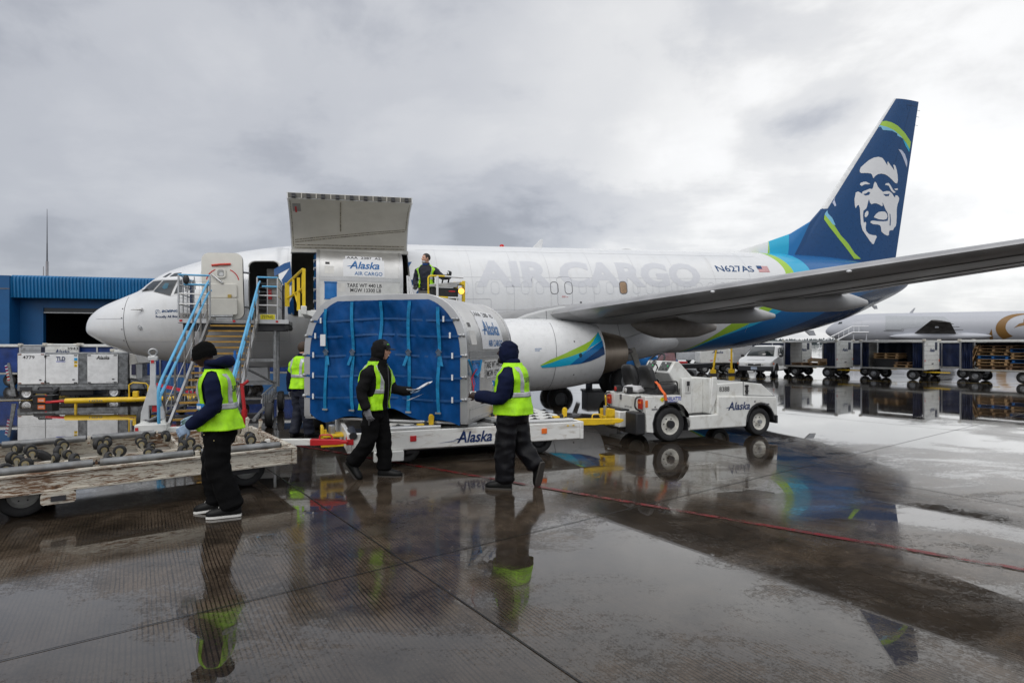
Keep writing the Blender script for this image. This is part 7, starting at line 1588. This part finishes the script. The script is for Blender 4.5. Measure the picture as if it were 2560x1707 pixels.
MB_ = MB(); MB_.prism([(0, 0), (.9, 0), (.75, .62), (.1, .62)], (-.4, -.5, .95), (1, 0, 0), (0, 0, 1), (0, .02, 0))
ws = thing('windscreen_panel', 'tinted pink plastic windscreen standing before the red tractor', 'windscreen', (7.55, 28.6, 0), R(10)); MB().prism([(0, 0), (.95, 0), (.78, .75), (-.05, .75)], (-.4, 0, .80), (1, 0, 0), (0, 0, 1), (0, .02, 0)).build('pane', K('pink_acrylic', (.55, .30, .30), .1, var=.15, alpha=.75), ws); MB().bx(-.5, .65, -.3, .5, .45, .80).bx(-.45, -.35, -.2, .4, 0, .46).bx(.5, .6, -.2, .4, 0, .46).build('panel_base', K('dull_grey_box', (.28, .28, .28), .5), ws, bev=.02)
T = thing('belt_loader', 'low black and yellow belt loader parked behind the white tractor', 'belt loader', (6.5, 26.2, 0), R(4))
b = MB(); b.prism([(-2.2, .55), (2.4, .70), (2.4, .90), (-2.2, .72)], (0, -.45, 0), (1, 0, 0), (0, 0, 1), (0, .9, 0)); b.build('belt_frame', DARK, T, bev=.02)
b = MB(); b.prism([(-2.6, .48), (-.6, .62), (-.6, .74), (-2.6, .60)], (0, -.52, 0), (1, 0, 0), (0, 0, 1), (0, .06, 0)); b.build('yellow_side', YEL, T); MB().bx(-1.5, 1.6, -.6, .6, .3, .6).build('chassis', K('dull_grey_box'), T, bev=.03)
for x in (-1.1, 1.2):
    for y in (-.6, .6): wheel(T, (x, y, .3), (0, math.copysign(1, y), 0), .3, .2, .55)
for i, x in enumerate((-2.05, -1.75)): MB().bx(x - .04, x + .04, -.5, -.42, .6, 1.5).build('guide_post', YEL, T)
T = thing('cargo_cart', 'white box cart with script lettering and yellow posts below the tail', 'cart', (12.3, 35.5, 0), R(-6)); 
b = MB(); b.prism([(-1.0, .62), (-1.0, 1.25), (-.85, 1.48), (.7, 1.48), (.95, 1.2), (.95, .62)], (0, -.7, 0), (1, 0, 0), (0, 0, 1), (0, 1.4, 0)); b.build('box_body', WHITE2, T, 30, bev=.04); put('script_lettering', alaska_mesh(), -.35, .35, 1.20, 1.36, vplane(T, -.7, .006), INK, T)
MB().bx(-1.0, .95, -.6, .6, .5, .62).build('chassis', DARK, T)
for x in (-.7, .65):
    for y in (-.55, .55): wheel(T, (x, y, .26), (0, math.copysign(1, y), 0), .26, .16, .5)
T = thing('freight_container', 'ribbed silver freight container with a blue end panel near the minivan', 'container', (14.2, 38.2, 0), R(-4))
MB().bx(-1.3, 1.2, -.7, .7, .55, 2.0).build('box_body', K('pale_metal_sheet', (.50, .50, .50), .45, .3), T); 
for k in range(6): MB().bx(-1.3, 1.2, -.715, -.70, .7 + .22 * k, .72 + .22 * k).build('rib', SEAM, T)
MB().bx(1.22, 1.75, -.72, .5, .55, 2.05).build('blue_end', K('end_blue', (.02, .10, .50), .4), T)
for x in (-.9, .8):
    for y in (-.5, .5): wheel(T, (x, y, .3), (0, math.copysign(1, y), 0), .3, .2, .5)
MB().bx(-1.2, 1.2, -.5, .5, .42, .55).build('chassis', DARK, T)
for p, rz, tl in (((11.35, 33.0, 0), 0, .22), ((12.55, 33.4, 0), 0, 0)):
    T = thing('yellow_post', 'upright yellow tow post leaning over' if tl else 'upright yellow tow post with a ring, standing straight', 'post', p, rz)
    b = MB(); b.tube([(0, 0, .25), (tl, 0, 1.62)], [.07, .05], 8).torus((tl * 1.04, 0, 1.68), (0, 1, 0), .06, .02, 14, 6).box((0, 0, .2), (.28, .2, .22)); b.build('post', YEL, T); MB().box((-.08, -.02, .82), (.12, .04, .05)).build('cross_pin', RED, T); MB().bx(-.2, .2, -.15, .15, 0, .1).build('post_foot', DARK, T)
T = thing('covered_cart', 'blue tarpaulin covered cart behind the main landing gear', 'cart', (6.5, 29.5, 0), R(4))
b = MB(); rings = []
for i in range(15):
    x = -1.7 + 3.4 * i / 14; h = 1.12 + .10 * math.sin(i * 1.7) - (.35 if i in (0, 14) else 0); rings.append([Vector((x, y, z)) for y, z in ((-.85, .45), (-.88, .8), (-.8, h), (-.4, h + .08), (0, h + .1), (.4, h + .08), (.8, h), (.88, .8), (.85, .45))])
b.loft(rings); b.build('tarpaulin', K('bright_blue_tarp', (.008, .14, .42), .4, var=.4, vs=3, bump=.5, bs=6), T, 60); MB().bx(-1.7, 1.7, -.7, .7, .35, .46).build('deck', K('ochre_deck', (.30, .19, .05), .5), T)
for x in (-1.2, 1.2):
    for y in (-.6, .6): wheel(T, (x, y, .25), (0, math.copysign(1, y), 0), .25, .16, .5)
T = thing('wheel_chock_box', 'grey steel equipment box standing below the engine exhaust', 'box', (3.75, 24.2, 0), R(10)); MB().bx(-.75, .65, -.3, .5, .22, 1.0).build('box_body', K('dull_grey_box'), T, bev=.02); MB().bx(-.8, .7, -.34, .5, .12, .22).build('box_base', DARK, T); MB().bx(-.6, -.5, -.2, .4, 0, .13).bx(.4, .5, -.2, .4, 0, .13).build('box_foot', DARK, T)
def car(label, loc, rz, mt):
    T = thing('parked_car', label, 'car', loc, rz, 'vehicles parked far behind the minivan'); rings = []
    for x, zs, zb, zr, w_ in ((2.2, .4, .6, .62, .75), (2.1, .3, .75, .78, .85), (1.2, .28, .95, 1.0, .88), (.5, .28, 1.0, 1.5, .88), (-1.2, .28, 1.0, 1.55, .88), (-2.0, .3, .98, 1.05, .86), (-2.2, .4, .8, .85, .8)):
        rings.append([Vector((x, s * a, z)) for s, L in ((1, ((w_, zs), (w_, zb), (w_ * .78, zr))), (-1, ((w_ * .78, zr), (w_, zb), (w_, zs)))) for a, z in L])
    MB().loft(rings).build('body', mt, T, 30)
    for s in (1, -1): quad('side_window', [(.95, s * .885, 1.02), (.5, s * .74, 1.42), (-1.2, s * .74, 1.46), (-1.6, s * .885, 1.02)], VG, T)
    quad('windscreen', [(1.15, -.7, 1.02), (1.15, .7, 1.02), (.52, .6, 1.46), (.52, -.6, 1.46)], VG, T)
    for x in (1.35, -1.35):
        for s in (1, -1): wheel(T, (x, s * .78, .3), (0, s, 0), .31, .2, .6)
car('white car parked behind the right side of the minivan', (18.3, 45.5, 0), R(-120), K('van_white'))
car('silver car parked far behind the white box cart', (16.0, 55, 0), R(-160), K('silver_car', (.4, .41, .42), .25, .4))
car('white car far behind the blue end panel', (20.5, 60, 0), R(-150), K('van_white'))
# ---------------------------------------------------------------- hangar and masts
HG = thing('hangar', 'blue metal hangar with a ribbed fascia and dark open doorway', 'hangar', (-35.2, 40.6, 0), R(13.5))
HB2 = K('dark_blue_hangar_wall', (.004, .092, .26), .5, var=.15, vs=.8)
MB().bx(2.7, 27, 1.0, 1.35, 0, 5.2).build('front_wall', HB2, HG) if False else None
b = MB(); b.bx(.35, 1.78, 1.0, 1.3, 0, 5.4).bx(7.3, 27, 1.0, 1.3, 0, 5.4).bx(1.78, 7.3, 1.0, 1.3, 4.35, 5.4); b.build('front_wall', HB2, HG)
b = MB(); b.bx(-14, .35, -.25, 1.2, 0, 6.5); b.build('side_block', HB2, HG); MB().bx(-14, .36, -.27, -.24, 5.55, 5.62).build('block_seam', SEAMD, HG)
b = MB(); nr_ = 250; L = 27.0
rows = []
for j, (z, y) in enumerate(((4.95, .25), (5.0, -.02), (6.2, -.10), (6.45, -.04), (6.56, .14), (6.60, .5))):
    rows.append([Vector((.35 + L * i / (nr_ * 2), y - (.07 if i % 4 in (0, 1) else -.03), z)) for i in range(nr_ * 2 + 1)])
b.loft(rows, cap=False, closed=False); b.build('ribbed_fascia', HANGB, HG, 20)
MB().bx(.35, 27.4, .2, 18, 6.4, 6.56).build('roof', K('hangar_roof', (.10, .16, .26), .5), HG)
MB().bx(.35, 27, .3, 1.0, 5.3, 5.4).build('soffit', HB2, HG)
b = MB(); b.bx(.4, 27, 17, 17.3, 0, 6.4).bx(.35, .6, 1.3, 17, 0, 6.4).bx(26.8, 27, 1.3, 17, 0, 6.4); b.build('inner_walls', VOID, HG)
MB().bx(.6, 26.8, 1.35, 17, .01, .03).build('inner_floor', VOID, HG)
MB().bx(1.78, 7.3, 1.05, 1.12, 4.05, 4.4).build('roller_door', K('roller_shutter', (.04, .045, .05), .5), HG); MB().bx(1.78, 7.3, 1.0, 1.08, 3.98, 4.05).build('door_edge', STEEL, HG)
MB().bx(1.70, 1.80, .96, 1.32, 0, 4.4).bx(7.28, 7.38, .96, 1.32, 0, 4.4).build('door_jamb', HB2, HG)
MB().bx(5.0, 5.7, 3.5, 3.6, 3.95, 4.02).build('strip_light', K('dim_tube', (.8, .6, .25), .4, emit=.5), HG)
MB().bx(7.75, 8.15, .90, 1.0, 4.75, 4.88).build('wall_lamp', K('pale_cowl'), HG)
for x, h, r, lab in ((.62, 5.5, .07, 'tall thin mast with a thick base on the hangar roof'), (.38, 1.1, .02, 'short thin mast left of the tall mast on the hangar roof'), (1.41, .35, .05, 'stubby white mast right of the tall mast on the hangar roof')):
    T = thing('roof_mast', lab, 'mast', HG.location + Matrix.Rotation(R(13.5), 3, 'Z') @ Vector((x, 4.0, 6.56)), 0)
    MB().cyl((0, 0, 0), (0, 0, min(1.5, h)), r * 1.3, n=8).build('mast_base', K('mast_grey', (.35, .33, .33), .5), T)
    if h > 1.5: MB().cyl((0, 0, 1.5), (0, 0, h - 2.6 + .0), r * .75, r * .55, 8).cyl((0, 0, h - 2.6), (0, 0, h), r * .5, r * .2, 8).build('mast_rod', K('mast_dark', (.10, .10, .11), .5), T)
# ---------------------------------------------------------------- far freighter
FJ = thing('distant_freighter', 'white wide-body freighter with a gold crescent emblem parked behind the pallet carts', 'airplane', (72.5, 135, 0), R(-24))
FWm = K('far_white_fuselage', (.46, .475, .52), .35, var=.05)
b = MB(); rings = []
for s, zt_, zb_, hw_ in ((0, 4.9, 4.4, .2), (.4, 5.5, 3.9, .8), (1.2, 6.2, 3.3, 1.5), (2.4, 7.1, 2.8, 2.1), (3.6, 7.75, 2.5, 2.5), (5.5, 8.3, 2.2, 2.85), (8, 8.55, 2.1, 3.0), (12, 8.6, 2.1, 3.0), (40, 8.6, 2.1, 3.0), (48, 8.5, 3.2, 2.5), (56, 8.2, 5.6, 1.2), (58, 7.9, 6.6, .5)):
    rings.append([Vector((s, hw_ * math.cos(a), (zt_ + zb_) / 2 + (zt_ - zb_) / 2 * math.sin(a))) for a in [6.28319 * i / 40 for i in range(40)]])
FF = b.loft(rings).build('fuselage', FWm, FJ, 60)
def ffn(off=.02):
    def f(s, z):
        zc, hz = 5.35, 3.25; hw_ = interp([(0, .2), (1.2, 1.5), (2.4, 2.1), (3.6, 2.5), (5.5, 2.85), (8, 3.0), (40, 3.0)], s); zc = interp([(0, 4.65), (2.4, 4.95), (5.5, 5.25), (12, 5.35), (40, 5.35)], s); hz = interp([(0, .25), (2.4, 2.15), (5.5, 3.05), (12, 3.25), (40, 3.25)], s); q = max(-1, min(1, (z - zc) / hz))
        return Vector((s, -hw_ * math.sqrt(1 - q * q) - off, z))
    return f
drape('cockpit_window', polymesh([[(2.3, 6.25), (2.6, 6.75), (3.2, 6.8), (3.1, 6.35)]]), ffn(), GLASSD, FF, .3)
drape('grey_panel', polymesh([[(11.5, 8.0), (22, 7.6), (23.5, 6.0), (11.2, 4.6)]]), ffn(), K('far_grey_panel', (.40, .42, .45), .4), FF, .4)
drape('cargo_door_outline', stripmesh([(11, 4.6), (14.6, 4.5), (14.7, 4.9), (14.3, 4.95), (14.3, 4.75), (11.4, 4.85)], .12), ffn(.03), SEAMD, FF, .4)
drape('crew_door', stripmesh([(5.6, 4.4), (5.6, 7.0), (6.9, 7.0), (6.9, 4.4)], .06, True), ffn(.03), SEAM, FF, .4)
GOLD = K('gold_emblem_paint', (.23, .12, .03), .4, var=.05)
cx_, cz_ = 35.2, 5.0; out_ = [(cx_ + 4.6 * math.cos(R(a)), cz_ + 3.0 * math.sin(R(a))) for a in range(80, 231, 10)]; in_ = [(cx_ + .9 + 3.9 * math.cos(R(a)), cz_ + .25 + 2.5 * math.sin(R(a))) for a in range(230, 79, -10)]
drape('crescent_emblem', polymesh([out_ + in_]), ffn(.03), GOLD, FF, .4); drape('crescent_emblem', polymesh([[(29.9, 4.9), (29.6, 3.6), (30.0, 2.6), (30.6, 2.4), (30.2, 3.6)]]), ffn(.03), GOLD, FF, .4)
drape('bird_emblem', polymesh([[(33.5, 5.0), (34.4, 5.9), (35.1, 6.1), (35.2, 6.8), (36.2, 7.3), (37.0, 7.2), (37.1, 5.8), (36.6, 5.2), (35.2, 5.5), (34.2, 5.3)]]), ffn(.03), GOLD, FF, .4)
b = MB(); wl_ = [(16.2, -3.3, 3.6), (19.0, -8.0, 7.0), (22.2, -8.0, 7.1), (25.2, -3.3, 4.2)]
b.loft([[Vector((16.0 + u * 2.6 + (8.5 - 5.2 * u) * c, -2.6 - 5.2 * u, 3.45 + 3.2 * u + y * (6 - 3 * u) - .5 * c)) for c, y in AF] for u in (0, .33, .66, 1)]); b.build('bare_wing_stub', K('dark_wing_metal', (.11, .105, .10), .5, .2, var=.5, vs=.9), FJ, 40)
for z, x0, x1 in ((5.9, 20.0, 22.9), (5.3, 20.2, 24.0), (4.7, 20.5, 24.8)): MB().box(((x0 + x1) / 2, -5.6 + (5.9 - z), z), (x1 - x0, .5, .10)).build('torn_flap', K('flap_dark', (.06, .06, .055), .6), FJ)
MB().box((19.9, -6.2, 5.6), (.6, .5, 1.0)).build('wing_bracket', K('far_grey_panel'), FJ)
MB().ell((21, -3.0, 3.4), (9, 1.4, .9)).build('wing_fairing', FWm, FJ, 60)
MB().prism([(0, 0), (.7, 0), (1.2, 1.1), (.95, 1.1)], (16.2, 0, 8.55), (1, 0, 0), (0, 0, 1), (0, .1, 0)).build('blade_antenna', SEAM, FJ)
for s in (5.0, 24): 
    for y in (-1.6, 1.6): wheel(FJ, (s, y, .6), (0, math.copysign(1, y), 0), .6, .5, .5)
    MB().cyl((s, 0, .6), (s, 0, 3), .25).cyl((s, -1.6, .6), (s, 1.6, .6), .12).build('gear_strut', STEEL, FJ)
T = thing('air_stairs', 'pale mobile stairs at the nose of the distant freighter', 'stairs', (69, 128.6, 0), R(-24)); b = MB()
b.tube([(-1.5, 0, .5), (5.2, 0, 4.3), (8.2, 0, 4.3)], .14, 6).tube([(-1.5, 0, 1.9), (5.2, 0, 5.6), (8.2, 0, 5.6)], .10, 6).tube([(-1.5, 1.4, 1.9), (5.2, 1.4, 5.6), (8.2, 1.4, 5.6)], .10, 6)
for k in range(9): x = -1.2 + .95 * k; z = min(4.3, .5 + (x + 1.5) * .567); b.tube([(x, 0, z), (x, 0, z + 1.35)], .06, 5)
b.build('stair_rail', LOGOW, T); MB().bx(5.2, 8.2, 0, 1.5, 4.1, 4.3).build('stair_platform', SEAM, T); MB().cyl((7.8, .2, 0), (7.8, .2, 4.2), .12).cyl((5.4, .2, 0), (5.4, .2, 4.2), .12).build('stair_leg', SEAM, T)
# ---------------------------------------------------------------- far treeline
b = MB(); rt_ = random.Random(11)
for i in range(1700):
    x = rt_.uniform(60, 520); y = 640 + rt_.uniform(0, 60); h = rt_.uniform(4.5, 8) * (1 + .5 * noise.noise(Vector((x * .02, 0, 0)))); r_ = h * rt_.uniform(.30, .5)
    for k in range(4):
        z0 = h * (.08 + .22 * k); b.cyl((x, y, z0), (x + rt_.uniform(-.2, .2), y, z0 + h * .36), r_ * (1 - .22 * k), .03, 6, False)
tl = b.build('treeline', K('hazy_conifer', (.060, .080, .085), .9, var=.3, vs=.1), None, 0); struct(tl, 'stuff')
